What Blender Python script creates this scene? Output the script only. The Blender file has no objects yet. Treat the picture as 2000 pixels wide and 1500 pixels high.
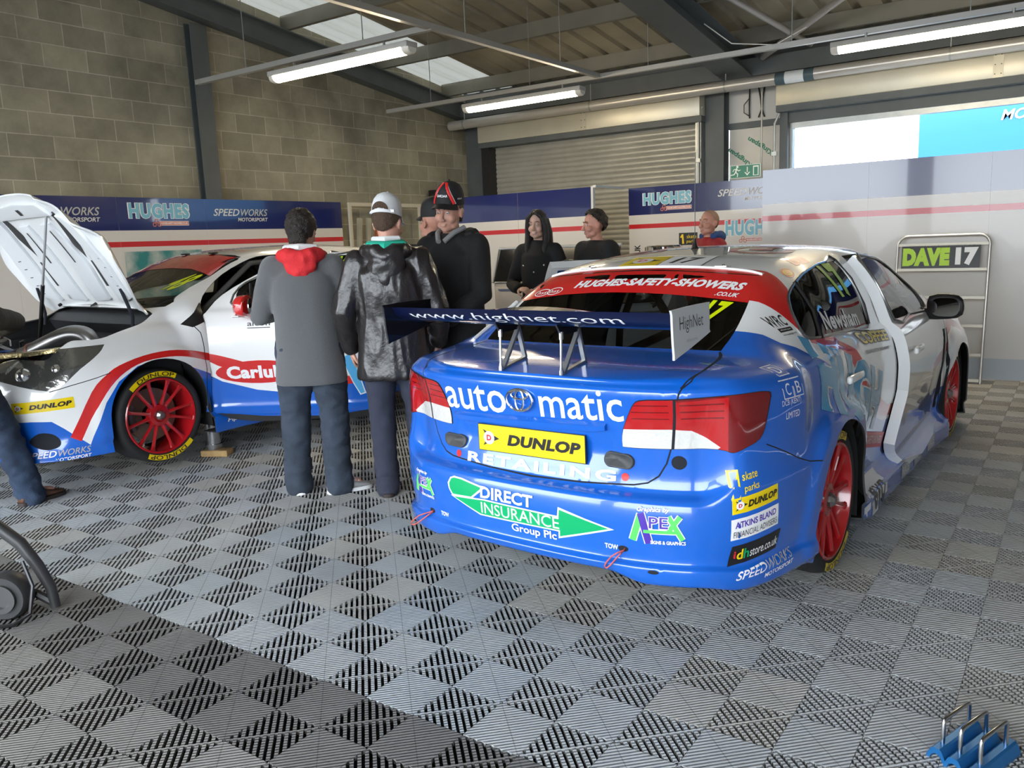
import bpy, bmesh, math, random
from mathutils import Vector, Matrix, noise
from mathutils.bvhtree import BVHTree

S = bpy.context.scene
COL = S.collection
PI = math.pi
RND = random.Random(7)

# ------------------------------------------------------------------ camera
cam_d = bpy.data.cameras.new('camera')
cam_d.sensor_width = 36.0
cam_d.lens = 36.0 * 1606.0 / 2000.0
cam_d.clip_end = 200
cam = bpy.data.objects.new('camera', cam_d)
COL.objects.link(cam)
_pitch, _roll, _yaw = math.radians(9.729), math.radians(-2.286), math.radians(35.086)
_F = Vector((0, math.cos(_pitch), -math.sin(_pitch)))
_U = Vector((0, math.sin(_pitch), math.cos(_pitch)))
_R = Vector((1, 0, 0))
_R2 = _R * math.cos(_roll) + _U * math.sin(_roll)
_U2 = _U * math.cos(_roll) - _R * math.sin(_roll)
_M = Matrix((_R2, _U2, -_F)).transposed().to_4x4()
cam.matrix_world = Matrix.Translation((0, 0, 1.442)) @ Matrix.Rotation(_yaw, 4, 'Z') @ _M
S.camera = cam

# ------------------------------------------------------------------ world and exposure
S.view_settings.view_transform = 'Standard'
S.view_settings.look = 'None'
S.view_settings.gamma = 1.0
S.view_settings.use_curve_mapping = False
S.view_settings.exposure = 2.45
w = bpy.data.worlds.new('overcast_sky')
S.world = w
w.use_nodes = True
_bg = w.node_tree.nodes['Background']
_bg.inputs['Color'].default_value = (0.86, 0.93, 1.0, 1)
_bg.inputs['Strength'].default_value = 2.0
LAMP_STRENGTH = 11.0

# ------------------------------------------------------------------ materials
MATS = {}
def mat(name, col, rough=0.5, metal=0.0, coat=0.0, spec=0.5, bump=0.0, bscale=40.0, var=0.0, vscale=3.0,
        emit=0.0, trans=0.0, alpha=1.0, sheen=0.0):
    if name in MATS:
        return MATS[name]
    m = bpy.data.materials.new(name)
    m.use_nodes = True
    nt = m.node_tree
    b = nt.nodes['Principled BSDF']
    c = (col[0], col[1], col[2], 1)
    b.inputs['Base Color'].default_value = c
    b.inputs['Roughness'].default_value = rough
    b.inputs['Metallic'].default_value = metal
    b.inputs['Coat Weight'].default_value = coat
    b.inputs['Coat Roughness'].default_value = 0.03
    b.inputs['Specular IOR Level'].default_value = spec
    b.inputs['Transmission Weight'].default_value = trans
    b.inputs['Alpha'].default_value = alpha
    b.inputs['Sheen Weight'].default_value = sheen
    if emit:
        b.inputs['Emission Color'].default_value = c
        b.inputs['Emission Strength'].default_value = emit
    if bump or var:
        tc = nt.nodes.new('ShaderNodeTexCoord')
        if bump:
            n = nt.nodes.new('ShaderNodeTexNoise')
            n.inputs['Scale'].default_value = bscale
            n.inputs['Detail'].default_value = 4
            nt.links.new(tc.outputs['Object'], n.inputs['Vector'])
            bp = nt.nodes.new('ShaderNodeBump')
            bp.inputs['Strength'].default_value = bump
            bp.inputs['Distance'].default_value = 0.02
            nt.links.new(n.outputs['Fac'], bp.inputs['Height'])
            nt.links.new(bp.outputs['Normal'], b.inputs['Normal'])
        if var:
            n = nt.nodes.new('ShaderNodeTexNoise')
            n.inputs['Scale'].default_value = vscale
            n.inputs['Detail'].default_value = 5
            nt.links.new(tc.outputs['Object'], n.inputs['Vector'])
            mr = nt.nodes.new('ShaderNodeMapRange')
            mr.inputs['From Min'].default_value = 0.3
            mr.inputs['From Max'].default_value = 0.7
            mr.inputs['To Min'].default_value = 1 - var
            mr.inputs['To Max'].default_value = 1 + var
            nt.links.new(n.outputs['Fac'], mr.inputs['Value'])
            mx = nt.nodes.new('ShaderNodeVectorMath')
            mx.operation = 'SCALE'
            mx.inputs[0].default_value = col[:3]
            nt.links.new(mr.outputs['Result'], mx.inputs['Scale'])
            nt.links.new(mx.outputs['Vector'], b.inputs['Base Color'])
    MATS[name] = m
    return m

# ------------------------------------------------------------------ mesh helpers
def ob(name, bm, mats=None, parent=None, sharp=35, smooth=True, loc=None, rotz=None):
    me = bpy.data.meshes.new(name)
    bm.normal_update()
    bm.to_mesh(me)
    bm.free()
    if mats is not None:
        for m in (mats if isinstance(mats, (list, tuple)) else [mats]):
            me.materials.append(m)
    if smooth:
        me.polygons.foreach_set('use_smooth', [True] * len(me.polygons))
        if sharp is not None:
            me.set_sharp_from_angle(angle=math.radians(sharp))
    o = bpy.data.objects.new(name, me)
    COL.objects.link(o)
    if parent is not None:
        o.parent = parent
    if loc is not None:
        o.location = loc
    if rotz is not None:
        o.rotation_euler = (0, 0, rotz)
    return o

def tag(o, label=None, cat=None, group=None, kind=None):
    if label: o['label'] = label
    if cat: o['category'] = cat
    if group: o['group'] = group
    if kind: o['kind'] = kind
    return o

def empty(name, label, cat, loc=(0, 0, 0), rotz=0.0, group=None):
    o = bpy.data.objects.new(name, None)
    COL.objects.link(o)
    o.location = loc
    o.rotation_euler = (0, 0, rotz)
    o.empty_display_size = 0.1
    return tag(o, label, cat, group)

def part_label(o, label):
    o['label'] = label
    return o

def dup(root, label, loc, rotz=None, group=None):
    r = root.copy(); COL.objects.link(r)
    r.location = loc
    if rotz is not None: r.rotation_euler = (0, 0, rotz)
    r['label'] = label
    if group: r['group'] = group
    for ch in root.children:
        c = ch.copy(); COL.objects.link(c); c.parent = r
        for g in ch.children:
            d = g.copy(); COL.objects.link(d); d.parent = c
    return r

def B():
    return bmesh.new()

def box(bm, c, s, mi=0, rot=None, bev=0.0, seg=2):
    r = bmesh.ops.create_cube(bm, size=1.0)
    vs = r['verts']
    bmesh.ops.scale(bm, vec=s, verts=vs)
    if bev:
        es = list({e for v in vs for e in v.link_edges})
        rb = bmesh.ops.bevel(bm, geom=es, offset=bev, segments=seg, affect='EDGES', profile=0.5)
        vs = list({v for f in rb['faces'] for v in f.verts} | {v for v in vs if v.is_valid})
    if rot is not None:
        bmesh.ops.transform(bm, matrix=rot.to_4x4(), verts=vs)
    bmesh.ops.translate(bm, vec=c, verts=vs)
    for f in {f for v in vs for f in v.link_faces}:
        f.material_index = mi
    return vs

def b2(bm, x0, x1, y0, y1, z0, z1, mi=0, bev=0.0):
    return box(bm, ((x0+x1)/2, (y0+y1)/2, (z0+z1)/2), (x1-x0, y1-y0, z1-z0), mi, bev=bev)

def frame_of(d):
    d = Vector(d).normalized()
    a = Vector((0, 0, 1)) if abs(d.z) < 0.9 else Vector((0, 1, 0))
    x = d.cross(a).normalized()
    y = x.cross(d).normalized()
    return x, y, d

def rings(bm, rs, closed=True, cap0=True, cap1=True, mi=0):
    """bridge successive rings of points"""
    vr = [[bm.verts.new(p) for p in r] for r in rs]
    n = len(vr[0])
    for a, b in zip(vr, vr[1:]):
        for i in range(n if closed else n - 1):
            j = (i + 1) % n
            f = bm.faces.new((a[i], a[j], b[j], b[i]))
            f.material_index = mi
    if closed and cap0: bm.faces.new(list(reversed(vr[0]))).material_index = mi
    if closed and cap1: bm.faces.new(vr[-1]).material_index = mi
    return vr

def tube(bm, pts, r, n=10, mi=0, caps=True, flat=1.0):
    """a tube along points; r is one radius or a list"""
    pts = [Vector(p) for p in pts]
    rs = r if isinstance(r, (list, tuple)) else [r] * len(pts)
    out = []
    x0 = None
    for i, p in enumerate(pts):
        d = (pts[min(i+1, len(pts)-1)] - pts[max(i-1, 0)])
        if d.length < 1e-9: d = Vector((0, 0, 1))
        d.normalize()
        if x0 is None:
            x, y, _ = frame_of(d)
            y = d.cross(x).normalized()
        else:
            x = (x0 - d * x0.dot(d)).normalized()
            y = x.cross(d).normalized() * -1
            y = d.cross(x).normalized()
        x0 = x
        out.append([p + (x * math.cos(2*PI*k/n) + y * math.sin(2*PI*k/n) * flat) * rs[i] for k in range(n)])
    return rings(bm, out, True, caps, caps, mi)

def cyl(bm, p0, p1, r0, r1=None, n=20, mi=0, caps=True):
    return tube(bm, [p0, p1], [r0, r0 if r1 is None else r1], n, mi, caps)

def lathe(bm, prof, n=32, axis='Z', c=(0, 0, 0), mi=0, closed_prof=False):
    """prof: list of (r, h[, mi]) turned about the axis through c"""
    rs = []
    for k in range(n):
        a = 2*PI*k/n
        row = []
        for p in prof:
            r, h = p[0], p[1]
            u, v = r*math.cos(a), r*math.sin(a)
            q = {'Z': (u, v, h), 'X': (h, u, v), 'Y': (u, h, v)}[axis]
            row.append(bm.verts.new((q[0]+c[0], q[1]+c[1], q[2]+c[2])))
        rs.append(row)
    m = len(prof)
    for k in range(n):
        a, b = rs[k], rs[(k+1) % n]
        for i in range(m if closed_prof else m-1):
            j = (i+1) % m
            vs = [a[i], b[i], b[j], a[j]]
            if prof[i][0] < 1e-6: vs = [a[i], b[j], a[j]]
            elif prof[j][0] < 1e-6: vs = [a[i], b[i], a[j]]
            try:
                f = bm.faces.new(vs)
                f.material_index = prof[i][2] if len(prof[i]) > 2 else mi
            except ValueError:
                pass
    bmesh.ops.remove_doubles(bm, verts=bm.verts[:], dist=1e-6)

def prism(bm, poly, d0, d1, axis='X', mi=0):
    """extrude a 2D polygon along an axis; poly in the other two axes (in order)"""
    def P(u, v, d):
        return {'X': (d, u, v), 'Y': (u, d, v), 'Z': (u, v, d)}[axis]
    a = [bm.verts.new(P(u, v, d0)) for u, v in poly]
    b = [bm.verts.new(P(u, v, d1)) for u, v in poly]
    n = len(poly)
    fs = [bm.faces.new(a), bm.faces.new(list(reversed(b)))]
    for i in range(n):
        j = (i+1) % n
        fs.append(bm.faces.new((a[i], b[i], b[j], a[j])))
    for f in fs: f.material_index = mi
    bmesh.ops.recalc_face_normals(bm, faces=fs)
    return fs

def ibeam(bm, p0, p1, w, h, tf=0.012, tw=0.009, up=(0, 0, 1), mi=0):
    """a steel I section from p0 to p1; h along up"""
    p0, p1 = Vector(p0), Vector(p1)
    d = (p1-p0).normalized()
    s = d.cross(Vector(up)).normalized()
    u = s.cross(d).normalized()
    L = (p1-p0).length
    m = Matrix((s, d, u)).transposed().to_4x4()
    for cx, cz, sx, sz in ((0, h/2-tf/2, w, tf), (0, -h/2+tf/2, w, tf), (0, 0, tw, h-2*tf)):
        vs = box(bm, (0, 0, 0), (sx, L, sz), mi)
        bmesh.ops.transform(bm, matrix=Matrix.Translation((p0+p1)/2 + u*cz) @ m, verts=vs)

# ------------------------------------------------------------------ lettering
def text_bm(s, size=1.0, bold=0.0, shear=0.0, sx=1.0, spacing=1.0, align='CENTER', res=3):
    """flat lettering in the XY plane as a bmesh, baseline at y=0"""
    cu = bpy.data.curves.new('lettering', 'FONT')
    cu.body = s
    cu.size = size
    cu.offset = bold * size
    cu.shear = shear
    cu.align_x = align
    cu.space_character = spacing
    cu.resolution_u = res
    cu.fill_mode = 'FRONT'
    o = bpy.data.objects.new('lettering', cu)
    COL.objects.link(o)
    dg = bpy.context.evaluated_depsgraph_get()
    me = bpy.data.meshes.new_from_object(o.evaluated_get(dg))
    bm = bmesh.new()
    bm.from_mesh(me)
    bpy.data.meshes.remove(me)
    bpy.data.objects.remove(o)
    bpy.data.curves.remove(cu)
    if sx != 1.0:
        bmesh.ops.scale(bm, vec=(sx, 1, 1), verts=bm.verts[:])
    return bm

def fit_text(s, width, height=None, bold=0.0, shear=0.0, spacing=1.0, res=3):
    """lettering scaled so its ink is width wide (and height tall), centred on the origin"""
    bm = text_bm(s, 1.0, bold, shear, 1.0, spacing, res=res)
    xs = [v.co.x for v in bm.verts]; ys = [v.co.y for v in bm.verts]
    if not xs: return bm
    w0, h0 = max(xs)-min(xs), max(ys)-min(ys)
    k = width/w0
    ky = k if height is None else height/h0
    bmesh.ops.translate(bm, vec=(-(max(xs)+min(xs))/2, -(max(ys)+min(ys))/2, 0), verts=bm.verts[:])
    bmesh.ops.scale(bm, vec=(k, ky, 1), verts=bm.verts[:])
    return bm

def poly_bm(pts):
    bm = bmesh.new()
    f = bm.faces.new([bm.verts.new((p[0], p[1], 0)) for p in pts])
    if f.normal.z < 0: pass
    bmesh.ops.triangulate(bm, faces=bm.faces[:])
    return bm

def rect(w_, h_, cx=0, cy=0, sh=0.0):
    return [(cx-w_/2-sh/2, cy-h_/2), (cx+w_/2-sh/2, cy-h_/2), (cx+w_/2+sh/2, cy+h_/2), (cx-w_/2+sh/2, cy+h_/2)]

def ellipse(a, b, cx=0, cy=0, n=28):
    return [(cx+a*math.cos(2*PI*k/n), cy+b*math.sin(2*PI*k/n)) for k in range(n)]

def ring_bm(a0, b0, a1, b1, cx=0, cy=0, n=32):
    bm = bmesh.new()
    o = [bm.verts.new((p[0], p[1], 0)) for p in ellipse(a0, b0, cx, cy, n)]
    i = [bm.verts.new((p[0], p[1], 0)) for p in ellipse(a1, b1, cx, cy, n)]
    for k in range(n):
        j = (k+1) % n
        bm.faces.new((o[k], o[j], i[j], i[k]))
    return bm

def add_bm(dst, src, M=None, mi=0, z=0.0):
    """append src to dst (and free src)"""
    vm = {}
    for v in src.verts:
        co = v.co.copy(); co.z += z
        vm[v] = dst.verts.new(M @ co if M is not None else co)
    for f in src.faces:
        try:
            nf = dst.faces.new([vm[v] for v in f.verts])
            nf.material_index = mi
        except ValueError:
            pass
    src.free()

def art(*layers):
    """stack flat layers [(bmesh or point list, material slot, dx, dy)] into one flat artwork; each layer 0.4 mm above the last"""
    bm = bmesh.new()
    for k, L in enumerate(layers):
        src, mi = L[0], L[1]
        dx, dy = (L[2], L[3]) if len(L) > 3 else (0, 0)
        if isinstance(src, list): src = poly_bm(src)
        add_bm(bm, src, Matrix.Translation((dx, dy, 0)), mi, z=0.0004*k)
    return bm

def cut_grid(bm, step):
    xs = [v.co.x for v in bm.verts]; ys = [v.co.y for v in bm.verts]
    for ax, lo, hi in ((0, min(xs), max(xs)), (1, min(ys), max(ys))):
        k = math.floor(lo/step)+1
        while k*step < hi:
            n = Vector((0, 0, 0)); n[ax] = 1
            bmesh.ops.bisect_plane(bm, geom=bm.verts[:]+bm.edges[:]+bm.faces[:], plane_co=n*(k*step), plane_no=n, dist=1e-6)
            k += 1

def place_flat(bm, M):
    bmesh.ops.transform(bm, matrix=M, verts=bm.verts[:])
    return bm

def axes_matrix(o, u, v):
    """plane with origin o, art x along u and art y along v"""
    u, v = Vector(u), Vector(v)
    n = u.cross(v).normalized()
    m = Matrix((u, v, n)).transposed().to_4x4()
    m.translation = o
    return m

def decal(name, bm, mats, parent, bvh, o, u, v, off=0.0015, step=0.05, reach=0.6):
    """wrap flat artwork onto a surface: cast each point of the artwork along the artwork's normal"""
    cut_grid(bm, step)
    M = axes_matrix(o, u, v)
    n = (M.to_3x3() @ Vector((0, 0, 1))).normalized()
    bad = []
    for vv in bm.verts:
        z = vv.co.z
        p = M @ Vector((vv.co.x, vv.co.y, 0))
        hit, nrm, idx, dist = bvh.ray_cast(p + n*reach, -n, reach*2)
        if hit is None:
            bad.append(vv)
            continue
        if nrm.dot(n) < 0: nrm = -nrm
        vv.co = hit + nrm*(off+z)
    if bad:
        bmesh.ops.delete(bm, geom=bad, context='VERTS')
    for f in bm.faces:
        f.normal_update()
        if f.normal.dot(n) < 0: f.normal_flip()
    return ob(name, bm, mats, parent, sharp=None)
# ------------------------------------------------------------------ the setting
M_STEEL = mat('grey_painted_steel', (0.085, 0.095, 0.095), 0.55, var=0.12)
M_GALV = mat('galvanised_steel', (0.36, 0.37, 0.35), 0.38, metal=0.6, var=0.12, vscale=6)
M_CREAM = mat('cream_sheet_steel', (0.52, 0.49, 0.39), 0.35, metal=0.3, var=0.06)
M_ALU = mat('aluminium', (0.62, 0.62, 0.61), 0.3, metal=0.9)
M_CHROME = mat('chrome', (0.8, 0.8, 0.8), 0.08, metal=1.0)
M_BLACK = mat('black_plastic', (0.012, 0.012, 0.013), 0.45)
M_RUBBER = mat('black_rubber', (0.015, 0.015, 0.016), 0.7, var=0.15, vscale=12)
M_WHITE = mat('white_plastic', (0.78, 0.78, 0.76), 0.4)

def seg_mat(name, cols, rough):
    return [mat(name + '_%s' % k, c, rough) for k, c in cols]

def build_floor():
    m = bpy.data.materials.new('ribbed_floor_tile'); m.use_nodes = True
    nt = m.node_tree; b = nt.nodes['Principled BSDF']
    at = nt.nodes.new('ShaderNodeAttribute'); at.attribute_name = 'tile_colour'
    tc = nt.nodes.new('ShaderNodeTexCoord')
    nz = nt.nodes.new('ShaderNodeTexNoise'); nz.inputs['Scale'].default_value = 2.3; nz.inputs['Detail'].default_value = 8
    nt.links.new(tc.outputs['Object'], nz.inputs['Vector'])
    mr = nt.nodes.new('ShaderNodeMapRange')
    mr.inputs['From Min'].default_value = .3; mr.inputs['From Max'].default_value = .7
    mr.inputs['To Min'].default_value = .86; mr.inputs['To Max'].default_value = 1.1
    nt.links.new(nz.outputs['Fac'], mr.inputs['Value'])
    sc = nt.nodes.new('ShaderNodeVectorMath'); sc.operation = 'SCALE'
    nt.links.new(at.outputs['Color'], sc.inputs[0]); nt.links.new(mr.outputs['Result'], sc.inputs['Scale'])
    # thin moulded line along the diagonal of the solid squares
    s0 = nt.nodes.new('ShaderNodeSeparateXYZ'); nt.links.new(tc.outputs['Object'], s0.inputs[0])
    ad = nt.nodes.new('ShaderNodeMath'); ad.operation = 'ADD'; nt.links.new(s0.outputs['X'], ad.inputs[0]); nt.links.new(s0.outputs['Y'], ad.inputs[1])
    m1 = nt.nodes.new('ShaderNodeMath'); m1.operation = 'MULTIPLY_ADD'; m1.inputs[1].default_value = 5.0; m1.inputs[2].default_value = 0.581+1; nt.links.new(ad.outputs[0], m1.inputs[0])
    pp = nt.nodes.new('ShaderNodeMath'); pp.operation = 'PINGPONG'; pp.inputs[1].default_value = 1.0; nt.links.new(m1.outputs[0], pp.inputs[0])
    lt = nt.nodes.new('ShaderNodeMath'); lt.operation = 'GREATER_THAN'; lt.inputs[1].default_value = 0.012; nt.links.new(pp.outputs[0], lt.inputs[0])
    mp = nt.nodes.new('ShaderNodeMapRange'); mp.inputs['To Min'].default_value = .62; nt.links.new(lt.outputs[0], mp.inputs['Value'])
    s2 = nt.nodes.new('ShaderNodeVectorMath'); s2.operation = 'SCALE'; nt.links.new(sc.outputs['Vector'], s2.inputs[0]); nt.links.new(mp.outputs['Result'], s2.inputs['Scale'])
    nt.links.new(s2.outputs['Vector'], b.inputs['Base Color'])
    b.inputs['Roughness'].default_value = 0.62
    b.inputs['Specular IOR Level'].default_value = 0.3
    # fine ribs across the solid squares: direction (1,1) lines, spaced along (-1,1)
    sp = nt.nodes.new('ShaderNodeSeparateXYZ'); nt.links.new(tc.outputs['Object'], sp.inputs[0])
    su = nt.nodes.new('ShaderNodeMath'); su.operation = 'SUBTRACT'
    nt.links.new(sp.outputs['Y'], su.inputs[0]); nt.links.new(sp.outputs['X'], su.inputs[1])
    mu = nt.nodes.new('ShaderNodeMath'); mu.operation = 'MULTIPLY'; mu.inputs[1].default_value = 2*PI/(0.0135*math.sqrt(2))
    nt.links.new(su.outputs[0], mu.inputs[0])
    sn = nt.nodes.new('ShaderNodeMath'); sn.operation = 'SINE'; nt.links.new(mu.outputs[0], sn.inputs[0])
    bp = nt.nodes.new('ShaderNodeBump'); bp.inputs['Strength'].default_value = 0.8; bp.inputs['Distance'].default_value = 0.0025
    nt.links.new(sn.outputs[0], bp.inputs['Height']); nt.links.new(bp.outputs['Normal'], b.inputs['Normal'])
    dark = mat('dark_floor_slot', (0.008, 0.008, 0.008), 0.9)
    hd = 0.2/math.sqrt(2)
    r2 = math.sqrt(0.5)
    verts, faces, cols, mis = [], [], [], []
    rnd = random.Random(3)
    def quad(ps, c, mi=0):
        i = len(verts); verts.extend(ps); faces.append(tuple(range(i, i+len(ps)))); cols.append(c); mis.append(mi)
    D = -0.014
    P = 2*hd/13; bw = 0.0113
    for iy in range(-9, 48):
        cy = 1.831 + 0.2*iy
        for ix in range(-35, 22):
            cx = -1.747 + 0.2*ix
            if cx < -8.75 or cy > 11.2: continue
            # tints: the tiles are 0.4 m, four squares each
            tile = random.Random((ix//2)*7919 + (iy//2)*104729)
            t = tile.random()
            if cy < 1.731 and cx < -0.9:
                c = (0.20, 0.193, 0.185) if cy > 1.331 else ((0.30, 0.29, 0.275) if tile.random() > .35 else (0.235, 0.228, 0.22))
            else:
                c = (0.46, 0.478, 0.485)
                if t > 0.86: c = (0.50, 0.49, 0.455)
                elif t > 0.72: c = (0.445, 0.48, 0.505)
                elif t < 0.12: c = (0.45, 0.45, 0.435)
            k = 0.96 + 0.08*tile.random()
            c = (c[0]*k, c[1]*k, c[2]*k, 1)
            a = (cx+cy)/0.2 + 0.581
            ribbed = (round(a) % 2) == 0
            slot_shade = (c[0]*.6, c[1]*.58, c[2]*.56, 1)  # bar sides: same plastic, with the shade inside the slots painted in
            def W(p, q, z):
                return (cx + (p-q)*r2, cy + (p+q)*r2, z)
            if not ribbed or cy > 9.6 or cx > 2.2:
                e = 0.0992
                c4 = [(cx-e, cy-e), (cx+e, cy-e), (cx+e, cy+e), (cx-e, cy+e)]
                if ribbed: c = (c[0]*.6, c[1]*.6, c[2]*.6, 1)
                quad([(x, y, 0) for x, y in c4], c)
                for i in range(4):
                    j = (i+1) % 4
                    quad([(*c4[i], 0), (*c4[i], D), (*c4[j], D), (*c4[j], 0)], c)
                continue
            for k in range(-6, 7):
                p = k*P + P*0.5*0
                l = max(p-bw/2, -hd+0.001); r = min(p+bw/2, hd-0.001)
                for s in (1, -1):
                    tl, tr = hd-abs(l)-0.001, hd-abs(r)-0.001
                    if min(tl, tr) < 0.004: continue
                    g = 0.0
                    ps = [W(l, s*g, 0), W(r, s*g, 0), W(r, s*tr, 0), W(l, s*tl, 0)]
                    if s < 0: ps.reverse()
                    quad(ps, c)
                    quad([W(l, s*g, 0), W(l, s*tl, 0), W(l, s*tl, D), W(l, s*g, D)], slot_shade)
                    quad([W(r, s*g, 0), W(r, s*g, D), W(r, s*tr, D), W(r, s*tr, 0)], slot_shade)
            e = 0.0038
            L = hd-0.006
            quad([W(-L, -e, -0.0006), W(L, -e, -0.0006), W(L, e, -0.0006), W(-L, e, -0.0006)], c)
            quad([W(-L, -e, -0.0006), W(-L, -e, D), W(L, -e, D), W(L, -e, -0.0006)], slot_shade)
            quad([W(-L, e, -0.0006), W(L, e, -0.0006), W(L, e, D), W(-L, e, D)], c)
    # dark screed under the open tiles, then plain concrete round about
    quad([(-9, -0.2, D), (2.7, -0.2, D), (2.7, 11.4, D), (-9, 11.4, D)], (0.01, 0.01, 0.01, 1), 1)
    cc = (0.2, 0.2, 0.19, 1)
    for x0, x1, y0, y1 in ((-9, 10, -3.0, -0.06), (2.66, 10, -0.06, 11.4), (-9, 10, 11.1, 11.5)):
        quad([(x0, y0, -0.001), (x1, y0, -0.001), (x1, y1, -0.001), (x0, y1, -0.001)], cc)
    me = bpy.data.meshes.new('floor')
    me.from_pydata(verts, [], faces)
    me.materials.append(m); me.materials.append(dark)
    me.polygons.foreach_set('material_index', mis)
    ca = me.color_attributes.new('tile_colour', 'FLOAT_COLOR', 'CORNER')
    flat = []
    for f, c in zip(faces, cols): flat.extend(list(c)*len(f))
    ca.data.foreach_set('color', flat)
    o = bpy.data.objects.new('floor', me); COL.objects.link(o)
    tag(o, kind='structure')
build_floor()

def block_material(name, axes, base, mortar, bw=0.448, bh=0.224):
    m = bpy.data.materials.new(name); m.use_nodes = True
    nt = m.node_tree; b = nt.nodes['Principled BSDF']
    tc = nt.nodes.new('ShaderNodeTexCoord')
    sp = nt.nodes.new('ShaderNodeSeparateXYZ'); nt.links.new(tc.outputs['Object'], sp.inputs[0])
    cb = nt.nodes.new('ShaderNodeCombineXYZ')
    nt.links.new(sp.outputs[axes[0]], cb.inputs['X']); nt.links.new(sp.outputs[axes[1]], cb.inputs['Y'])
    br = nt.nodes.new('ShaderNodeTexBrick')
    nt.links.new(cb.outputs[0], br.inputs['Vector'])
    br.inputs['Scale'].default_value = 1.0
    br.inputs['Brick Width'].default_value = bw
    br.inputs['Row Height'].default_value = bh
    br.inputs['Mortar Size'].default_value = 0.006
    br.inputs['Mortar Smooth'].default_value = 0.3
    br.inputs['Bias'].default_value = -0.1
    br.inputs['Color1'].default_value = (*[c*0.80 for c in base], 1)
    br.inputs['Color2'].default_value = (*[c*1.14 for c in base], 1)
    br.inputs['Mortar'].default_value = (*mortar, 1)
    nz = nt.nodes.new('ShaderNodeTexNoise'); nz.inputs['Scale'].default_value = 1.3; nz.inputs['Detail'].default_value = 7; nz.inputs['Roughness'].default_value = 0.65
    nt.links.new(tc.outputs['Object'], nz.inputs['Vector'])
    mr = nt.nodes.new('ShaderNodeMapRange')
    mr.inputs['From Min'].default_value = .3; mr.inputs['From Max'].default_value = .7
    mr.inputs['To Min'].default_value = .62; mr.inputs['To Max'].default_value = 1.34
    nt.links.new(nz.outputs['Fac'], mr.inputs['Value'])
    sc = nt.nodes.new('ShaderNodeVectorMath'); sc.operation = 'SCALE'
    nt.links.new(br.outputs['Color'], sc.inputs[0]); nt.links.new(mr.outputs['Result'], sc.inputs['Scale'])
    nt.links.new(sc.outputs['Vector'], b.inputs['Base Color'])
    b.inputs['Roughness'].default_value = 0.9
    bp = nt.nodes.new('ShaderNodeBump'); bp.inputs['Strength'].default_value = 0.6; bp.inputs['Distance'].default_value = 0.006; bp.invert = True
    nt.links.new(br.outputs['Fac'], bp.inputs['Height'])
    n2 = nt.nodes.new('ShaderNodeTexNoise'); n2.inputs['Scale'].default_value = 90
    nt.links.new(tc.outputs['Object'], n2.inputs['Vector'])
    bp2 = nt.nodes.new('ShaderNodeBump'); bp2.inputs['Strength'].default_value = 0.25; bp2.inputs['Distance'].default_value = 0.004
    nt.links.new(n2.outputs['Fac'], bp2.inputs['Height']); nt.links.new(bp.outputs['Normal'], bp2.inputs['Normal'])
    nt.links.new(bp2.outputs['Normal'], b.inputs['Normal'])
    return m

def rafter_z(y): return 4.13 - 0.135*(y-6)          # underside of the rafters
def purlin_z(y): return 4.42 - 0.135*(y-6)          # underside of the purlins
def sheet_z(y): return 4.62 - 0.135*(y-6)

M_BLOCK = block_material('concrete_block', ('Y', 'Z'), (0.29, 0.268, 0.195), (0.43, 0.385, 0.30))
bm = B()
prism(bm, [(-3, 0), (11.6, 0), (11.6, rafter_z(11.6)+.47), (-3, rafter_z(-3)+.47)], -8.9, -8.7, 'X')
tag(ob('wall_left', bm, M_BLOCK, smooth=False), kind='structure')
bm = B()
b2(bm, 3.4, 3.6, -3, 11.6, 0, 5.9); b2(bm, 1.36, 3.4, 8.75, 11.3, 0, 3.3)  # unseen wall moved in, and back block added, to darken the right floor
tag(ob('wall_right_light_block', bm, mat('grey_side_wall', (0.22, 0.215, 0.20), 0.8), smooth=False), kind='structure')

# roof: trapezoidal sheeting, ribs down the slope
bm = B()
prof = []
x = -8.9
while x < 7.2:
    prof += [(x, 0), (x+0.17, 0), (x+0.19, 0.05), (x+0.25, 0.05), (x+0.27, 0)]
    x += 0.33
ys = [-3.0, 12.2]
rows = [[bm.verts.new((px, y, sheet_z(y)+pz)) for px, pz in prof] for y in ys]
for i in range(len(prof)-1):
    bm.faces.new((rows[0][i], rows[0][i+1], rows[1][i+1], rows[1][i])).material_index = 1 if prof[i][0] < -7.85 else 0
M_ROOF = mat('corrugated_roof_sheet', (0.36, 0.32, 0.235), 0.42, metal=0.35, var=0.3, vscale=1.2)
M_GRP = bpy.data.materials.new('translucent_rooflight'); M_GRP.use_nodes = True
_nt = M_GRP.node_tree; _tl = _nt.nodes.new('ShaderNodeBsdfTranslucent'); _tl.inputs['Color'].default_value = (.22, .22, .20, 1)
_mx = _nt.nodes.new('ShaderNodeMixShader'); _mx.inputs['Fac'].default_value = .22
_b = _nt.nodes['Principled BSDF']; _b.inputs['Base Color'].default_value = (.40, .39, .35, 1); _b.inputs['Roughness'].default_value = .5
_nt.links.new(_b.outputs[0], _mx.inputs[1]); _nt.links.new(_tl.outputs[0], _mx.inputs[2]); _nt.links.new(_mx.outputs[0], _nt.nodes['Material Output'].inputs['Surface'])
tag(ob('ceiling', bm, [M_ROOF, M_GRP], smooth=False), kind='structure')

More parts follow.
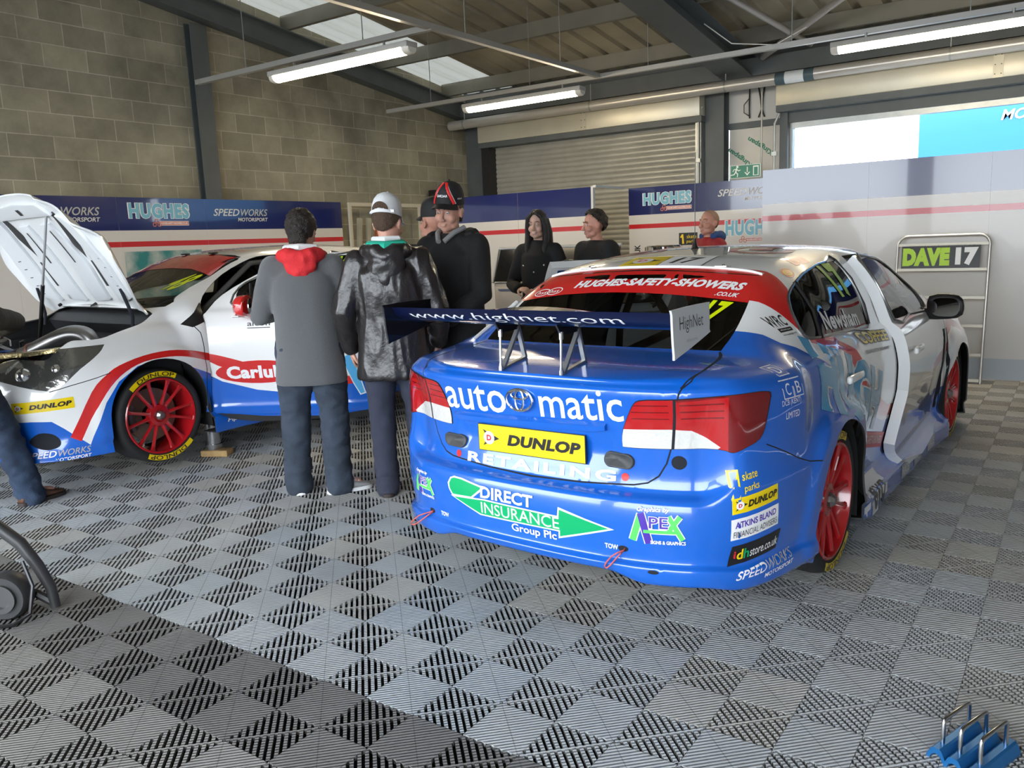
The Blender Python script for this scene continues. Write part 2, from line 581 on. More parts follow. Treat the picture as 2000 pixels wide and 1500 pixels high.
# front of the garage: lintel and posts between the two open bays behind the camera
bm = B()
b2(bm, -8.9, 7.2, -3.2, -3.0, 3.6, 6.2)
b2(bm, 1.9, 3.6, -3.2, -3.0, 0, 3.6)  # unseen infill added to keep daylight off the right side of the floor
for xc in (-8.7, -3.2): b2(bm, xc-.25, xc+.25, -3.2, -3.0, 0, 3.6)
tag(ob('wall_front', bm, mat('pale_wall', (0.5, 0.49, 0.46), 0.8), smooth=False), kind='structure')

# back wall: pier of insulation board between two shutter bays, plus the strip above and outside ends
M_BOARD = mat('insulation_board', (0.60, 0.57, 0.50), 0.6, var=0.06)
bm = B()
b2(bm, -4.15, -3.42, 11.32, 11.4, 0, 2.84, 0)
b2(bm, -4.15, -3.42, 11.30, 11.4, 2.92, 3.7, 1)
b2(bm, -4.15, -3.40, 11.27, 11.34, 2.84, 2.92, 2)
b2(bm, -8.9, 7.2, 11.36, 11.5, 3.22, 3.92, 2)
b2(bm, -8.9, -8.15, 11.32, 11.5, 0, 3.4, 2)
b2(bm, 1.3, 7.2, 11.32, 11.5, 0, 3.4, 1)
tag(ob('wall_back', bm, [M_BOARD, mat('white_wall_sheet', (0.58, 0.57, 0.53), 0.5), M_STEEL], smooth=False), kind='structure')

# print on the insulation board, upside down
for (x, z, a, wd) in ((-3.72, 2.60, 2.55, .40), (-4.00, 2.47, 2.5, .40)):
    bm = fit_text('Kingspan', wd, .085, bold=0.035)
    M = axes_matrix((x, 11.317, z), (math.cos(a), 0, math.sin(a)), (-math.sin(a), 0, math.cos(a)))
    place_flat(bm, M)
    tag(ob('trim_1' if x > -3.9 else 'trim_2', bm, mat('green_print', (0.03, 0.20, 0.12), 0.6), sharp=None), kind='structure')

# closed roller shutter, left bay
def shutter(name, x0, x1, z0, z1, y, bow=0.0):
    bm = B()
    pitch = 0.075
    rows = []
    z = z0
    pts = []
    while z < z1:
        for k in range(6):
            t = k/6
            pts.append((0.016*math.sin(PI*t)**0.8 if t > 0 else 0.0, z + t*pitch))
        z += pitch
    nx = 2
    rows = [[bm.verts.new((x0 + (x1-x0)*i/nx, y - d, zz)) for d, zz in pts] for i in range(nx+1)]
    for a, b in zip(rows, rows[1:]):
        for j in range(len(pts)-1):
            bm.faces.new((a[j], b[j], b[j+1], a[j+1]))
    return bm
M_SHUT = mat('shutter_slats', (0.37, 0.36, 0.31), 0.42, metal=0.3, var=0.1)
tag(ob('door_1', shutter('door_1', -8.1, -4.42, 0, 3.2, 11.2), M_SHUT, sharp=60), kind='structure')
bm = B()
b2(bm, -8.15, -8.0, 11.0, 11.3, 0, 3.0, 1); b2(bm, -4.52, -4.44, 11.02, 11.2, 0, 3.0, 0)
tag(ob('trim_3', bm, [M_GALV, M_BLACK], smooth=False), kind='structure')

# shutter boxes (cream sheet) over both bays
def shutter_box(name, x0, x1):
    bm = B()
    b2(bm, x0, x1, 10.92, 11.36, 3.03, 3.36, 0, bev=.006)
    b2(bm, x0-.01, x1+.01, 10.96, 11.34, 2.955, 3.035, 1)
    xj = x0 + (x1-x0)*0.52
    b2(bm, xj-.05, xj+.05, 10.914, 10.93, 3.03, 3.36, 0)
    for k in range(3):
        for s in (-.03, .03):
            cyl(bm, (xj+s, 10.916, 3.07+k*.1), (xj+s, 10.906, 3.07+k*.1), .006, n=8, mi=1)
    tag(ob(name, bm, [M_CREAM, M_STEEL], sharp=30), kind='structure')
shutter_box('trim_4', -8.15, -4.42)
shutter_box('trim_5', -3.40, 1.30)

# right bay: shutter rolled up, steel frame, daylight
bm = B()
b2(bm, -3.40, -3.30, 11.1, 11.34, 0, 3.0, 0)
b2(bm, -3.30, -3.26, 11.2, 11.3, 0, 2.9, 1)
b2(bm, 1.2, 1.3, 11.1, 11.34, 0, 3.0, 0)
b2(bm, -3.3, 1.2, 11.14, 11.3, 2.83, 2.97, 0)
b2(bm, -3.26, 1.2, 11.18, 11.26, 2.76, 2.84, 1)
tag(ob('door_2', bm, [M_STEEL, M_GALV], smooth=False), kind='structure')

# steel frame ------------------------------------------------------------
def beam(name, label, p0, p1, w_, h_, group=None, up=(0, 0, 1)):
    bm = B()
    p0 = Vector(p0); p1 = Vector(p1)
    ibeam(bm, (0, 0, 0), p1-p0, w_, h_, tf=.014, tw=.012, up=up)
    return tag(ob(name, bm, M_STEEL, smooth=False, loc=p0), label, 'beam', group)
def roofline(x, y0, y1, off): return (x, y0, rafter_z(y0)+off), (x, y1, rafter_z(y1)+off)
a, b = roofline(-8.58, -2.9, 11.2, .14)
beam('steel_rafter', 'dark steel rafter running down the top of the block wall', a, b, .18, .26)
a, b = roofline(-3.95, -2.9, 11.2, .15)
beam('steel_rafter', 'wide dark steel rafter over the blue and white car', a, b, .40, .28)
a, b = roofline(1.2, -2.9, 11.2, .14)
beam('steel_rafter', 'steel rafter beyond the right edge of the photo', a, b, .22, .28)
bm = B()
ibeam(bm, (0, 0, 0), (0, 0, 4.06), .22, .12, up=(1, 0, 0))
tag(ob('steel_column', bm, M_STEEL, smooth=False, loc=(-8.63, 6.22, 0)), 'dark steel column standing against the block wall', 'column')
bm = B()
ibeam(bm, (0, 0, 0), (0, 0, 3.55), .26, .2, up=(0, 1, 0))
tag(ob('steel_column', bm, M_STEEL, smooth=False, loc=(-4.28, 11.2, 0)), 'dark steel column beside the closed roller shutter', 'column')
for k, y in enumerate((4.2, 5.85, 7.55, 9.25, 10.75)):
    names = ['nearest', 'second', 'third', 'fourth', 'farthest']
    bm = B()
    # cold rolled Z purlin
    L = 15.6
    b2(bm, 0, L, -.004, .004, 0, .2); b2(bm, 0, L, -.065, .0, 0, .006); b2(bm, 0, L, 0, .065, .194, .2)
    tag(ob('roof_purlin', bm, mat('purlin_steel', (0.19, 0.18, 0.145), 0.5, metal=0.3, var=.1), smooth=False, loc=(-8.7, y, purlin_z(y))),
        ['roof purlin nearest the camera, above the top of the photo', 'roof purlin directly above the nearest trunking run', 'roof purlin meeting the wall behind the left lamp',
         'roof purlin crossing behind the left lamp, lower down the slope', 'lowest roof purlin, just above the shutter boxes'][k], 'purlin')
bm = B()
b2(bm, 0, 15.8, -.1, .1, 0, .22)
tag(ob('eaves_beam', bm, M_STEEL, smooth=False, loc=(-8.7, 11.15, 3.46)), 'dark eaves beam above the silver pipe', 'beam')
# bracing tubes
def brace(label, p0, p1, r=.035):
    bm = B(); p0, p1 = Vector(p0), Vector(p1)
    cyl(bm, (0, 0, 0), p1-p0, r, n=14)
    c = (p1-p0).normalized()
    tag(ob('brace_tube', bm, mat('brace_steel', (0.33, 0.31, 0.29), 0.5, metal=.2), loc=p0), label, 'brace')
brace('roof brace tube running down towards the trunking, right of the rafter', (-3.75, 7.6, 4.21), (-3.0, 11.0, 3.72))
brace('roof brace tube slanting up to the right, crossing behind another', (-1.6, 9.1, 4.05), (-3.6, 11.0, 3.66), .04)

# silver pipe along the eaves
bm = B()
cyl(bm, (0, 0, 0), (9.9, 0, 0), .072, n=24)
p = ob('service_pipe', bm, mat('pipe_metal', (0.52, 0.50, 0.46), 0.30, metal=0.45), loc=(-8.62, 10.82, 3.335))
tag(p, 'silver pipe running along the eaves over both shutters', 'pipe')
bm = B()
for x in (5.25, 5.60): cyl(bm, (x, 0, 0), (x+.12, 0, 0), .0745, n=24, mi=0)
cyl(bm, (5.37, 0, 0), (5.60, 0, 0), .0742, n=24, mi=1)
ob('pipe_label', bm, [mat('sticker_dark', (.06, .1, .12), .5), mat('sticker_white', (.7, .75, .78), .5)], p)
for x in (0.3, 2.6, 4.6, 7.2, 9.4):
    bm = B(); tube(bm, [(x, 0, .07), (x, 0, .3)], .008, n=6); cyl(bm, (x-.012, 0, 0), (x+.012, 0, 0), .076, n=20)
    ob('pipe_clip', bm, M_GALV, p)

# lamps ------------------------------------------------------------------
M_TUBE = mat('lit_lamp_cover', (1.0, 0.83, 0.57), 0.4, emit=LAMP_STRENGTH)
def lamp(label, x0, x1, y, z):
    r = empty('strip_light', label, 'strip light', ((x0+x1)/2, y, z), 0, 'strip lights under the roof')
    L = x1-x0
    bm = B(); box(bm, (0, 0, .065), (L, .15, .05), bev=.008)
    ob('lamp_body', bm, mat('lamp_body_grey', (.42, .41, .38), .5), r)
    bm = B()
    pr = [(.065*math.cos(a), .045*math.sin(a)+.03) for a in [PI+PI*k/12 for k in range(13)]]
    pr = [(-.068, .042)] + pr + [(.068, .042)]
    rings(bm, [[(sx, u, v) for u, v in pr] for sx in (-L/2+.07, L/2-.07)])
    ob('diffuser', bm, M_TUBE, r)
    bm = B()
    for s in (-1, 1):
        rings(bm, [[(s*(L/2-.07)+s*dx, u*k, (v-.03)*k+.03) for u, v in pr] for dx, k in ((0, 1.04), (.05, 1.04), (.07, .85))])
    ob('end_cap', bm, mat('lamp_end_cap', (.75, .72, .64), .35), r)
    for s in (-.6, .6):
        bm = B(); tube(bm, [(s, 0, .09), (s, 0, .14)], .012, n=6)
        ob('hanger', bm, M_GALV, r)
    return r
lamp('lit strip light at the left, nearest the block wall', -6.86, -5.0, 5.80, 3.13)
lamp('lit strip light in the middle, in front of the closed shutter', -6.75, -5.0, 8.80, 3.13)
lamp('lit strip light at the right, over the open doorway', -2.18, -0.36, 8.72, 3.13)

def trunking(label, p0, p1):
    bm = B(); p0, p1 = Vector(p0), Vector(p1); d = p1-p0
    if abs(d.x) > abs(d.y): b2(bm, 0, d.x, -.027, .027, 0, .05)
    else: b2(bm, -.027, .027, 0, d.y, 0, .05)
    t = tag(ob('cable_trunking', bm, mat('trunking_metal', (.40, .39, .36), .4, metal=.4), smooth=False, loc=p0), label, 'trunking')
    n = int(d.length/1.5)
    for k in range(n):
        q = d*((k+.5)/n); y = p0.y+q.y
        bm = B(); tube(bm, [(q.x, q.y, .05), (q.x, q.y, sheet_z(y)-p0.z)], .005, n=6)
        ob('hanging_rod', bm, M_GALV, t)
trunking('cable trunking carrying the left strip light', (-8.1, 5.80, 3.27), (-4.75, 5.80, 3.27))
trunking('long cable trunking carrying the two far strip lights', (-8.1, 8.80, 3.27), (4.5, 8.80, 3.27))
trunking('cable trunking crossing down the roof between the lamps', (-4.78, 0.5, 3.275), (-4.78, 8.77, 3.275))

# loose cable by the brace
bm = B()
tube(bm, [(-3.75, 9.4, 3.80), (-3.5, 9.6, 3.58), (-3.1, 9.9, 3.55), (-2.85, 10.3, 3.78)], .006, n=6)
tag(ob('loose_cable', bm, M_WHITE), 'thin pale cable drooping below the roof braces', 'cable')
# conduits on the back pier
for k, (x, z0, z1, r) in enumerate(((-4.47, 2.0, 3.15, .016), (-3.62, 2.1, 3.3, .012), (-3.45, 2.0, 2.95, .016))):
    bm = B()
    pts = [(0, 0, z0), (0, 0, z1-.12), (.06 if k != 1 else 0, 0, z1)]
    tube(bm, pts, r, n=10)
    if k != 1: box(bm, (0, 0, z0+.45), (.07, .05, .05))
    tag(ob('wall_conduit', bm, M_GALV, loc=(x, 11.0 if k == 0 else 11.05, 0)),
        ['grey conduit running up beside the closed shutter', 'thin conduit crossing the insulation board', 'conduit beside the open doorway frame'][k], 'conduit')
bm = B()
for x, dx in ((-3.86, .0), (-3.74, .03), (-3.66, -.02)):
    tube(bm, [(x, 0, 3.34), (x+dx, -.01, 3.2), (x+dx*1.5, -.01, 3.06), (x, 0, 2.96)], .010, n=8)
tube(bm, [(-3.86, -.01, 3.22), (-3.93, -.02, 3.14), (-3.93, -.02, 3.04), (-3.85, -.01, 2.98)], .006, n=8)
tag(ob('wiring', bm, M_BLACK, loc=(0, 11.28, 0)), 'loose black cables hanging over the insulation board', 'cable')

# exit sign
r = empty('exit_sign', 'green running man exit sign above the partition', 'sign', (-3.81, 10.98, 2.17))
bm = B(); b2(bm, -.205, .205, 0, .02, 0, .17); ob('sign_board', bm, mat('exit_board', (.62, .68, .62), .4), r)
def run_man():
    G = 0; W_ = 1
    man = [ellipse(.016, .016, -.105, .062)]
    limbs = [((-.115, .04), (-.128, -.005), .02), ((-.128, -.005), (-.10, -.03), .014), ((-.10, -.03), (-.105, -.065), .012),
             ((-.128, -.005), (-.15, -.035), .014), ((-.15, -.035), (-.19, -.04), .012), ((-.118, .035), (-.15, .03), .011), ((-.15, .03), (-.165, .005), .01),
             ((-.112, .03), (-.085, .01), .011), ((-.085, .01), (-.065, .02), .01)]
    L = [(rect(.39, .155), 0)]
    L.append((man[0], 1))
    for p, q, t in limbs:
        d = Vector((q[0]-p[0], q[1]-p[1])); n = Vector((-d.y, d.x)).normalized()*t/2; e = d.normalized()*t*.3
        p = Vector(p)-e; q = Vector(q)+e
        L.append(([tuple(p+n), tuple(p-n), tuple(q-n), tuple(q+n)], 1))
    L.append((rect(.012, .07, .03, .02), 1))
    L.append(([(-.01, -.012), (.03, -.058), (.07, -.012), (.052, -.012), (.03, -.036), (.008, -.012)], 1))
    L.append((rect(.075, .125, .145, 0), 1)); L.append((rect(.05, .10, .145, -.005), 0))
    return art(*L)
bm = run_man()
place_flat(bm, axes_matrix((0, -.001, .085), (1, 0, 0), (0, 0, 1)))
ob('pictogram', bm, [mat('exit_green', (.02, .20, .12), .4), mat('exit_white', (.75, .82, .76), .4)], r, sharp=None)

# outside ----------------------------------------------------------------
bm = B()
b2(bm, -40, 40, 11.5, 60, -.1, -.02); b2(bm, -40, 40, -40, -3.2, -.1, -.02)
tag(ob('ground_outside', bm, mat('tarmac', (.28, .28, .29), .9), smooth=False), kind='structure')
# the race truck parked behind, seen through the doorway
tr = empty('race_truck', 'bright blue race truck trailer seen through the open doorway', 'truck', (1.75, 15.5, 0))
bm = B(); b2(bm, -4.2, 5.5, 0, 2.5, .9, 4.6); ob('trailer_body', bm, mat('truck_blue', (0.025, 0.17, 0.36), .4), tr)
bm = B(); b2(bm, -4.1, 5.4, .1, 2.4, .6, .9); ob('chassis', bm, M_BLACK, tr)
for x in (-2.8, 3.2, 4.3):
    bm = B(); lathe(bm, [(.2, 0), (.45, 0), (.5, .05), (.5, .25), (.2, .25)], 24, 'Y', (x, .05, .5)); ob('wheel', bm, M_RUBBER, tr)
bm = fit_text('SPEEDWORKS', 2.5, .38, bold=.02, shear=.25); place_flat(bm, axes_matrix((-2.82, -.01, 3.48), (1, 0, 0), (0, 0, 1)))
ob('lettering', bm, M_WHITE, tr, sharp=None)
bm = fit_text('MOTORSPORT', 1.5, .16, bold=.02, shear=.25); place_flat(bm, axes_matrix((-2.28, -.01, 3.12), (1, 0, 0), (0, 0, 1)))
ob('lettering', bm, M_WHITE, tr, sharp=None)
# ------------------------------------------------------------------ saloon car body surface
import numpy as np

def pchip(xs, ys, xq):
    """monotone cubic interpolation; ys may be (n, k)"""
    x = np.asarray(xs, float); y = np.asarray(ys, float)
    if y.ndim == 1: y = y[:, None]
    h = np.diff(x)[:, None]; d = np.diff(y, axis=0)/h
    m = np.zeros_like(y)
    w1 = 2*h[1:]+h[:-1]; w2 = h[1:]+2*h[:-1]
    with np.errstate(divide='ignore', invalid='ignore'):
        hm = (w1+w2)/(w1/d[:-1]+w2/d[1:])
    m[1:-1] = np.where(d[:-1]*d[1:] > 0, hm, 0)
    m[0] = d[0]; m[-1] = d[-1]
    xq = np.asarray(xq, float)
    i = np.clip(np.searchsorted(x, xq)-1, 0, len(x)-2)
    t = ((xq-x[i])/(x[i+1]-x[i]))[:, None]; hh = h[i]
    return ((1+2*t)*(1-t)**2*y[i] + t*(1-t)**2*hh*m[i] + t*t*(3-2*t)*y[i+1] + t*t*(t-1)*hh*m[i+1])

# stations round half the plan: (x, y, [11 profile points (inset, z)])
_PROF_R = [(.10, .19), (.012, .20), (.0, .262), (.022, .285), (.012, .42), (.022, .505), (.075, .53), (.088, .60), (.078, .78), (.055, .895), (.085, .925)]
_PROF_RC = [(.10, .17), (.012, .18), (.0, .25), (.022, .275), (.0, .42), (.0, .545), (.012, .61), (.02, .69), (.022, .81), (.035, .895), (.075, .937)]
_PROF_RA = [(.10, .13), (.0, .14), (.0, .20), (.0, .30), (.0, .42), (.0, .58), (.012, .67), (.05, .73), (.062, .84), (.085, .915), (.125, .953)]
_PROF_D = [(.12, .092), (-.035, .098), (-.035, .185), (.02, .225), (.05, .29), (.022, .48), (.004, .60), (.0, .72), (.018, .84), (.05, .92), (.095, .957)]
_PROF_FA = [(.12, .11), (-.01, .118), (.0, .19), (.0, .30), (.0, .42), (.0, .58), (.012, .68), (.045, .74), (.075, .80), (.12, .855), (.18, .887)]
_PROF_FC = [(.12, .115), (-.02, .12), (.0, .17), (.02, .25), (.0, .38), (.0, .50), (.02, .58), (.05, .64), (.09, .70), (.13, .735), (.16, .75)]
_PROF_F = [(.20, .105), (.0, .11), (.0, .16), (.03, .25), (.02, .40), (.0, .50), (.01, .57), (.03, .62), (.06, .66), (.10, .69), (.13, .70)]
_STA = [(0, -1.00, _PROF_R), (.30, -.99, _PROF_R), (.52, -.955, _PROF_R), (.70, -.885, _PROF_R), (.82, -.77, _PROF_RC), (.885, -.62, _PROF_RC), (.925, -.43, _PROF_RC),
        (.943, -.25, _PROF_RA), (.947, 0, _PROF_RA), (.938, .28, _PROF_RA), (.905, .52, _PROF_D), (.893, .9, _PROF_D), (.893, 1.5, _PROF_D), (.90, 2.05, _PROF_D),
        (.92, 2.32, _PROF_D), (.942, 2.50, _PROF_FA), (.947, 2.7, _PROF_FA), (.94, 2.98, _PROF_FA), (.91, 3.18, _PROF_FA), (.83, 3.38, _PROF_FC), (.68, 3.53, _PROF_FC),
        (.42, 3.63, _PROF_F), (.2, 3.66, _PROF_F), (0, 3.67, _PROF_F)]
# upper section keyed by y: z of four points between the shoulder and the centre line
_UP = [(-1.02, .925, .925, .926, .927), (-.92, .930, .933, .936, .938), (-.80, .945, .951, .957, .959), (-.62, .955, .966, .974, .978), (-.47, .963, .979, .989, .993), (-.40, .975, 1.01, 1.025, 1.032), (-.2, 1.03, 1.115, 1.135, 1.147),
       (.02, 1.09, 1.222, 1.258, 1.276), (.12, 1.11, 1.25, 1.291, 1.308), (.4, 1.135, 1.287, 1.332, 1.352), (1.0, 1.145, 1.31, 1.362, 1.383), (1.5, 1.14, 1.30, 1.347, 1.367),
       (1.75, 1.12, 1.272, 1.312, 1.33), (2.1, 1.065, 1.145, 1.178, 1.192), (2.45, .985, 1.022, 1.045, 1.056), (2.60, .95, .972, .99, .998), (2.72, .915, .938, .957, .965),
       (3.0, .868, .89, .908, .915), (3.3, .80, .818, .832, .837), (3.5, .735, .745, .753, .757), (3.68, .70, .70, .70, .70)]
_FR = [(-1.02, .92, .80, .5), (-.62, .92, .80, .5), (-.40, .91, .77, .52), (.1, .90, .735, .56), (1.0, .90, .735, .58), (1.7, .90, .735, .58), (2.45, .92, .84, .55), (3.0, .92, .8, .5), (3.68, .92, .8, .5)]

def car_surface():
    P = np.array([(s[0], s[1]) for s in _STA]); prof = np.array([s[2] for s in _STA])      # (n, 11, 2)
    arc = np.concatenate([[0], np.cumsum(np.linalg.norm(np.diff(P, axis=0), axis=1))])
    tq = np.unique(np.concatenate([np.linspace(a, b, max(3, int((b-a)/0.021)+1)) for a, b in zip(arc, arc[1:])]))
    # plan: reflect for smooth ends
    a2 = np.concatenate([-arc[1:3][::-1], arc, 2*arc[-1]-arc[-3:-1][::-1]])
    P2 = np.concatenate([P[1:3][::-1]*[-1, 1], P, P[-3:-1][::-1]*[-1, 1]])
    def cr(x, y, q):      # Catmull-Rom style with finite differences
        m = np.zeros_like(y); m[1:-1] = (y[2:]-y[:-2])/(x[2:]-x[:-2])[:, None]; m[0] = m[1]; m[-1] = m[-2]
        i = np.clip(np.searchsorted(x, q)-1, 0, len(x)-2); h = (x[i+1]-x[i])[:, None]; t = ((q-x[i])/(x[i+1]-x[i]))[:, None]
        return ((1+2*t)*(1-t)**2*y[i]+t*(1-t)**2*h*m[i]+t*t*(3-2*t)*y[i+1]+t*t*(t-1)*h*m[i+1])
    pl = cr(a2, P2, tq); pl[0, 0] = 0; pl[-1, 0] = 0
    tg = cr(a2, P2, tq+1e-3)-cr(a2, P2, tq-1e-3); tg /= np.linalg.norm(tg, axis=1)[:, None]
    nin = np.stack([-tg[:, 1], tg[:, 0]], 1)                    # inward normal
    pr = pchip(arc, prof.reshape(len(P), -1), tq).reshape(len(tq), 11, 2)
    sub = 4
    vq = np.linspace(0, 10, 10*sub+1)
    n = len(tq)
    grid = []
    UPy = [u[0] for u in _UP]; UPz = np.array([u[1:] for u in _UP])
    FRy = [u[0] for u in _FR]; FRf = np.array([u[1:] for u in _FR])
    for k in range(n):
        low = pchip(np.arange(11), pr[k], vq)
        pts = np.stack([pl[k, 0]+nin[k, 0]*low[:, 0], pl[k, 1]+nin[k, 1]*low[:, 0], low[:, 1]], 1)
        if k in (0, n-1): pts[:, 0] = 0
        E = pts[-1]; y = E[1]
        # outer half widths measured on the ring give the upper section
        zz = pchip(UPy, UPz, [y])[0]; ff = pchip(FRy, FRf, [y])[0]
        fx = np.array([1, ff[0], ff[1], ff[2], 0.0])*E[0]
        fz = np.array([E[2], zz[0], zz[1], zz[2], zz[3]])
        # ease the upper points to the ring where the section closes up at the ends
        e = min(1, max(0, (E[0])/0.25)); fz = E[2]+(fz-E[2])*e
        s = np.concatenate([[0], np.cumsum(np.hypot(np.diff(fx), np.diff(fz))+1e-6)])
        uq = np.concatenate([np.linspace(s[i], s[i+1], 7 if i != 3 else 12)[1:] for i in range(4)])
        m2 = np.stack([fx, fz], 1)
        # horizontal at the centre line: mirror one point
        s2 = np.concatenate([s, [2*s[-1]-s[-2]]]); m3 = np.concatenate([m2, [[-m2[-2, 0], m2[-2, 1]]]])
        # start tangent from the profile
        s3 = np.concatenate([[-(0.03)], s2]); pv = np.array([[np.hypot(*( [0,0] ))+E[0]+0.02*1, E[2]-0.02]]); m4 = np.concatenate([pv, m3])
        u = cr(s3, m4, uq)
        up = np.stack([np.clip(u[:, 0], 0, None), np.full(len(uq), y), u[:, 1]], 1); up[-1, 0] = 0
        grid.append(np.concatenate([pts, up]))
    return np.array(grid)

_GRID = car_surface()

def car_bm():
    bm = B()
    n, m, _ = _GRID.shape
    for sx in (1, -1):
        V = [[bm.verts.new((p[0]*sx, p[1], p[2])) for p in row] for row in _GRID]
        for i in range(n-1):
            for j in range(m-1):
                vs = [V[i][j], V[i+1][j], V[i+1][j+1], V[i][j+1]]
                if sx < 0: vs.reverse()
                try: bm.faces.new(vs)
                except ValueError: pass
    bmesh.ops.remove_doubles(bm, verts=bm.verts[:], dist=2e-4)
    bad = [f for f in bm.faces if f.calc_area() < 1e-9]
    bmesh.ops.delete(bm, geom=bad, context='FACES')
    bmesh.ops.recalc_face_normals(bm, faces=bm.faces[:])
    bm.normal_update()
    c = max(bm.faces, key=lambda f: f.calc_center_median().z)
    if c.normal.z < 0:
        bmesh.ops.reverse_faces(bm, faces=bm.faces[:])
    return bm

_base = car_bm(); _base.normal_update(); _base.verts.ensure_lookup_table(); _base.faces.ensure_lookup_table()
CAR_BVH = BVHTree.FromBMesh(_base)

def base_normal(co):
    hit, nrm, idx, d = CAR_BVH.find_nearest(co)
    f = _base.faces[idx]
    vs = f.verts
    w = [1/max(1e-5, (v.co-hit).length) for v in vs]
    n = Vector((0, 0, 0))
    for v, k in zip(vs, w): n += v.normal*k
    return n.normalized()

def in_poly(p, poly):
    x, y = p; c = False; j = len(poly)-1
    for i in range(len(poly)):
        xi, yi = poly[i]; xj, yj = poly[j]
        if (yi > y) != (yj > y) and x < (xj-xi)*(y-yi)/(yj-yi)+xi: c = not c
        j = i
    return c

def smooth_poly(pts, n=6):
    """closed Catmull-Rom through points; a point given as (u, v, 0) stays a sharp corner"""
    N = len(pts); out = []
    for i in range(N):
        p0, p1, p2, p3 = [Vector(pts[(i+k-1) % N][:2]) for k in range(4)]
        s1, s2 = len(pts[i]) > 2, len(pts[(i+1) % N]) > 2
        m1 = (p2-p1) if s1 else (p2-p0)/2
        m2 = (p2-p1) if s2 else (p3-p1)/2
        for k in range(n):
            t = k/n
            q = p1*(2*t**3-3*t*t+1)+m1*(t**3-2*t*t+t)+p2*(-2*t**3+3*t*t)+m2*(t**3-t*t)
            out.append((q.x, q.y))
            if s1 and s2: break
    return out

def carve(bm, poly, ax, cond):
    """cut the mesh along a polygon seen along one axis; returns the faces inside. ax = the two plane axes"""
    a, b = ax
    N = len(poly)
    us = [p[0] for p in poly]; vs_ = [p[1] for p in poly]
    lo = (min(us)-.05, min(vs_)-.05); hi = (max(us)+.05, max(vs_)+.05)
    cand = set()
    for f in bm.faces:
        c = f.calc_center_median()
        if lo[0] < c[a] < hi[0] and lo[1] < c[b] < hi[1] and cond(c): cand.add(f)
    for i in range(N):
        p, q = poly[i], poly[(i+1) % N]
        eu0, eu1 = min(p[0], q[0])-1e-4, max(p[0], q[0])+1e-4
        ev0, ev1 = min(p[1], q[1])-1e-4, max(p[1], q[1])+1e-4
        d = (q[0]-p[0], q[1]-p[1]); L = math.hypot(*d)
        if L < 1e-6: continue
        n2 = (-d[1]/L, d[0]/L)
        sel = []
        for f in cand:
            fu = [v.co[a] for v in f.verts]; fv = [v.co[b] for v in f.verts]
            if max(fu) < eu0 or min(fu) > eu1 or max(fv) < ev0 or min(fv) > ev1: continue
            ds = [(u-p[0])*n2[0]+(v-p[1])*n2[1] for u, v in zip(fu, fv)]
            if min(ds) < -1e-5 and max(ds) > 1e-5: sel.append(f)
        if not sel: continue
        co = Vector((0, 0, 0)); no = Vector((0, 0, 0))
        co[a], co[b] = p; no[a], no[b] = n2
        geom = list({v for f in sel for v in f.verts}) + list({e for f in sel for e in f.edges}) + sel
        old = set(bm.faces)
        r = bmesh.ops.bisect_plane(bm, geom=geom, dist=1e-5, plane_co=co, plane_no=no)
        cand = {f for f in cand if f.is_valid}
        for g in r['geom']:
            if isinstance(g, bmesh.types.BMFace): cand.add(g)
        for g in r['geom_cut']:
            for f in (g.link_faces if isinstance(g, bmesh.types.BMEdge) else []):
                cand.add(f)
    out = []
    for f in cand:
        if not f.is_valid: continue
        c = f.calc_center_median()
        if cond(c) and in_poly((c[a], c[b]), poly): out.append(f)
    return out

def take(bm, faces):
    """move faces out into a new bmesh"""
    nb = B(); vm = {}
    for f in faces:
        for v in f.verts:
            if v not in vm: vm[v] = nb.verts.new(v.co)
        nf = nb.faces.new([vm[v] for v in f.verts]); nf.material_index = f.material_index
    bmesh.ops.delete(bm, geom=faces, context='FACES')
    return nb

def shell(name, bm, mats, parent, thick=0.01, inner=None, normals=True):
    """skin panel: painted outside, inner face and edge in the `inner` slot"""
    loose = [v for v in bm.verts if not v.link_faces]
    if loose: bmesh.ops.delete(bm, geom=loose, context='VERTS')
    bmesh.ops.triangulate(bm, faces=[f for f in bm.faces if len(f.verts) > 4])
    bm.normal_update()
    outer = list(bm.verts)
    ns = [base_normal(v.co) if normals else v.normal.copy() for v in outer]
    nd = dict(zip(outer, ns))
    if inner is not None:
        ofs = list(bm.faces); bnd = [e for e in bm.edges if e.is_boundary]
        vm = {v: bm.verts.new(v.co - n*thick) for v, n in zip(outer, ns)}
        for v, n in zip(outer, ns): nd[vm[v]] = -n
        for f in ofs:
            g = bm.faces.new([vm[v] for v in reversed(f.verts)]); g.material_index = inner
        for e in bnd:
            f = e.link_faces[0]
            a, b = e.verts
            # keep the winding consistent with the outer face
            lv = list(f.verts); i = lv.index(a)
            if lv[(i+1) % len(lv)] is not b: a, b = b, a
            q = [b.co.copy(), a.co.copy(), vm[a].co.copy(), vm[b].co.copy()]
            nn = (q[1]-q[0]).cross(q[2]-q[1])
            if nn.length < 1e-12: continue
            nn.normalize()
            vs = [bm.verts.new(p) for p in q]
            g = bm.faces.new(vs); g.material_index = inner
            for v in vs: nd[v] = nn
    allN = [nd[v] for v in bm.verts]
    bm.verts.index_update()
    me = bpy.data.meshes.new(name)
    bm.to_mesh(me); bm.free()
    for m in mats: me.materials.append(m)
    me.polygons.foreach_set('use_smooth', [True]*len(me.polygons))
    me.normals_split_custom_set_from_vertices([tuple(n) for n in allN])
    o = bpy.data.objects.new(name, me); COL.objects.link(o)
    o.parent = parent
    return o
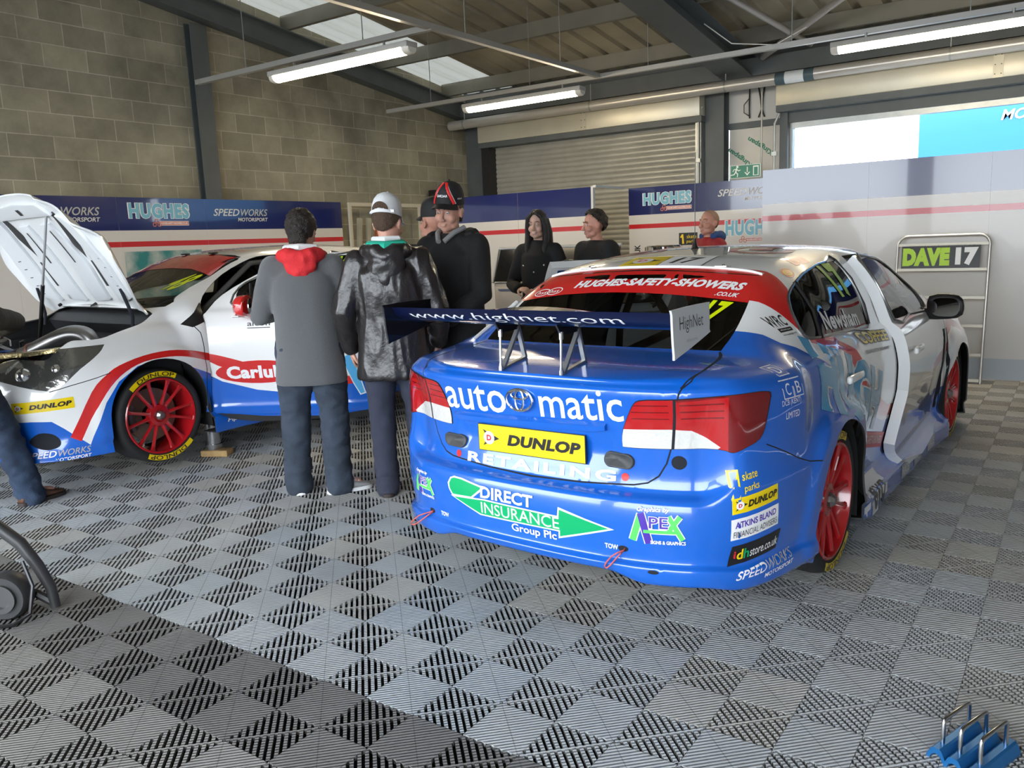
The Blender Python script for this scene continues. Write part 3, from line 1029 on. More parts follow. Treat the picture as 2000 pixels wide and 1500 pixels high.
# ------------------------------------------------------------------ paints and glass
BLUE = mat('blue_car_paint', (0.006, 0.112, 0.54), 0.22, coat=1.0, spec=0.5)
WHITEP = mat('white_car_paint', (0.80, 0.80, 0.79), 0.22, coat=1.0)
REDP = mat('red_car_paint', (0.60, 0.012, 0.012), 0.22, coat=1.0)
LBLUE = mat('light_blue_vinyl', (0.04, 0.29, 0.52), 0.25, coat=0.6)
GAP = mat('dark_shut_line', (0.004, 0.006, 0.012), 0.8)
INNER = mat('dark_car_inside', (0.03, 0.03, 0.032), 0.6)
INWHITE = mat('white_inner_paint', (0.70, 0.71, 0.71), 0.35)
YEL = mat('yellow_vinyl', (0.85, 0.62, 0.0), 0.3, coat=.3)
LIME = mat('fluorescent_yellow_vinyl', (0.72, 0.85, 0.0), 0.4)
LIMEG = mat('lime_green_vinyl', (0.42, 0.68, 0.02), 0.4)
BLACKV = mat('black_vinyl', (0.012, 0.011, 0.012), 0.3)
WHITEV = mat('white_vinyl', (0.80, 0.80, 0.80), 0.3)
REDV = mat('red_vinyl', (0.62, 0.02, 0.02), 0.3)
GREENV = mat('green_vinyl', (0.0, 0.36, 0.12), 0.3)
LGREENV = mat('light_green_vinyl', (0.10, 0.75, 0.12), 0.3)
PURPV = mat('purple_vinyl', (0.07, 0.03, 0.35), 0.3)
GREYV = mat('silver_grey_vinyl', (0.36, 0.37, 0.38), 0.35)
LAMPRED = mat('red_lamp_lens', (0.42, 0.008, 0.010), 0.1, coat=1.0)
LAMPDK = mat('dark_red_lamp_lens', (0.16, 0.004, 0.006), 0.08, coat=1.0)
LAMPWH = mat('clear_lamp_lens', (0.62, 0.61, 0.58), 0.12, coat=1.0, bump=.3, bscale=60)
CARBON = mat('black_carbon_gloss', (0.010, 0.010, 0.014), 0.12, coat=1.0)
NAVY = mat('navy_gloss', (0.004, 0.007, 0.035), 0.35, spec=.3)

def glass(name, tint, gloss=0.04):
    if name in MATS: return MATS[name]
    m = bpy.data.materials.new(name); m.use_nodes = True
    nt = m.node_tree; nt.nodes.clear()
    out = nt.nodes.new('ShaderNodeOutputMaterial')
    tr = nt.nodes.new('ShaderNodeBsdfTransparent'); tr.inputs['Color'].default_value = (*tint, 1)
    gl = nt.nodes.new('ShaderNodeBsdfGlossy'); gl.inputs['Roughness'].default_value = 0.02
    fr = nt.nodes.new('ShaderNodeFresnel'); fr.inputs['IOR'].default_value = 1.55
    mx = nt.nodes.new('ShaderNodeMixShader')
    nt.links.new(fr.outputs[0], mx.inputs['Fac']); nt.links.new(tr.outputs[0], mx.inputs[1]); nt.links.new(gl.outputs[0], mx.inputs[2])
    nt.links.new(mx.outputs[0], out.inputs['Surface'])
    MATS[name] = m
    return m
G_CLEAR = glass('clear_glass', (.82, .86, .84))
G_DARK = glass('tinted_glass', (.16, .17, .17))

def arc_text(s, r0, r1, a_mid, span, h, mats_mi, rev=False):
    """lettering bent round a circle (in the plane across X), radius r0..r1"""
    bm = fit_text(s, 1.0, 1.0, bold=.015)
    cut_grid(bm, 0.08)
    for v in bm.verts:
        a = a_mid + (-v.co.x*span if not rev else v.co.x*span)
        r = (r0+r1)/2 + (v.co.y if not rev else -v.co.y)*(r1-r0)
        v.co = Vector((h, r*math.cos(a), r*math.sin(a)))
    return bm

def make_wheel(parent, x, y, z, side, steer=0.0, spin=0.3):
    """side +1: outer face towards +x"""
    w = bpy.data.objects.new('wheel', None); COL.objects.link(w); w.parent = parent
    w.location = (x, y, z); w.rotation_euler = (0, 0, steer + (0 if side > 0 else PI))
    bm = B()
    lathe(bm, [(.243, -.012), (.250, .002), (.262, .008), (.278, .011), (.292, .008), (.304, -.004), (.312, -.024), (.315, -.05), (.315, -.185), (.311, -.212), (.300, -.232), (.285, -.243), (.262, -.24), (.245, -.23)], 64, 'X')
    bmesh.ops.recalc_face_normals(bm, faces=bm.faces[:])
    ob('tyre', bm, M_RUBBER, w, sharp=60)
    RIM = mat('red_wheel_paint', (0.42, 0.008, 0.012), 0.25, coat=.8)
    bm = B()
    lathe(bm, [(.252, -.006), (.254, .006), (.248, .011), (.240, .009), (.237, .0), (.234, -.02), (.226, -.04), (.222, -.10), (.215, -.21), (.235, -.235), (.25, -.235), (.252, -.12)], 64, 'X', closed_prof=True)
    bmesh.ops.recalc_face_normals(bm, faces=bm.faces[:])
    ob('rim', bm, RIM, w, sharp=50)
    bm = B()
    lathe(bm, [(.0, -.06), (.078, -.06), (.078, -.028), (.070, -.016), (.045, -.012), (.038, -.02), (.0, -.02)], 40, 'X')
    bmesh.ops.recalc_face_normals(bm, faces=bm.faces[:])
    ob('hub', bm, RIM, w)
    bm = B()
    lathe(bm, [(.0, .012), (.017, .012), (.024, .004), (.032, -.004), (.032, -.022), (.0, -.022)], 8, 'X')
    ob('hub_nut', bm, mat('nut_metal', (.35, .33, .32), .35, metal=.9), w, sharp=25)
    for k in range(12):
        a = spin + 2*PI*k/12 + (0.05 if k % 2 else -0.05)
        ca, sa = math.cos(a), math.sin(a)
        bm = B()
        rs = []
        for r, h, wd, dp in ((.060, -.018, .015, .030), (.085, -.014, .0115, .028), (.13, -.010, .0085, .026), (.19, -.005, .0085, .024), (.222, -.002, .011, .024), (.242, .001, .016, .02)):
            row = []
            for t in range(8):
                b = 2*PI*t/8
                u, v = math.cos(b)*wd*1.3, math.sin(b)
                hh = h + (v-1)*dp/2
                row.append((hh, r*ca - u*sa, r*sa + u*ca))
            rs.append(row)
        rings(bm, rs)
        bmesh.ops.recalc_face_normals(bm, faces=bm.faces[:])
        ob('spoke', bm, RIM, w)
    bm = B()
    lathe(bm, [(.07, -.115), (.178, -.115), (.178, -.145), (.07, -.145)], 48, 'X', closed_prof=True)
    bmesh.ops.recalc_face_normals(bm, faces=bm.faces[:])
    ob('brake_disc', bm, mat('brake_disc_metal', (.30, .26, .2), .4, metal=.8), w)
    bm = B()
    pts = [(-.10, .165*math.cos(t), .165*math.sin(t)) for t in [PI-.5+.1*k for k in range(11)]]
    tube(bm, pts, .034, 10, flat=1.0)
    ob('brake_caliper', bm, mat('caliper_grey', (.12, .12, .12), .45, metal=.4), w)
    for am in (PI/2+.15, PI/2+.15+PI):
        bm = B()
        n = 18; sp = 1.25
        f = [[bm.verts.new((.0126 if i == 1 else .0115, r*math.cos(am-sp/2+sp*k/n), r*math.sin(am-sp/2+sp*k/n))) for k in range(n+1)] for i, r in enumerate((.263, .279, .297))]
        for i in range(2):
            for k in range(n):
                bm.faces.new((f[i][k], f[i][k+1], f[i+1][k+1], f[i+1][k]))
        tb = arc_text('DUNLOP', .266, .294, am-.08, sp*.78, .0140, 0)
        add_bm(bm, tb, None, 1)
        for fc in bm.faces:
            fc.normal_update()
            if fc.normal.x < 0: fc.normal_flip()
        ob('tyre_lettering', bm, [YEL, BLACKV], w, sharp=None)
    return w

# livery polygons, seen from the side: (y, z)
SIDEWIN = [(-.06, 1.025), (-.045, 1.075), (.0, 1.135), (.09, 1.19), (.33, 1.245), (.58, 1.275), (.78, 1.285), (.945, 1.287), (.915, .968), (.6, .975), (.33, .985), (.0, 1.0)]
FRONTWIN = [(1.185, .965), (1.185, 1.283), (1.45, 1.283), (1.68, 1.258), (1.92, 1.175), (2.10, 1.085), (2.10, .95), (1.6, .955)]
DOORF = [(1.135, .225), (1.125, .6), (1.12, .93), (1.135, 1.305), (1.5, 1.305), (1.70, 1.282), (1.98, 1.18), (2.22, 1.04), (2.30, .93), (2.315, .86), (2.315, .36), (2.27, .225)]
DOORR = [(.47, .60), (.50, .48), (.60, .36), (.70, .26), (1.12, .225), (1.11, .6), (1.105, .93), (1.11, 1.29), (.93, 1.30), (.55, 1.283), (.25, 1.235), (.03, 1.16), (-.09, 1.06), (-.08, 1.0), (.10, .965), (.25, .86), (.37, .74)]
TRIWIN = [(2.46, .865), (2.27, 1.0), (2.265, .93), (2.30, .875), (2.40, .84)]
REARGLASS = [(-.585, .995, 0), (.585, .995, 0), (.592, 1.05), (.578, 1.15), (.545, 1.262, 0), (.36, 1.276), (.18, 1.286), (0, 1.291), (-.18, 1.286), (-.36, 1.276), (-.545, 1.262, 0), (-.578, 1.15), (-.592, 1.05)]
WSCREEN = [(-.70, .985), (-.64, 1.10), (-.585, 1.22), (-.535, 1.30), (-.3, 1.322), (0, 1.328), (.3, 1.322), (.535, 1.30), (.585, 1.22), (.64, 1.10), (.70, .985), (.35, 1.002), (0, 1.006), (-.35, 1.002)]

def circle(c, r, n=40): return [(c[0]+r*math.cos(2*PI*k/n), c[1]+r*math.sin(2*PI*k/n)) for k in range(n)]

def outline(bm, poly, ax, wd, cond, mi, closed=True):
    """paint a thin line along a polygon as its own material"""
    N = len(poly)
    for i in range(N if closed else N-1):
        p, q = Vector(poly[i][:2]), Vector(poly[(i+1) % N][:2])
        d = q-p
        if d.length < 1e-5: continue
        d.normalize(); n = Vector((-d.y, d.x))*wd/2
        e = d*wd*.3
        quad = [tuple(p-e+n), tuple(p-e-n), tuple(q+e-n), tuple(q+e+n)]
        for f in carve(bm, quad, ax, cond): f.material_index = mi

def paint(bm, poly, ax, cond, mi, skip=()):
    for f in carve(bm, poly, ax, cond):
        if f.material_index not in skip: f.material_index = mi

PAINTS = [BLUE, WHITEP, REDP, GAP, INNER, INWHITE, LAMPRED, LAMPWH, LAMPDK, LBLUE]
P_BLUE, P_WHITE, P_RED, P_GAP, P_IN, P_INW, P_LR, P_LW, P_LD, P_LB = range(10)

def shape_car(bm):
    """local dents and flares common to both cars"""
    for v in bm.verts:
        x, y, z = v.co
        # plate recess in the boot lid
        if y < -.7 and .55 < z < .78 and abs(x) < .46:
            def sm(t): t = max(0, min(1, t)); return t*t*(3-2*t)
            k = sm((.40-abs(x))/.05)*sm((z-.588)/.05)*sm((.738-z)/.02)
            v.co.y += .022*k
        # raised lip along the boot edge
        # diffuser kick-up: bottom lip rises in the middle of the rear bumper
        if y < -.7 and z < .27:
            def sm(t): t = max(0, min(1, t)); return t*t*(3-2*t)
            k = sm((.52-abs(x))/.16)*sm((.27-z)/.06)
            v.co.z += .035*k
        # flares round the wheels
        for c in (0, 2.7):
            r = math.hypot(y-c, z-.315)
            if abs(x) > .6 and z > .2 and r < .455:
                t = max(0, min(1, (.455-r)/.03))
                v.co.x += (1 if x > 0 else -1)*.016*t

def common_cuts(bm, doors_open):
    L = lambda c: c.x < -.3
    Rr = lambda c: c.x > .3
    for c in (0.0, 2.7):
        for cond in (L, Rr):
            arch = [(c+.352*math.cos(PI*k/24), .315+.352*math.sin(PI*k/24)) for k in range(25)] + [(c-.352, -.1), (c+.352, -.1)]
            bmesh.ops.delete(bm, geom=carve(bm, arch, (1, 2), cond), context='FACES')
    for f in [f for f in bm.faces if f.calc_center_median().z < .19 and abs(f.normal.z) > .9]:
        pass
    out = {}
    low = lambda c: c.y < .4 and c.z > .9
    out['rear'] = take(bm, carve(bm, smooth_poly(REARGLASS, 4), (0, 2), low))
    out['ws'] = take(bm, carve(bm, smooth_poly(WSCREEN, 3), (0, 2), lambda c: c.y > 1.55))
    for s, cond in ((-1, L), (1, Rr)):
        out['fd', s] = take(bm, carve(bm, smooth_poly([(*p, 0) if i in (3,) else p for i, p in enumerate(DOORF)], 3), (1, 2), cond))
        out['rd', s] = take(bm, carve(bm, smooth_poly(DOORR, 3), (1, 2), cond))
        out['fw', s] = take(out['fd', s], carve(out['fd', s], smooth_poly([(*p, 0) if i in (0, 1, 6) else p for i, p in enumerate(FRONTWIN)], 3), (1, 2), cond))
        out['rw', s] = take(out['rd', s], carve(out['rd', s], smooth_poly([(*p, 0) if i in (7, 8) else p for i, p in enumerate(SIDEWIN)], 3), (1, 2), cond))
    return out

def interior(root):
    bm = B()
    b2(bm, -.80, .80, -.35, 2.45, .19, .22); b2(bm, -.62, .62, -.62, -.40, .25, .80)
    ob('floor_pan', bm, INNER, root, smooth=False)
    bm = B()
    prism(bm, [(2.52, .55), (2.52, .90), (2.30, .97), (2.05, .955), (1.95, .87), (1.98, .60)], -.70, .70, 'X')
    bmesh.ops.bevel(bm, geom=bm.edges[:], offset=.02, segments=2, affect='EDGES')
    ob('dashboard', bm, mat('dash_black', (.02, .02, .021), .7), root)
    CAGE = mat('roll_cage_paint', (.10, .10, .10), .4)
    def bar(*pts, r=.022):
        bm = B(); tube(bm, pts, r, 10); ob('roll_cage_tube', bm, CAGE, root)
    for s in (-1, 1):
        bar((s*.70, 2.3, .25), (s*.70, 2.25, .9), (s*.58, 1.70, 1.245), (s*.52, 1.0, 1.29))
        bar((s*.52, 1.0, 1.29), (s*.66, .95, .9), (s*.68, .9, .22))
        bar((s*.50, .98, 1.28), (s*.55, .1, .95), (s*.55, -.35, .6))
        bar((s*.68, 2.2, .35), (s*.66, .95, .75)); bar((s*.68, 2.2, .75), (s*.66, .95, .35))
    bar((-.52, 1.0, 1.29), (.52, 1.0, 1.29)); bar((-.56, 1.72, 1.24), (.56, 1.72, 1.24))
    bar((-.66, .95, .3), (.52, 1.0, 1.27)); bar((.52, .95, 1.26), (-.5, -.2, .7)); bar((-.52, .95, 1.26), (.5, -.2, .7))
    # bucket seat on the driver's side (right)
    st = bpy.data.objects.new('racing_seat', None); COL.objects.link(st); st.parent = root
    bm = B()
    rs = []
    for y, z, wd, dp in ((1.45, .34, .20, .10), (1.1, .30, .21, .13), (.92, .42, .22, .16), (.82, .75, .23, .17), (.76, 1.0, .20, .13), (.74, 1.14, .13, .10)):
        row = [(.36+sx*wd, y+(dp if abs(sx) > .9 else 0)*(1 if z > .4 else 0), z+(dp if abs(sx) > .9 and z <= .4 else 0)) for sx in (-1.05, -.95, -.5, 0, .5, .95, 1.05)]
        rs.append(row)
    vr = [[bm.verts.new(p) for p in r] for r in rs]
    for a, b in zip(vr, vr[1:]):
        for i in range(6): bm.faces.new((a[i], a[i+1], b[i+1], b[i]))
    bmesh.ops.solidify(bm, geom=bm.faces[:], thickness=.03)
    ob('seat_shell', bm, BLACKV, st)
    bm = B()
    lathe(bm, [(.145, -.012), (.158, 0), (.145, .012), (.132, 0)], 28, 'Y', (0, 0, 0), closed_prof=True)
    for a in (PI/2, PI*7/6, PI*11/6): cyl(bm, (0, 0, 0), (.14*math.cos(a), 0, .14*math.sin(a)), .012, n=8)
    bmesh.ops.rotate(bm, cent=(0, 0, 0), matrix=Matrix.Rotation(-.35, 3, 'X'), verts=bm.verts[:])
    bmesh.ops.translate(bm, vec=(.36, 1.72, .85), verts=bm.verts[:])
    ob('steering_wheel', bm, BLACKV, root)
    # wheel wells and dark underside keep the daylight out of the inside
    for c in (0, 2.7):
        for s in (-1, 1):
            bm = B()
            arc_ = [(c+.365*math.cos(t), .32+.365*math.sin(t)) for t in [PI*k/20 for k in range(21)]]
            arc_ = [(c+.365, .14)]+arc_+[(c-.365, .14)]
            a = [bm.verts.new((s*.905, u, v)) for u, v in arc_]; b = [bm.verts.new((s*.58, u, v)) for u, v in arc_]
            for i in range(len(arc_)-1): bm.faces.new((a[i], a[i+1], b[i+1], b[i]))
            bm.faces.new(b)
            ob('wheel_well', bm, mat('wheel_well_black', (.008, .008, .008), .9), root)
    bm = B()
    b2(bm, -.86, .86, .42, 2.28, .12, .15); b2(bm, -.56, .56, -.70, 3.4, .17, .19)
    ob('undertray', bm, mat('wheel_well_black', (.008, .008, .008), .9), root, smooth=False)

def mirror(parent, s, mats, glassy=True):
    """door mirror; s=+1 right side"""
    m = bpy.data.objects.new('door_mirror', None); COL.objects.link(m); m.parent = parent
    bm = B()
    rs = []
    for x, sy, sz, cz in ((.845, .030, .045, .955), (.855, .055, .07, .962), (.90, .075, .078, .968), (.96, .078, .076, .97), (1.01, .066, .066, .968), (1.035, .045, .045, .965), (1.042, .01, .015, .962)):
        row = []
        for k in range(20):
            a = 2*PI*k/20
            u = math.copysign(abs(math.cos(a))**.7, math.cos(a)); v = math.copysign(abs(math.sin(a))**.75, math.sin(a))
            yy = 1.98 + u*sy*(1.0 if u > 0 else .35)
            row.append((s*x, yy, cz+v*sz))
        rs.append(row)
    rings(bm, rs); bmesh.ops.recalc_face_normals(bm, faces=bm.faces[:])
    ob('mirror_housing', bm, mats[0], m)
    if glassy:
        bm = B()
        pr = [(s*(.945+.078*math.copysign(abs(math.cos(a))**.6, math.cos(a))), .967+.055*math.copysign(abs(math.sin(a))**.7, math.sin(a))) for a in [2*PI*k/24 for k in range(24)]]
        prism(bm, pr, 1.945, 1.952, 'Y'); bmesh.ops.rotate(bm, cent=(s*.945, 1.945, .967), matrix=Matrix.Rotation(-s*.20, 3, 'Z'), verts=bm.verts[:]); ob('mirror_glass', bm, mat('mirror_silver', (.38, .38, .38), .04, metal=1), m)
    bm = B(); tube(bm, [(s*.80, 2.03, .93), (s*.86, 2.01, .925), (s*.90, 2.0, .93)], [.03, .026, .02], 10); ob('mirror_arm', bm, BLACKV, m)
    return m

def hinge(obj, hx, hy, ang):
    """swing a door about its vertical hinge"""
    R_ = Matrix.Rotation(ang, 4, 'Z')
    obj.matrix_local = Matrix.Translation((hx, hy, 0)) @ R_ @ Matrix.Translation((-hx, -hy, 0))

def strip(parent, name, pts, r, m, n=6):
    bm = B(); tube(bm, pts, r, n); return ob(name, bm, m, parent)

def on_side(y, z, s, off=0.004):
    hit, nrm, i, d = CAR_BVH.ray_cast(Vector((s*2, y, z)), Vector((-s, 0, 0)))
    return (hit + nrm*off) if hit else Vector((s*.8, y, z))

# bring the base surface up to date with the dents and flares
shape_car(_base); _base.normal_update()
CAR_BVH = BVHTree.FromBMesh(_base)

def side_trim(parent, poly, s, m, r=.006, closed=True):
    ps = smooth_poly(poly, 3)
    pts = [on_side(y, z, s) for y, z in ps]
    if closed: pts.append(pts[0])
    return strip(parent, 'window_trim', pts, r, m)

# ================================================================== car 17
C17 = empty('racing_car', 'blue white and red racing saloon seen from behind, number 17', 'car', (-1.723, 3.539, 0), -math.radians(2.35))

def build_17():
    bm = car_bm(); shape_car(bm)
    allc = lambda c: True
    for f in bm.faces: f.material_index = P_WHITE
    top = [(-1.3, 1.4), (-.335, 1.4), (-.319, 1.06), (-.276, 1.043), (-.246, 1.009), (-.18, .985), (-.106, .945), (0, .895), (.071, .851), (.187, .78), (.30, .69), (.598, .57), (.955, .467), (1.5, .42), (2.2, .43), (3.0, .42), (3.9, .36), (3.9, -.1), (-1.3, -.1)]
    for s in (-1, 1):
        cond = (lambda c: c.x < 0) if s < 0 else (lambda c: c.x >= 0)
        paint(bm, top, (1, 2), cond, P_BLUE)
        paint(bm, [(.02, 1.33), (.125, 1.275), (.115, 1.245), (.095, 1.20), (.02, 1.145), (-.03, 1.10), (-.055, 1.04), (-.02, .985), (.25, .925), (.34, .85), (.43, .73), (.60, .60), (.95, .49), (1.2, .465), (1.2, .52), (.96, .555), (.66, .67), (.50, .80), (.43, .90), (.29, .975), (.0, 1.01), (-.062, 1.02), (-.075, 1.063), (-.095, 1.115), (-.116, 1.159), (-.135, 1.175), (-.16, 1.2)], (1, 2), cond, P_RED)
        # filler for the front: red and white sweep ahead of the door
        paint(bm, [(2.0, .62), (2.3, .70), (2.5, .80), (2.7, .84), (2.95, .78), (3.15, .60), (3.25, .40), (3.18, .40), (3.07, .58), (2.9, .73), (2.7, .78), (2.5, .74), (2.3, .63), (2.0, .56)], (1, 2), cond, P_RED)
    tail = lambda c: c.y < -.35
    for s in (-1, 1):
        k = lambda pts: [(s*u, v) for u, v in pts]
        cond = (lambda c: c.y < -.3 and c.x > 0) if s > 0 else (lambda c: c.y < -.3 and c.x < 0)
        lamp_poly = smooth_poly([(s*u, v, *r) for u, v, *r in [(.400, .700), (.405, .755), (.435, .825), (.462, .863), (.50, .872, 0), (.60, .876), (.72, .886), (.80, .891), (.838, .888), (.850, .868), (.846, .78), (.836, .728), (.81, .705), (.775, .688), (.73, .698), (.58, .693, 0), (.42, .690)]], 3)
        if s < 0:
            lamp_poly = [(u-.035*max(0, min(1, (.62+u)/.12)), v) for u, v in lamp_poly]; lamp_poly.reverse()
        fs = carve(bm, lamp_poly, (0, 2), cond)
        lb = take(bm, fs)
        for f in lb.faces: f.material_index = P_LR
        paint(lb, k([(.39, .68), (.39, .757), (.57, .765), (.64, .762), (.69, .735), (.735, .705), (.70, .68)]), (0, 2), cond, P_LW)
        outline(lb, k([(.597, .90), (.575, .66)]), (0, 2), .010, cond, P_GAP, closed=False)
        for z0 in (.80, .825, .85):
            outline(lb, k([(.44, z0), (.57, z0+.004)]), (0, 2), .004, cond, P_LD, closed=False)
            outline(lb, k([(.61, z0+.006), (.745, z0+.012)]), (0, 2), .005, cond, P_LD, closed=False)
        paint(lb, k([(.76, .68), (.76, .90), (.90, .91), (.90, .66)]), (0, 2), cond, P_LD, skip=(P_LW, P_GAP))
        paint(lb, k([(.60, .877), (.60, .868), (.76, .884), (.90, .89), (.90, .91), (.6, .91)]), (0, 2), cond, P_LD, skip=(P_GAP,))
        for v in lb.verts: v.co += base_normal(v.co)*.004
        shell('tail_lamp', lb, PAINTS, C17, .02, P_GAP)
        outline(bm, lamp_poly, (0, 2), .006, cond, P_GAP)
    # boot lid shut line
    lid = [(.583, .99), (.618, .972), (.632, .955), (.632, .935), (.615, .915), (.605, .876)]
    lid2 = [(.572, .693), (.556, .637), (.528, .587), (.49, .56), (.44, .549), (.22, .536), (0, .530), (-.22, .536), (-.44, .549), (-.49, .56), (-.528, .587), (-.556, .637), (-.572, .693)]
    ycond = lambda c: c.y < -.40
    outline(bm, lid, (0, 2), .006, ycond, P_GAP, closed=False); outline(bm, [(-u, v) for u, v in lid], (0, 2), .006, ycond, P_GAP, closed=False)
    outline(bm, lid2, (0, 2), .006, ycond, P_GAP, closed=False)
    outline(bm, [(.60, -.47), (.622, -.58), (.632, -.70), (.625, -.80), (.61, -.85)], (0, 1), .006, lambda c: c.z > .9 and c.y < -.3, P_GAP, closed=False)
    outline(bm, [(-.60, -.47), (-.622, -.58), (-.632, -.70), (-.625, -.80), (-.61, -.85)], (0, 1), .006, lambda c: c.z > .9 and c.y < -.3, P_GAP, closed=False)
    # round towing hole and slots
    paint(bm, ellipse(.026, .026, .597, .641, 20), (0, 2), ycond, P_GAP)
    paint(bm, ellipse(.020, .012, .428, .322, 14), (0, 2), ycond, P_GAP); paint(bm, ellipse(.020, .012, -.545, .295, 14), (0, 2), ycond, P_GAP)
    paint(bm, ellipse(.020, .008, .545, .252, 14), (0, 2), ycond, P_GAP)
    # bumper seam to the rear arch
    for s in (-1, 1):
        cond = (lambda c: c.x > .3) if s > 0 else (lambda c: c.x < -.3)
        outline(bm, [(-.66, .70), (-.56, .655), (-.48, .615), (-.40, .585), (-.33, .575)], (1, 2), .005, cond, P_GAP, closed=False)
        outline(bm, [(2.37, .28), (2.38, .55), (2.36, .80), (2.33, .95)], (1, 2), .005, cond, P_GAP, closed=False)
    parts = common_cuts(bm, True)
    # louvred vents behind the front wheels
    for s in (-1, 1):
        cond = (lambda c: c.x > .3) if s > 0 else (lambda c: c.x < -.3)
        for y0 in (2.26, 2.345):
            pass
    shell('body_shell', bm, PAINTS, C17, .008, P_IN)
    g = shell('rear_window', parts['rear'], [G_DARK, GAP], C17, .004)
    for p in g.data.polygons: p.material_index = 0
    g = shell('windscreen', parts['ws'], [G_CLEAR], C17, .004)
    for p in g.data.polygons: p.material_index = 0
    for s in (-1, 1):
        rd = shell('rear_door', parts['rd', s], PAINTS, C17, .03, P_IN)
        gw = shell('door_window', parts['rw', s], [G_DARK], rd, .004)
        for p in gw.data.polygons: p.material_index = 0
        side_trim(rd, SIDEWIN, s, mat('dark_chrome_trim', (.25, .25, .25), .2, metal=.9), .007)
        strip(rd, 'quarter_bar', [on_side(.19, 1.22, s, .004), on_side(.16, 1.1, s, .004), on_side(.10, .99, s, .004)], .010, BLACKV)
        bm = B()
        h = on_side(.28, .80, s, .012)
        box(bm, h+Vector((s*.012, 0, 0)), (.025, .21, .035), bev=.011, seg=3)
        ob('door_handle', bm, WHITEP, rd)
        fd = shell('front_door', parts['fd', s], PAINTS, C17, .055, P_INW)
        gw = shell('door_window', parts['fw', s], [G_CLEAR], fd, .004)
        for p in gw.data.polygons: p.material_index = 0
        side_trim(fd, FRONTWIN, s, mat('dark_chrome_trim', (.25, .25, .25), .2, metal=.9), .007)
        bm = B()
        h = on_side(1.30, .80, s, .012)
        box(bm, h+Vector((s*.012, 0, 0)), (.025, .21, .035), bev=.011, seg=3)
        ob('door_handle', bm, WHITEP, fd)
        mirror(fd, s, [BLACKV if s > 0 else WHITEP])
        hinge(fd, s*.88, 2.30, math.radians(3.0) if s > 0 else -math.radians(36))
    for s in (1,):
        # door lock hole on the pale edge
        pass
    interior(C17)
    for (x, y, s) in ((.90, 0, 1), (-.90, 0, -1), (.90, 2.7, 1), (-.90, 2.7, -1)):
        make_wheel(C17, x, y, .315, s, 0.0, .1)
build_17()
# ------------------------------------------------------------------ car 17: wing, plates, stickers
def dunlop_mark(k):
    """round mark with a flying arrow, k = overall height"""
    return [([(-.5*k, .5*k), (.75*k, 0), (-.5*k, -.5*k), (-.36*k, -.30*k), (-.36*k, .30*k)], 1), (ellipse(.40*k, .40*k, -.03*k, 0), 2), (fit_text('D', .36*k, .36*k, bold=.05), 3, -.03*k, 0)]

def dunlop_art(w_, h_):
    k = h_*.80
    L = [(rect(w_, h_), 0)]
    mk = dunlop_mark(k*.8)
    for a in mk:
        dx, dy = (a[2], a[3]) if len(a) > 3 else (0, 0)
        L.append((a[0], a[1], dx - w_/2 + h_*.52, dy))
    L.append((fit_text('DUNLOP', w_*.68, h_*.44, bold=.05, shear=.2, spacing=1.06), 1, w_*.125, 0))
    return art(*L)
DUN = [YEL, BLACKV, WHITEV, REDV]

def speedworks_art(w_):
    return art((fit_text('SPEED', w_*.46, w_*.105, bold=.012, shear=.3), 0, -w_*.27, 0), (fit_text('WORKS', w_*.50, w_*.105, bold=.012, shear=.3), 1, w_*.235, 0),
               (fit_text('MOTORSPORT', w_*.56, w_*.055, bold=.02, shear=.2), 0, w_*.20, -w_*.105))

def apex_art(w_):
    k = w_
    def stroke(p, q, t):
        d = Vector((q[0]-p[0], q[1]-p[1])); n = Vector((-d.y, d.x)).normalized()*t/2; p, q = Vector(p), Vector(q)
        return [tuple(p+n), tuple(p-n), tuple(q-n), tuple(q+n)]
    L = []
    strokes = [((-.44, -.24), (-.30, .22), .11, 3), ((-.30, .24), (-.16, -.28), .12, 1), ((-.25, -.07), (.34, -.07), .055, 3), ((.17, .20), (.40, -.20), .075, 3), ((.36, .20), (.17, -.05), .075, 3)]
    for p, q, t, c in strokes:
        L.append((stroke((p[0]*k, p[1]*k), (q[0]*k, q[1]*k), (t+.035)*k), 0))
    for p, q, t, c in strokes:
        L.append((stroke((p[0]*k, p[1]*k), (q[0]*k, q[1]*k), t*k), c))
    L.append((fit_text('PE', .34*k, .21*k, bold=.055), 0, .005*k, .09*k))
    L.append((fit_text('PE', .32*k, .19*k, bold=.01), 1, .005*k, .09*k))
    L.append((fit_text('Graphics by', .55*k, .10*k, bold=.03, shear=.25), 0, -.08*k, .30*k))
    L.append((fit_text('SIGNS & GRAPHICS', .58*k, .065*k, bold=.03), 0, .16*k, -.25*k))
    return art(*L)
APX = [WHITEV, PURPV, WHITEV, LGREENV]

def skate_art(w_, cols=(0, 1)):
    k = w_
    one = [(-.5, .10), (-.34, .36), (-.22, .36), (-.14, -.42), (-.28, -.42), (-.32, .05)]
    L = [(fit_text('1', .26*k, .84*k, bold=.09), 0, -.30*k, 0), (fit_text('1', .15*k, .72*k, bold=.0), 1, -.29*k, 0)]
    L += [(fit_text('skate', .52*k, .24*k, bold=.01), 0, .18*k, .20*k), (fit_text('parks', .50*k, .26*k, bold=.01), 0, .20*k, -.16*k)]
    return art(*L)

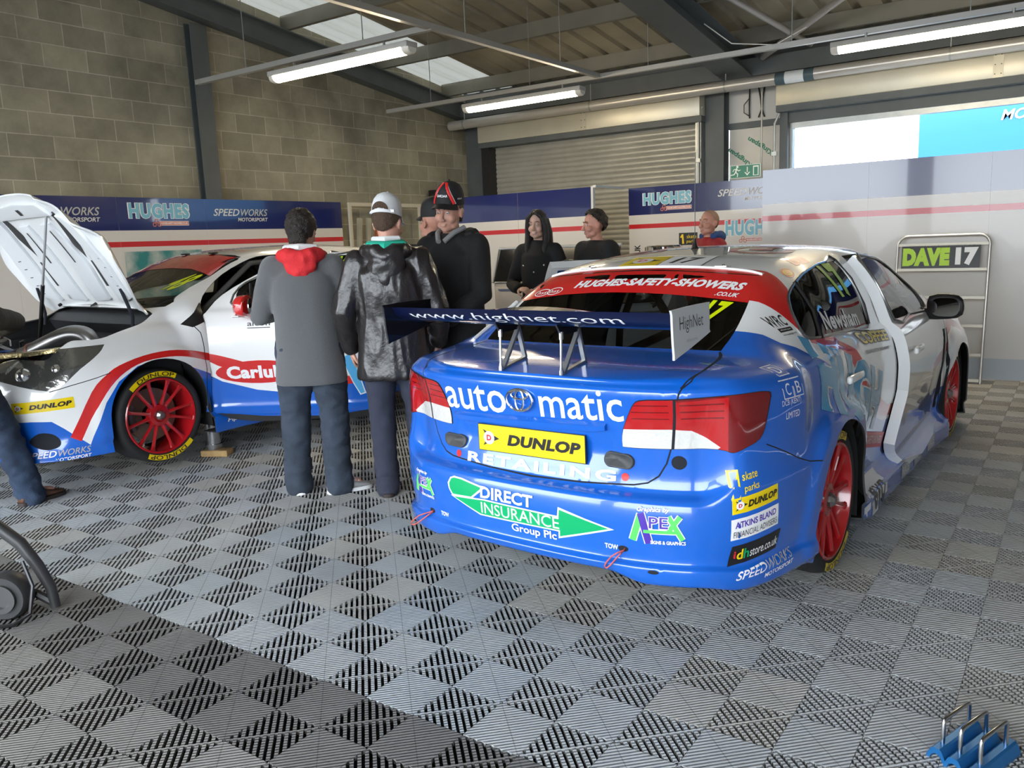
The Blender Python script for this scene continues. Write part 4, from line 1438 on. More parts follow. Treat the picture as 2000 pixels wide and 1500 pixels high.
def build_17_details():
    p = C17; bv = CAR_BVH
    X, Z = (1, 0, 0), (0, 0, 1)
    tilt = (.9993, 0, .034)
    D = lambda name, bm, mats, o, u=X, v=Z, **k: decal(name, bm, mats, p, bv, Vector(o), u, v, **k)
    # boot lid
    D('lettering', fit_text('auto', .345, .112, bold=.008), [WHITEV], (-.282, -.9, .823), (.9993, 0, .02))
    D('lettering', fit_text('matic', .355, .118, bold=.008), [WHITEV], (.232, -.9, .838), (.9993, 0, .03))
    e = bpy.data.objects.new('boot_badge', None); COL.objects.link(e); e.parent = p; e.location = (-.031, -.944, .837)
    def oval(a, b, r, cx=0, cz=0, tilt_=0.0):
        bm = B(); pts = [(cx+a*math.cos(t), 0, cz+b*math.sin(t)) for t in [2*PI*k/36 for k in range(36)]]
        rs = []
        for i, q in enumerate(pts):
            t = 2*PI*i/36; n = Vector((math.cos(t)/a, 0, math.sin(t)/b)).normalized()
            rs.append([Vector(q)+n*r*math.cos(w2)+Vector((0, -1, 0))*r*math.sin(w2) for w2 in [2*PI*k/8 for k in range(8)]])
        rs.append(rs[0]); rings(bm, rs, True, False, False); bmesh.ops.remove_doubles(bm, verts=bm.verts[:], dist=1e-5)
        bmesh.ops.recalc_face_normals(bm, faces=bm.faces[:])
        ob('badge_ring', bm, M_CHROME, e)
    oval(.062, .043, .0055); oval(.020, .040, .0045); oval(.040, .017, .0045, 0, .020)
    D('lettering', fit_text('RETAILING', .715, .042, bold=.035, spacing=1.25), [WHITEV], (.012, -.9, .568), (.9999, 0, .014))
    for x, z in ((-.402, .565), (.405, .574)):
        D('red_dot', art((ellipse(.015, .015), 0)), [REDV], (x, -.9, z))
    # grip bar over the plate
    bm = B()
    rs = []
    for k in range(17):
        x = -.405+.745*k/16
        zc = .738+.022*k/16
        hit, n, i, d = bv.ray_cast(Vector((x, -2, zc)), Vector((0, 1, 0)))
        s = .7 if k in (0, 16) else 1
        rs.append([(x, hit.y+.01, zc+.016*s), (x, hit.y-.008, zc+.018*s), (x, hit.y-.026*s, zc+.004), (x, hit.y-.022*s, zc-.016*s), (x, hit.y+.01, zc-.021*s)])
    rings(bm, rs); bmesh.ops.recalc_face_normals(bm, faces=bm.faces[:])
    ob('boot_grip', bm, BLUE, p, sharp=40)
    # number plate
    e = bpy.data.objects.new('number_plate', None); COL.objects.link(e); e.parent = p
    e.matrix_local = Matrix.Translation((-.012, -.913, .660)) @ Matrix.Rotation(-.010, 4, 'Y')
    bm = B(); box(bm, (0, .003, 0), (.522, .005, .113)); ob('plate', bm, BLACKV, e, smooth=False)
    bm = dunlop_art(.516, .107); place_flat(bm, axes_matrix((0, -.0002, 0), X, Z)); ob('plate_print', bm, DUN, e, sharp=None)
    # latch covers
    for x, z, r_ in ((-.424, .620, .06), (.377, .634, .06)):
        bm = B()
        o = []
        for off, k in ((.0, 1.0), (.009, .97), (.011, .88), (.008, .80), (.010, .0)):
            ring = []
            for t in [2*PI*q/28 for q in range(28)]:
                cx = .034 if math.cos(t) > 0 else -.034
                u, v = (cx + .031*math.cos(t))*k, .030*math.sin(t)*k
                hit, n, i, d = bv.ray_cast(Vector((x+u, -2, z+v)), Vector((0, 1, 0)))
                ring.append(hit + n*off*(1 if n.y < 0 else -1))
            o.append(ring)
        rings(bm, o, True, False, True); bmesh.ops.recalc_face_normals(bm, faces=bm.faces[:])
        ob('latch_cover', bm, mat('grey_rubber', (.045, .047, .05), .55), p, sharp=None)
    # rear bumper stickers
    D('sticker', apex_art(.215), APX, (.555, -.92, .418), (.94, .33, .03))
    D('sticker', apex_art(.18), APX, (-.59, -.92, .407), (.90, -.43, 0))
    green = [(-.401, .458), (-.385, .481), (-.332, .481), (-.214, .462), (-.279, .414)]
    gl = [(-.381, .404), (-.365, .409), (-.221, .413), (.168, .406), (.172, .437), (.378, .392), (.168, .326), (.171, .354), (-.223, .352)]
    grow = lambda P_, k: [(c[0]+(x-c[0])*k[0], c[1]+(z-c[1])*k[1]) for c in [(sum(a for a, b in P_)/len(P_), sum(b for a, b in P_)/len(P_))] for x, z in P_]
    head = [(-.412, .452), (-.396, .478), (-.372, .487), (-.325, .486), (-.192, .466), (-.268, .409), (-.385, .402), (-.406, .430)]
    head_in = [(-.402, .452), (-.389, .474), (-.370, .480), (-.325, .479), (-.212, .462), (-.271, .416), (-.380, .409), (-.398, .432)]
    tail_ = [(-.394, .402), (-.2, .418), (.160, .410), (.164, .446), (.398, .392), (.160, .318), (.162, .347), (-.226, .345)]
    tail_in = [(-.374, .399), (-.2, .412), (.167, .404), (.170, .436), (.376, .392), (.167, .328), (.169, .353), (-.223, .351)]
    D('sticker', art((head, 0), (tail_, 0), (head_in, 1), (tail_in, 1), (fit_text('INSURANCE', .385, .048, bold=.004), 0, -.025, .381), (fit_text('DIRECT', .265, .050, bold=.03), 0, -.085, .447), (fit_text('Group Plc', .215, .042, bold=.02), 0, .045, .322)), [WHITEV, GREENV], (0, -.95, 0), step=.06)
    for x, z, u in ((.383, .325, (1, 0, -.02)), (-.45, .302, (1, 0, 0))):
        D('lettering', fit_text('TOW', .052, .020, bold=.03), [WHITEV], (x, -.95, z), u)
    for x, z in ((.430, .321), (-.540, .296)):
        hit, n, i, d = bv.ray_cast(Vector((x, -2, z)), Vector((0, 1, 0)))
        bm = B(); q = hit
        dx = -.055 if x > 0 else -.095
        pts = [q+Vector(c) for c in ((0, .02, .004), (.006, -.012, .0), (dx*.15, -.030, -.006), (dx*.55, -.036, -.022), (dx*.9, -.036, -.045), (dx*1.12, -.034, -.064), (dx*1.14, -.032, -.073), (dx*.98, -.031, -.074), (dx*.72, -.030, -.060), (dx*.4, -.028, -.038), (dx*.05, -.020, -.012), (.0, .0, -.006), (.0, .02, -.004))]
        tube(bm, pts, .0028, 8)
        ob('tow_strap', bm, mat('red_strap', (.55, .10, .08), .6), p)
    # right rear corner column of stickers
    uc = Vector((.10, .178, .028)).normalized()
    D('sticker', skate_art(.125), [YEL, BLUE], (.812, -.765, .578), uc)
    D('sticker', dunlop_art(.205, .058), DUN, (.833, -.72, .511), uc)
    D('sticker', art((rect(.213, .078), 0), (fit_text('ATKINS BLAND', .185, .024, bold=.025), 1, 0, .016), (fit_text('FINANCIAL ADVISERS', .195, .023), 2, 0, -.019)), [WHITEV, PURPV, BLACKV], (.835, -.72, .425), uc)
    D('sticker', art((rect(.225, .076, 0, 0, .014), 0), (fit_text('j', .012, .042, bold=.02), 1, -.094, -.005), (fit_text('d', .024, .040, bold=.02), 2, -.072, .0), (fit_text('h', .022, .040, bold=.02), 3, -.046, .0), (fit_text('store.co.uk', .135, .036, bold=.006), 4, .037, -.002)), [BLACKV, REDV, YEL, GREENV, WHITEV], (.832, -.71, .325), uc)
    D('sticker', speedworks_art(.30), [WHITEV, GREYV], (.850, -.66, .252), Vector((.10, .23, .025)).normalized())
    # rear window band and numbers
    band = [(-.594, 1.151), (-.48, 1.169), (-.355, 1.184), (-.2, 1.193), (-.072, 1.196), (.06, 1.195), (.192, 1.190), (.32, 1.182), (.437, 1.172), (.576, 1.157), (.549, 1.258), (.36, 1.272), (.18, 1.282), (0, 1.287), (-.18, 1.282), (-.36, 1.272), (-.549, 1.258)]
    D('window_sticker', art((band, 0)), [REDP], (0, -.1, 0), step=.04)
    bm = fit_text('HUGHES-SAFETY-SHOWERS', .85, .030, bold=.05, shear=.3, spacing=1.06)
    for v in bm.verts: v.co.y += -.10*v.co.x**2 - .012*v.co.x + .012
    D('lettering', bm, [WHITEV], (.105, -.1, 1.226), off=.004, step=.05)
    D('lettering', fit_text('.CO.UK', .105, .015, bold=.03, shear=.25), [WHITEV], (.47, -.1, 1.187), (1, 0, -.08), off=.004)
    for dx in (-.49, -.42):
        D('lettering', art((ring_bm(.042, .016, .038, .013), 0), (fit_text('hss', .05, .014, shear=.2), 0)), [WHITEV], (dx, -.1, 1.197+.12*(dx+.42)), (1, 0, .12), off=.004)
    D('lettering', fit_text('17', .115, .066, bold=.05, shear=.3, spacing=1.1), [LIME], (.462, -.2, 1.130), (1, 0, -.10), off=.003)
    # pale strip down the left window edge
    strip(p, 'window_trim', [(-.612, -.16, 1.150), (-.64, -.30, 1.07), (-.662, -.45, .992)], .009, WHITEP)
    # roof: plate strip at the rear edge with hinge tabs, number panel, red swirls, aerial
    bm = B(); rs = []
    for k in range(25):
        x = -.555+1.11*k/24
        y = .085 + .02*(1-(x/.555)**2)
        q = bv.ray_cast(Vector((x, y, 3)), Vector((0, 0, -1)))[0]
        rs.append([q+Vector((0, -.012, .003)), q+Vector((0, -.008, .006)), q+Vector((0, .03, .004)), q+Vector((0, .03, -.01)), q+Vector((0, -.012, -.01))])
    rings(bm, rs); bmesh.ops.recalc_face_normals(bm, faces=bm.faces[:]); ob('roof_edge_strip', bm, WHITEP, p)
    for x in (-.344, .364):
        q = bv.ray_cast(Vector((x, .10, 3)), Vector((0, 0, -1)))[0]
        bm = B(); box(bm, q+Vector((0, -.005, .008)), (.055, .05, .006)); cyl(bm, q+Vector((0, .005, .008)), q+Vector((0, .005, .016)), .006, n=8, mi=1)
        ob('roof_tab', bm, [WHITEP, BLACKV], p, smooth=False)
    Y = (0, 1, 0)
    L = [(rect(.205, .205), 0)]
    for a in dunlop_mark(.13):
        dx, dy = (a[2], a[3]) if len(a) > 3 else (0, 0)
        L.append((a[0], a[1], dx-.01, dy))
    D('roof_sticker', art(*L), DUN, (-.087, .215, 1.3), X, Y)
    D('roof_sticker', art((rect(.232, .206), 1), (rect(.225, .2), 0), (fit_text('17', .14, .125, bold=.035, shear=.2), 1, 0, 0)), [WHITEV, BLACKV], (.136, .215, 1.3), X, Y)
    for s in (-1, 1):
        D('roof_sticker', art((ring_bm(.155, .17, .115, .128), 0), (ellipse(.06, .05), 0), (rect(.03, .12, .03, .07), 0)), [mat('roof_red', (.50, .10, .09), .3, coat=.5)], (s*.345, .62, 1.34), X, Y)
    q = bv.ray_cast(Vector((-.04, .68, 3)), Vector((0, 0, -1)))[0]
    e = bpy.data.objects.new('roof_aerial', None); COL.objects.link(e); e.parent = p; e.location = q
    bm = B(); lathe(bm, [(.0, .055), (.006, .055), (.012, .02), (.022, .0), (.0, .0)], 14); ob('aerial_base', bm, BLACKV, e)
    bm = B(); tube(bm, [(0, 0, .05), (.004, 0, .50)], .0022, 6); ob('aerial_whip', bm, BLACKV, e)
    # sticker cluster on the right rear pillar
    side = lambda name, bm, mats, y, z, u=(0, 1, 0), v=Z, par=p, **k: decal(name, bm, mats, par, bv, Vector((.9, y, z)), u, v, **k)
    side('lettering', art((fit_text('WRC', .10, .042, bold=.015, spacing=1.1), 0, 0, .022), (rect(.085, .014, .01, -.012), 0), (fit_text('wheelrepair', .07, .007), 1, .01, -.012), (fit_text('www.wheelrepair.co.uk', .10, .010), 0, .015, -.030)), [BLACKV, WHITEV], -.155, 1.062, (0, .99, .04), (0, .15, .99))
    D('sticker', art((ellipse(.055, .030), 0), (ellipse(.042, .020), 1), (ellipse(.024, .012, .004, .002), 2)), [REDV, YEL, mat('orange_vinyl', (.8, .25, .02), .3)], (.608, .235, 1.26), (0, 1, .02), (-.6, 0, .8))
    D('sticker', art((rect(.20, .055), 0), (fit_text('M A S', .15, .03), 1)), [mat('pink_vinyl', (.5, .06, .14), .3), REDV], (.575, .485, 1.305), (0, 1, .04), (-.7, 0, .7))
    # DCB squares
    def boxed(ch, h):
        return [(rect(h, h), 0), (rect(h*.88, h*.88), 1), (fit_text(ch, h*.45, h*.62, bold=.0), 0)]
    D('sticker', art(*boxed('D', .075)), [WHITEV, BLUE], (.825, -.505, .945), (.15, .985, 0), (-.66, -.30, .68))
    uq = Vector((.12, .99, 0)).normalized()
    for ch, y in (('C', -.53), ('B', -.458)):
        side('sticker', art(*boxed(ch, .069)), [WHITEV, BLUE], y, .878, uq, (0, -.12, .99))
    side('lettering', art((fit_text('DCB (KENT)', .13, .026), 0, 0, .0), (fit_text('LIMITED', .095, .024), 0, .005, -.045)), [WHITEV], -.512, .829, uq)
    # big light blue letters along the door
    for off, k, m in ((.0012, 1.0, WHITEV), (.0024, .95, LBLUE)):
        bm = fit_text('HUGH', .98, .31, bold=.095 if m is WHITEV else .07, shear=.28, spacing=1.12)
        for v in bm.verts:
            v.co.y += -.30*v.co.x - .03*(1 if False else 0)
        decal('lettering', bm, [m], p, bv, Vector((.9, .31, .745)), (0, 1, 0), Z, off=off, step=.04)
    side('lettering', art((fit_text('COFFEE', .50, .058, bold=.09), 0), (fit_text('COFFEE', .47, .05, bold=.03), 1)), [BLACKV, YEL], .80, .918, (0, 1, -.07), (0, .1, .99), off=.003)
    side('lettering', fit_text('QUALITY BEANS', .46, .020, bold=.02), [mat('grey_print', (.22, .2, .2), .5)], .77, .858, (0, 1, -.07), off=.003)
    side('sticker', art((rect(.60, .080), 0), (fit_text('HUGHES-SAFETY-SHOWERS', .54, .042, bold=.03), 1)), [REDV, mat('pale_print', (.7, .6, .58), .4)], .74, .415, (0, .975, -.21), (0, .21, .975), off=.003)
    # window stickers
    bm = fit_text('17', .22, .165, bold=.05, spacing=1.15)
    side('window_sticker', bm, [LIMEG], .73, 1.198, (0, 1, -.02), (0, -.35, 1), off=.003)
    side('window_sticker', fit_text('Newsham', .55, .082, bold=.035, spacing=1.06), [WHITEV], .49, 1.035, (0, 1, -.06), off=.003)
    # sill stickers
    sill = lambda bm, mats, y, off=.002: decal('sticker', bm, mats, p, bv, Vector((.93, y, .185)), (0, 1, 0), (-.75, 0, .66), off=off, step=.03)
    sill(art((rect(.33, .20), 0), (fit_text('evo', .25, .105, bold=.03), 1, 0, .0)), [WHITEV, BLACKV], .66)
    sill(art((rect(.10, .085, 0, -.05), 0), (rect(.06, .03, 0, -.055), 1)), [WHITEV, REDV], .41)
    for y in (1.25, 1.55, 1.9):
        sill(art((rect(.20, .05, 0, -.02), 0), (fit_text('RACE', .14, .03), 1, 0, -.02)), [GREYV, WHITEV], y)
    # louvred vent and panels at the front wing
    for k, y0 in enumerate((2.245, 2.335)):
        bm = B()
        vs = []
        f0 = [on_side(y0, z, 1, .003) for z in [.30+.042*i for i in range(13)]]
        f1 = [on_side(y0+.045, z, 1, .003) for z in [.30+.042*i for i in range(13)]]
        a = [bm.verts.new(q) for q in f0]; b = [bm.verts.new(q) for q in f1]
        for i in range(12): bm.faces.new((a[i], b[i], b[i+1], a[i+1]))
        ob('wing_vent', bm, GAP, p)
    # rear wing -----------------------------------------------------------
    w_ = bpy.data.objects.new('rear_wing', None); COL.objects.link(w_); w_.parent = p
    prof = [(-.985, 1.192), (-.962, 1.158), (-.92, 1.136), (-.86, 1.120), (-.79, 1.113), (-.735, 1.118), (-.712, 1.132), (-.72, 1.146), (-.77, 1.158), (-.85, 1.166), (-.92, 1.176), (-.965, 1.190)]
    bm = B()
    rs = []
    for k in range(23):
        x = -.66+1.32*k/22
        crown = .028*math.exp(-(x/.26)**2)
        rs.append([(x, y, z + (crown if 6 <= i <= 9 else 0)) for i, (y, z) in enumerate(prof)])
    rings(bm, rs); bmesh.ops.recalc_face_normals(bm, faces=bm.faces[:])
    for f in bm.faces:
        c = f.calc_center_median()
        f.material_index = 1 if (f.normal.y < -.35 and c.y < -.80) else 0
    wing = ob('wing_blade', bm, [CARBON, NAVY], w_, sharp=45)
    bb = B(); bb.from_mesh(wing.data); bvw = BVHTree.FromBMesh(bb)
    decal('lettering', fit_text('www.highnet.com', 1.02, .040, bold=-.004), [WHITEV], w_, bvw, Vector((-.065, -1.0, 1.157)), X, Z, off=.0015, step=.1)
    bb.free()
    def endplate(x, m, txt):
        bm = B()
        pts = smooth_poly([(-1.03, 1.19), (-1.018, 1.206), (-.76, 1.210), (-.742, 1.198), (-.738, 1.115), (-.75, 1.10), (-.99, 1.045), (-1.015, 1.055)], 3)
        prism(bm, pts, x-.004, x+.004, 'X')
        q = ob('endplate', bm, m, w_, sharp=30)
        return q
    endplate(-.664, CARBON, '')
    endplate(.664, mat('white_endplate', (.62, .63, .64), .35), '')
    bm = art((fit_text('HighNet', .185, .058, bold=-.006), 0, 0, .01), (fit_text('telecoms', .085, .012), 1, .0, -.045))
    place_flat(bm, axes_matrix((.6685, -.885, 1.14), (0, 1, 0), (0, -.05, .99)))
    bm2 = bm
    ob('lettering', bm2, [BLACKV, GREYV], w_, sharp=None)
    # (print shows on the face towards the boot too)
    bm = art((fit_text('HighNet', .185, .058, bold=-.006), 0, 0, .01))
    place_flat(bm, axes_matrix((-.6685, -.885, 1.14), (0, -1, 0), Z)); ob('lettering', bm, [GREYV], w_, sharp=None)
    for x in (-.150, .141):
        z0 = bv.ray_cast(Vector((x, -.90, 3)), Vector((0, 0, -1)))[0].z
        z1 = bv.ray_cast(Vector((x, -.745, 3)), Vector((0, 0, -1)))[0].z
        bm = B()
        cyl(bm, (x, -.90, z0), (x, -.90, z0+.018), .010, n=10); cyl(bm, (x, -.90, z0+.015), (x, -.90, z0+.03), .007, n=10)
        cyl(bm, (x, -.90, z0+.025), (x, -.895, 1.085), .0052, n=10); cyl(bm, (x, -.895, 1.075), (x, -.895, 1.105), .009, n=10)
        ob('wing_rod', bm, mat('polished_steel', (.6, .6, .6), .2, metal=1), w_)
        bm = B()
        a, b_, c = Vector((x, -.885, z0+.006)), Vector((x, -.735, z1+.006)), Vector((x, -.775, 1.10))
        for q, r2_ in ((a, b_), (b_, c), (c, a)):
            d = (r2_-q).normalized(); n = Vector((1, 0, 0)); u2 = d.cross(n)
            m4 = Matrix((n, d, u2)).transposed().to_4x4(); m4.translation = (q+r2_)/2
            vs = box(bm, (0, 0, 0), (.018, (r2_-q).length+.012, .012)); bmesh.ops.transform(bm, matrix=m4, verts=vs)
        ob('wing_bracket', bm, mat('brushed_alloy', (.42, .42, .41), .4, metal=.9), w_, smooth=False)
        bm = B(); prism(bm, [(-.90, 1.095), (-.885, 1.09), (-.765, 1.095), (-.75, 1.118), (-.93, 1.135)], x-.004, x+.004, 'X')
        ob('wing_plate', bm, CARBON, w_, smooth=False)
build_17_details()
# ================================================================== car 48
C48 = empty('racing_car', 'white blue and red racing saloon with its bonnet raised, number 48', 'car', (-5.733, 5.8, 0.12), -math.radians(183.5))
HOOD = [(-.715, 2.585, 0), (-.775, 2.74), (-.825, 2.90), (-.840, 3.02), (-.815, 3.15), (-.755, 3.28), (-.65, 3.39), (-.40, 3.495), (0, 3.53), (.40, 3.495), (.65, 3.39), (.755, 3.28), (.815, 3.15), (.840, 3.02), (.825, 2.90), (.775, 2.74), (.715, 2.585, 0), (.4, 2.625), (0, 2.64), (-.4, 2.625)]

def build_48():
    bm = car_bm(); shape_car(bm)
    for f in bm.faces: f.material_index = P_WHITE
    for s in (-1, 1):
        cond = (lambda c: c.x < 0) if s < 0 else (lambda c: c.x >= 0)
        # lower blue: nose, behind the white flash, under the doors, and the tail
        paint(bm, [(3.9, .36), (3.56, .372), (3.45, .372), (3.36, .363), (3.30, .31), (3.266, .275), (3.18, .19), (3.069, .44), (2.98, .56), (2.85, .64), (2.70, .665), (2.574, .63), (2.45, .57), (2.338, .520), (2.218, .447), (1.986, .378), (1.77, .35), (1.55, .372), (1.293, .419), (.9, .48), (.5, .62), (.2, .75), (-.1, .90), (-.3, 1.04), (-.34, 1.4), (-1.3, 1.4), (-1.3, -.1), (3.9, -.1)], (1, 2), cond, P_BLUE)
        red = [(3.277, .253), (3.139, .515), (3.05, .60), (2.96, .655), (2.80, .700), (2.613, .712), (2.45, .690), (2.325, .656), (2.235, .639), (2.076, .591), (1.9, .52), (1.7, .48), (1.362, .453), (1.1, .49), (.8, .55), (.4, .72), (.1, .92), (-.1, 1.03), (-.12, 1.10), (.0, 1.02), (.4, .80), (.8, .62), (1.1, .555), (1.3, .51), (1.6, .53),
               (2.0, .60)]
        red = [(3.277, .253), (3.139, .515), (3.05, .605), (2.96, .66), (2.80, .700), (2.613, .712), (2.45, .690), (2.325, .656), (2.235, .639), (2.076, .591), (1.9, .53), (1.7, .49), (1.362, .455), (1.1, .50), (.8, .57), (.4, .74), (.1, .93), (-.1, 1.04), (-.1, 1.0), (.1, .88), (.4, .69), (.8, .52), (1.1, .45), (1.36, .396), (1.7, .43), (1.9, .46), (2.189, .545), (2.277, .588), (2.355, .612), (2.5, .655), (2.63, .672), (2.80, .662), (2.93, .615), (3.03, .535), (3.13, .40), (3.225, .22)]
        paint(bm, smooth_poly([(*p_, 0) if i in (0, 17, 18, 35) else p_ for i, p_ in enumerate(red)], 3), (1, 2), cond, P_RED)
        # round fog lamp opening in the nose
        fog = smooth_poly([(3.46, .25), (3.42, .295), (3.36, .285), (3.325, .245), (3.335, .205), (3.39, .19), (3.44, .21)], 3)
        paint(bm, fog, (1, 2), cond, P_GAP)
        outline(bm, [(2.345, .20), (2.352, .45), (2.352, .70), (2.36, .80), (2.40, .86)], (1, 2), .006, cond, P_GAP, closed=False)
        outline(bm, [(3.02, .62), (3.10, .60), (3.25, .57), (3.35, .545)], (1, 2), .005, cond, P_GAP, closed=False)
    # front grille opening
    paint(bm, [(-.62, .16), (.62, .16), (.52, .32), (-.52, .32)], (0, 2), lambda c: c.y > 3.3, P_GAP)
    hood = take(bm, carve(bm, smooth_poly(HOOD, 4), (0, 1), lambda c: c.y > 2.3 and c.z > .6))
    parts = common_cuts(bm, True)
    lamps = {}
    for s in (-1, 1):
        cond = (lambda c: c.x < -.45) if s < 0 else (lambda c: c.x > .45)
        lp = smooth_poly([(3.00, .795, 0), (3.05, .745), (3.18, .665), (3.32, .555), (3.44, .575), (3.53, .62, 0), (3.53, .70, 0), (3.40, .745), (3.25, .79)], 3)
        lamps[s] = take(bm, carve(bm, lp, (1, 2), cond))
        tri = take(bm, carve(bm, TRIWIN, (1, 2), cond))
        g = shell('quarter_window', tri, [BLACKV], C48, .004)
        for q in g.data.polygons: q.material_index = 0
    shell('body_shell', bm, PAINTS, C48, .008, P_IN)
    for s in (-1, 1):
        e = shell('headlamp', lamps[s], [mat('headlamp_reflector', (.30, .30, .29), .12, metal=.85, bump=.35, bscale=9), GAP], C48, .02)
        for q in e.data.polygons: q.material_index = 0
        for (x, y, z, r_) in ((.70, 3.425, .645, .048), (.80, 3.27, .665, .04)):
            bm = B(); bmesh.ops.create_uvsphere(bm, u_segments=20, v_segments=12, radius=r_); bmesh.ops.translate(bm, vec=(s*x, y, z), verts=bm.verts[:])
            ob('projector', bm, mat('projector_chrome', (.75, .75, .73), .1, metal=.9), e)
    g = shell('rear_window', parts['rear'], [G_DARK], C48, .004)
    for q in g.data.polygons: q.material_index = 0
    ws = shell('windscreen', parts['ws'], [G_CLEAR], C48, .004)
    for q in ws.data.polygons: q.material_index = 0
    bv = CAR_BVH
    doors = {}
    for s in (-1, 1):
        rd = shell('rear_door', parts['rd', s], PAINTS, C48, .03, P_IN)
        gw = shell('door_window', parts['rw', s], [G_DARK], rd, .004)
        for q in gw.data.polygons: q.material_index = 0
        side_trim(rd, SIDEWIN, s, mat('dark_chrome_trim', (.25, .25, .25), .2, metal=.9), .007)
        fd = shell('front_door', parts['fd', s], PAINTS, C48, .055, P_IN)
        gw = shell('door_window', parts['fw', s], [G_DARK if s < 0 else G_CLEAR], fd, .004)
        for q in gw.data.polygons: q.material_index = 0
        side_trim(fd, FRONTWIN, s, mat('chrome_trim', (.55, .55, .55), .15, metal=.9), .008)
        strip(fd, 'window_bar', [on_side(2.02, 1.11, s), on_side(1.99, .955, s)], .011, BLACKV)
        h = on_side(1.33, .765, s, .0)
        bm = B(); box(bm, h+Vector((s*.018, 0, 0)), (.03, .19, .036), bev=.014, seg=3); ob('door_handle', bm, WHITEP, fd)
        m = mirror(fd, s, [REDP])
        bm = B(); box(bm, (s*.95, 2.01, .905), (.12, .09, .012), bev=.004); ob('mirror_band', bm, mat('chrome_trim', (.55, .55, .55), .15, metal=.9), m)
        doors[s] = fd
    fd = doors[-1]; s = -1
    side = lambda name, bm, mats, y, z, u=(0, -1, 0), v=(0, 0, 1), par=fd, **k: decal(name, bm, mats, par, bv, Vector((-.9, y, z)), u, v, **k)
    side('sticker', art((ellipse(.31, .082), 0), (fit_text('Carlube', .47, .092, bold=.045, spacing=1.06), 1)), [REDP, WHITEV], 1.945, .508, off=.002)
    side('lettering', art((fit_text('alcon', .16, .034, bold=.015), 0), (rect(.16, .006, 0, -.03), 0)), [BLACKV], 1.925, .845)
    side('lettering', art((fit_text('lewisMorgan', .245, .034, bold=.004), 0), (fit_text('Financial Business Advisers', .23, .010), 1, 0, -.036)), [BLACKV, GREYV], 1.378, .882)
    side('sticker', art(([(1.363, .595), (1.292, .626), (1.255, .50), (1.215, .330), (1.258, .318), (1.30, .405), (1.348, .53)], 0), ([(1.353, .592), (1.297, .616), (1.262, .50), (1.225, .337), (1.254, .327), (1.294, .408), (1.34, .528)], 1)) if False else
         art(([(-1.363, .595), (-1.348, .53), (-1.30, .405), (-1.258, .318), (-1.215, .330), (-1.255, .50), (-1.292, .626)], 0), ([(-1.353, .592), (-1.34, .528), (-1.294, .408), (-1.254, .327), (-1.225, .337), (-1.262, .50), (-1.297, .616)], 1)), [WHITEV, mat('sky_blue_vinyl', (.10, .45, .80), .3)], 0, 0)
    side('window_sticker', fit_text('48', .14, .125, bold=.05, spacing=1.1), [LIMEG], 1.375, 1.215, (0, -1, .04), (0, -.25, 1), off=.003)
    side('window_sticker', fit_text('Jackson', .34, .066, bold=.035, spacing=1.05), [WHITEV], 1.27, 1.09, (0, -.99, .06), off=.003)
    hinge(fd, -.88, 2.30, -math.radians(55))
    # body side print
    P = C48
    side('lettering', fit_text('Pipercross', .29, .034, bold=.02, shear=.2), [WHITEV], 2.10, .165, par=P)
    side('sticker', art((rect(.12, .05), 0), (fit_text('K&N', .09, .03, bold=.02), 1)), [WHITEV, BLACKV], 1.86, .165, par=P)
    side('sticker', art((rect(.20, .06), 0), (fit_text('LOO', .12, .036, bold=.02), 1)), [mat('deep_red_vinyl', (.25, .02, .02), .4), YEL], 1.02, .44, par=P)
    decal('sticker', dunlop_art(.34, .068), DUN, P, bv, Vector((-.80, 3.38, .463)), Vector((-.53, -.83, .04)).normalized()*1.0, (0, 0, 1))
    decal('lettering', speedworks_art(.36), [WHITEV, GREYV], P, bv, Vector((-.82, 3.33, .165)), Vector((-.40, -.90, .02)).normalized(), (0, 0, 1))
    decal('lettering', fit_text('TOYOTA GB', .62, .062, bold=.0, spacing=1.15), [mat('roof_red', (.50, .10, .09), .3, coat=.5)], P, bv, Vector((-.14, 1.62, 1.35)), (-1, 0, 0), (0, -1, 0), off=.004)
    for x in (-.18, .22):
        q = bv.ray_cast(Vector((x, 1.74, 3)), Vector((0, 0, -1)))[0]
        bm = B(); box(bm, q+Vector((0, .01, .006)), (.06, .05, .012), bev=.004); ob('roof_clip', bm, BLACKV, P)
    band = [(.525, 1.296), (.3, 1.318), (0, 1.324), (-.3, 1.318), (-.525, 1.296), (-.605, 1.17), (-.52, 1.192), (-.3, 1.222), (0, 1.232), (.3, 1.222), (.52, 1.19), (.605, 1.17)]
    decal('window_sticker', art(([(-x, z) for x, z in band], 0)), [REDP], P, bv, Vector((0, 2, 0)), (-1, 0, 0), (0, 0, 1), off=.002, step=.05)
    decal('window_sticker', fit_text('48', .17, .10, bold=.03, shear=.3, spacing=1.15), [LIME], P, bv, Vector((-.47, 2, 1.135)), (-1, 0, -.05), (0, 0, 1), off=.003)
    # bonnet, raised
    bo = shell('bonnet', hood, PAINTS, P, .012, P_INW)
    def pad(name, pts, m, depth, h=.0, par=bo):
        q = decal(name, art((pts, 0)), [m], par, bv, Vector((0, 0, 1)), (1, 0, 0), (0, 1, 0), off=-depth, step=.05)
        if h:
            md = q.modifiers.new('thickness', 'SOLIDIFY'); md.thickness = h; md.offset = 1
            bv_ = q.modifiers.new('edge', 'BEVEL'); bv_.width = .008; bv_.segments = 2; bv_.limit_method = 'ANGLE'
        return q
    IW = mat('bonnet_inner_white', (.70, .72, .74), .3)
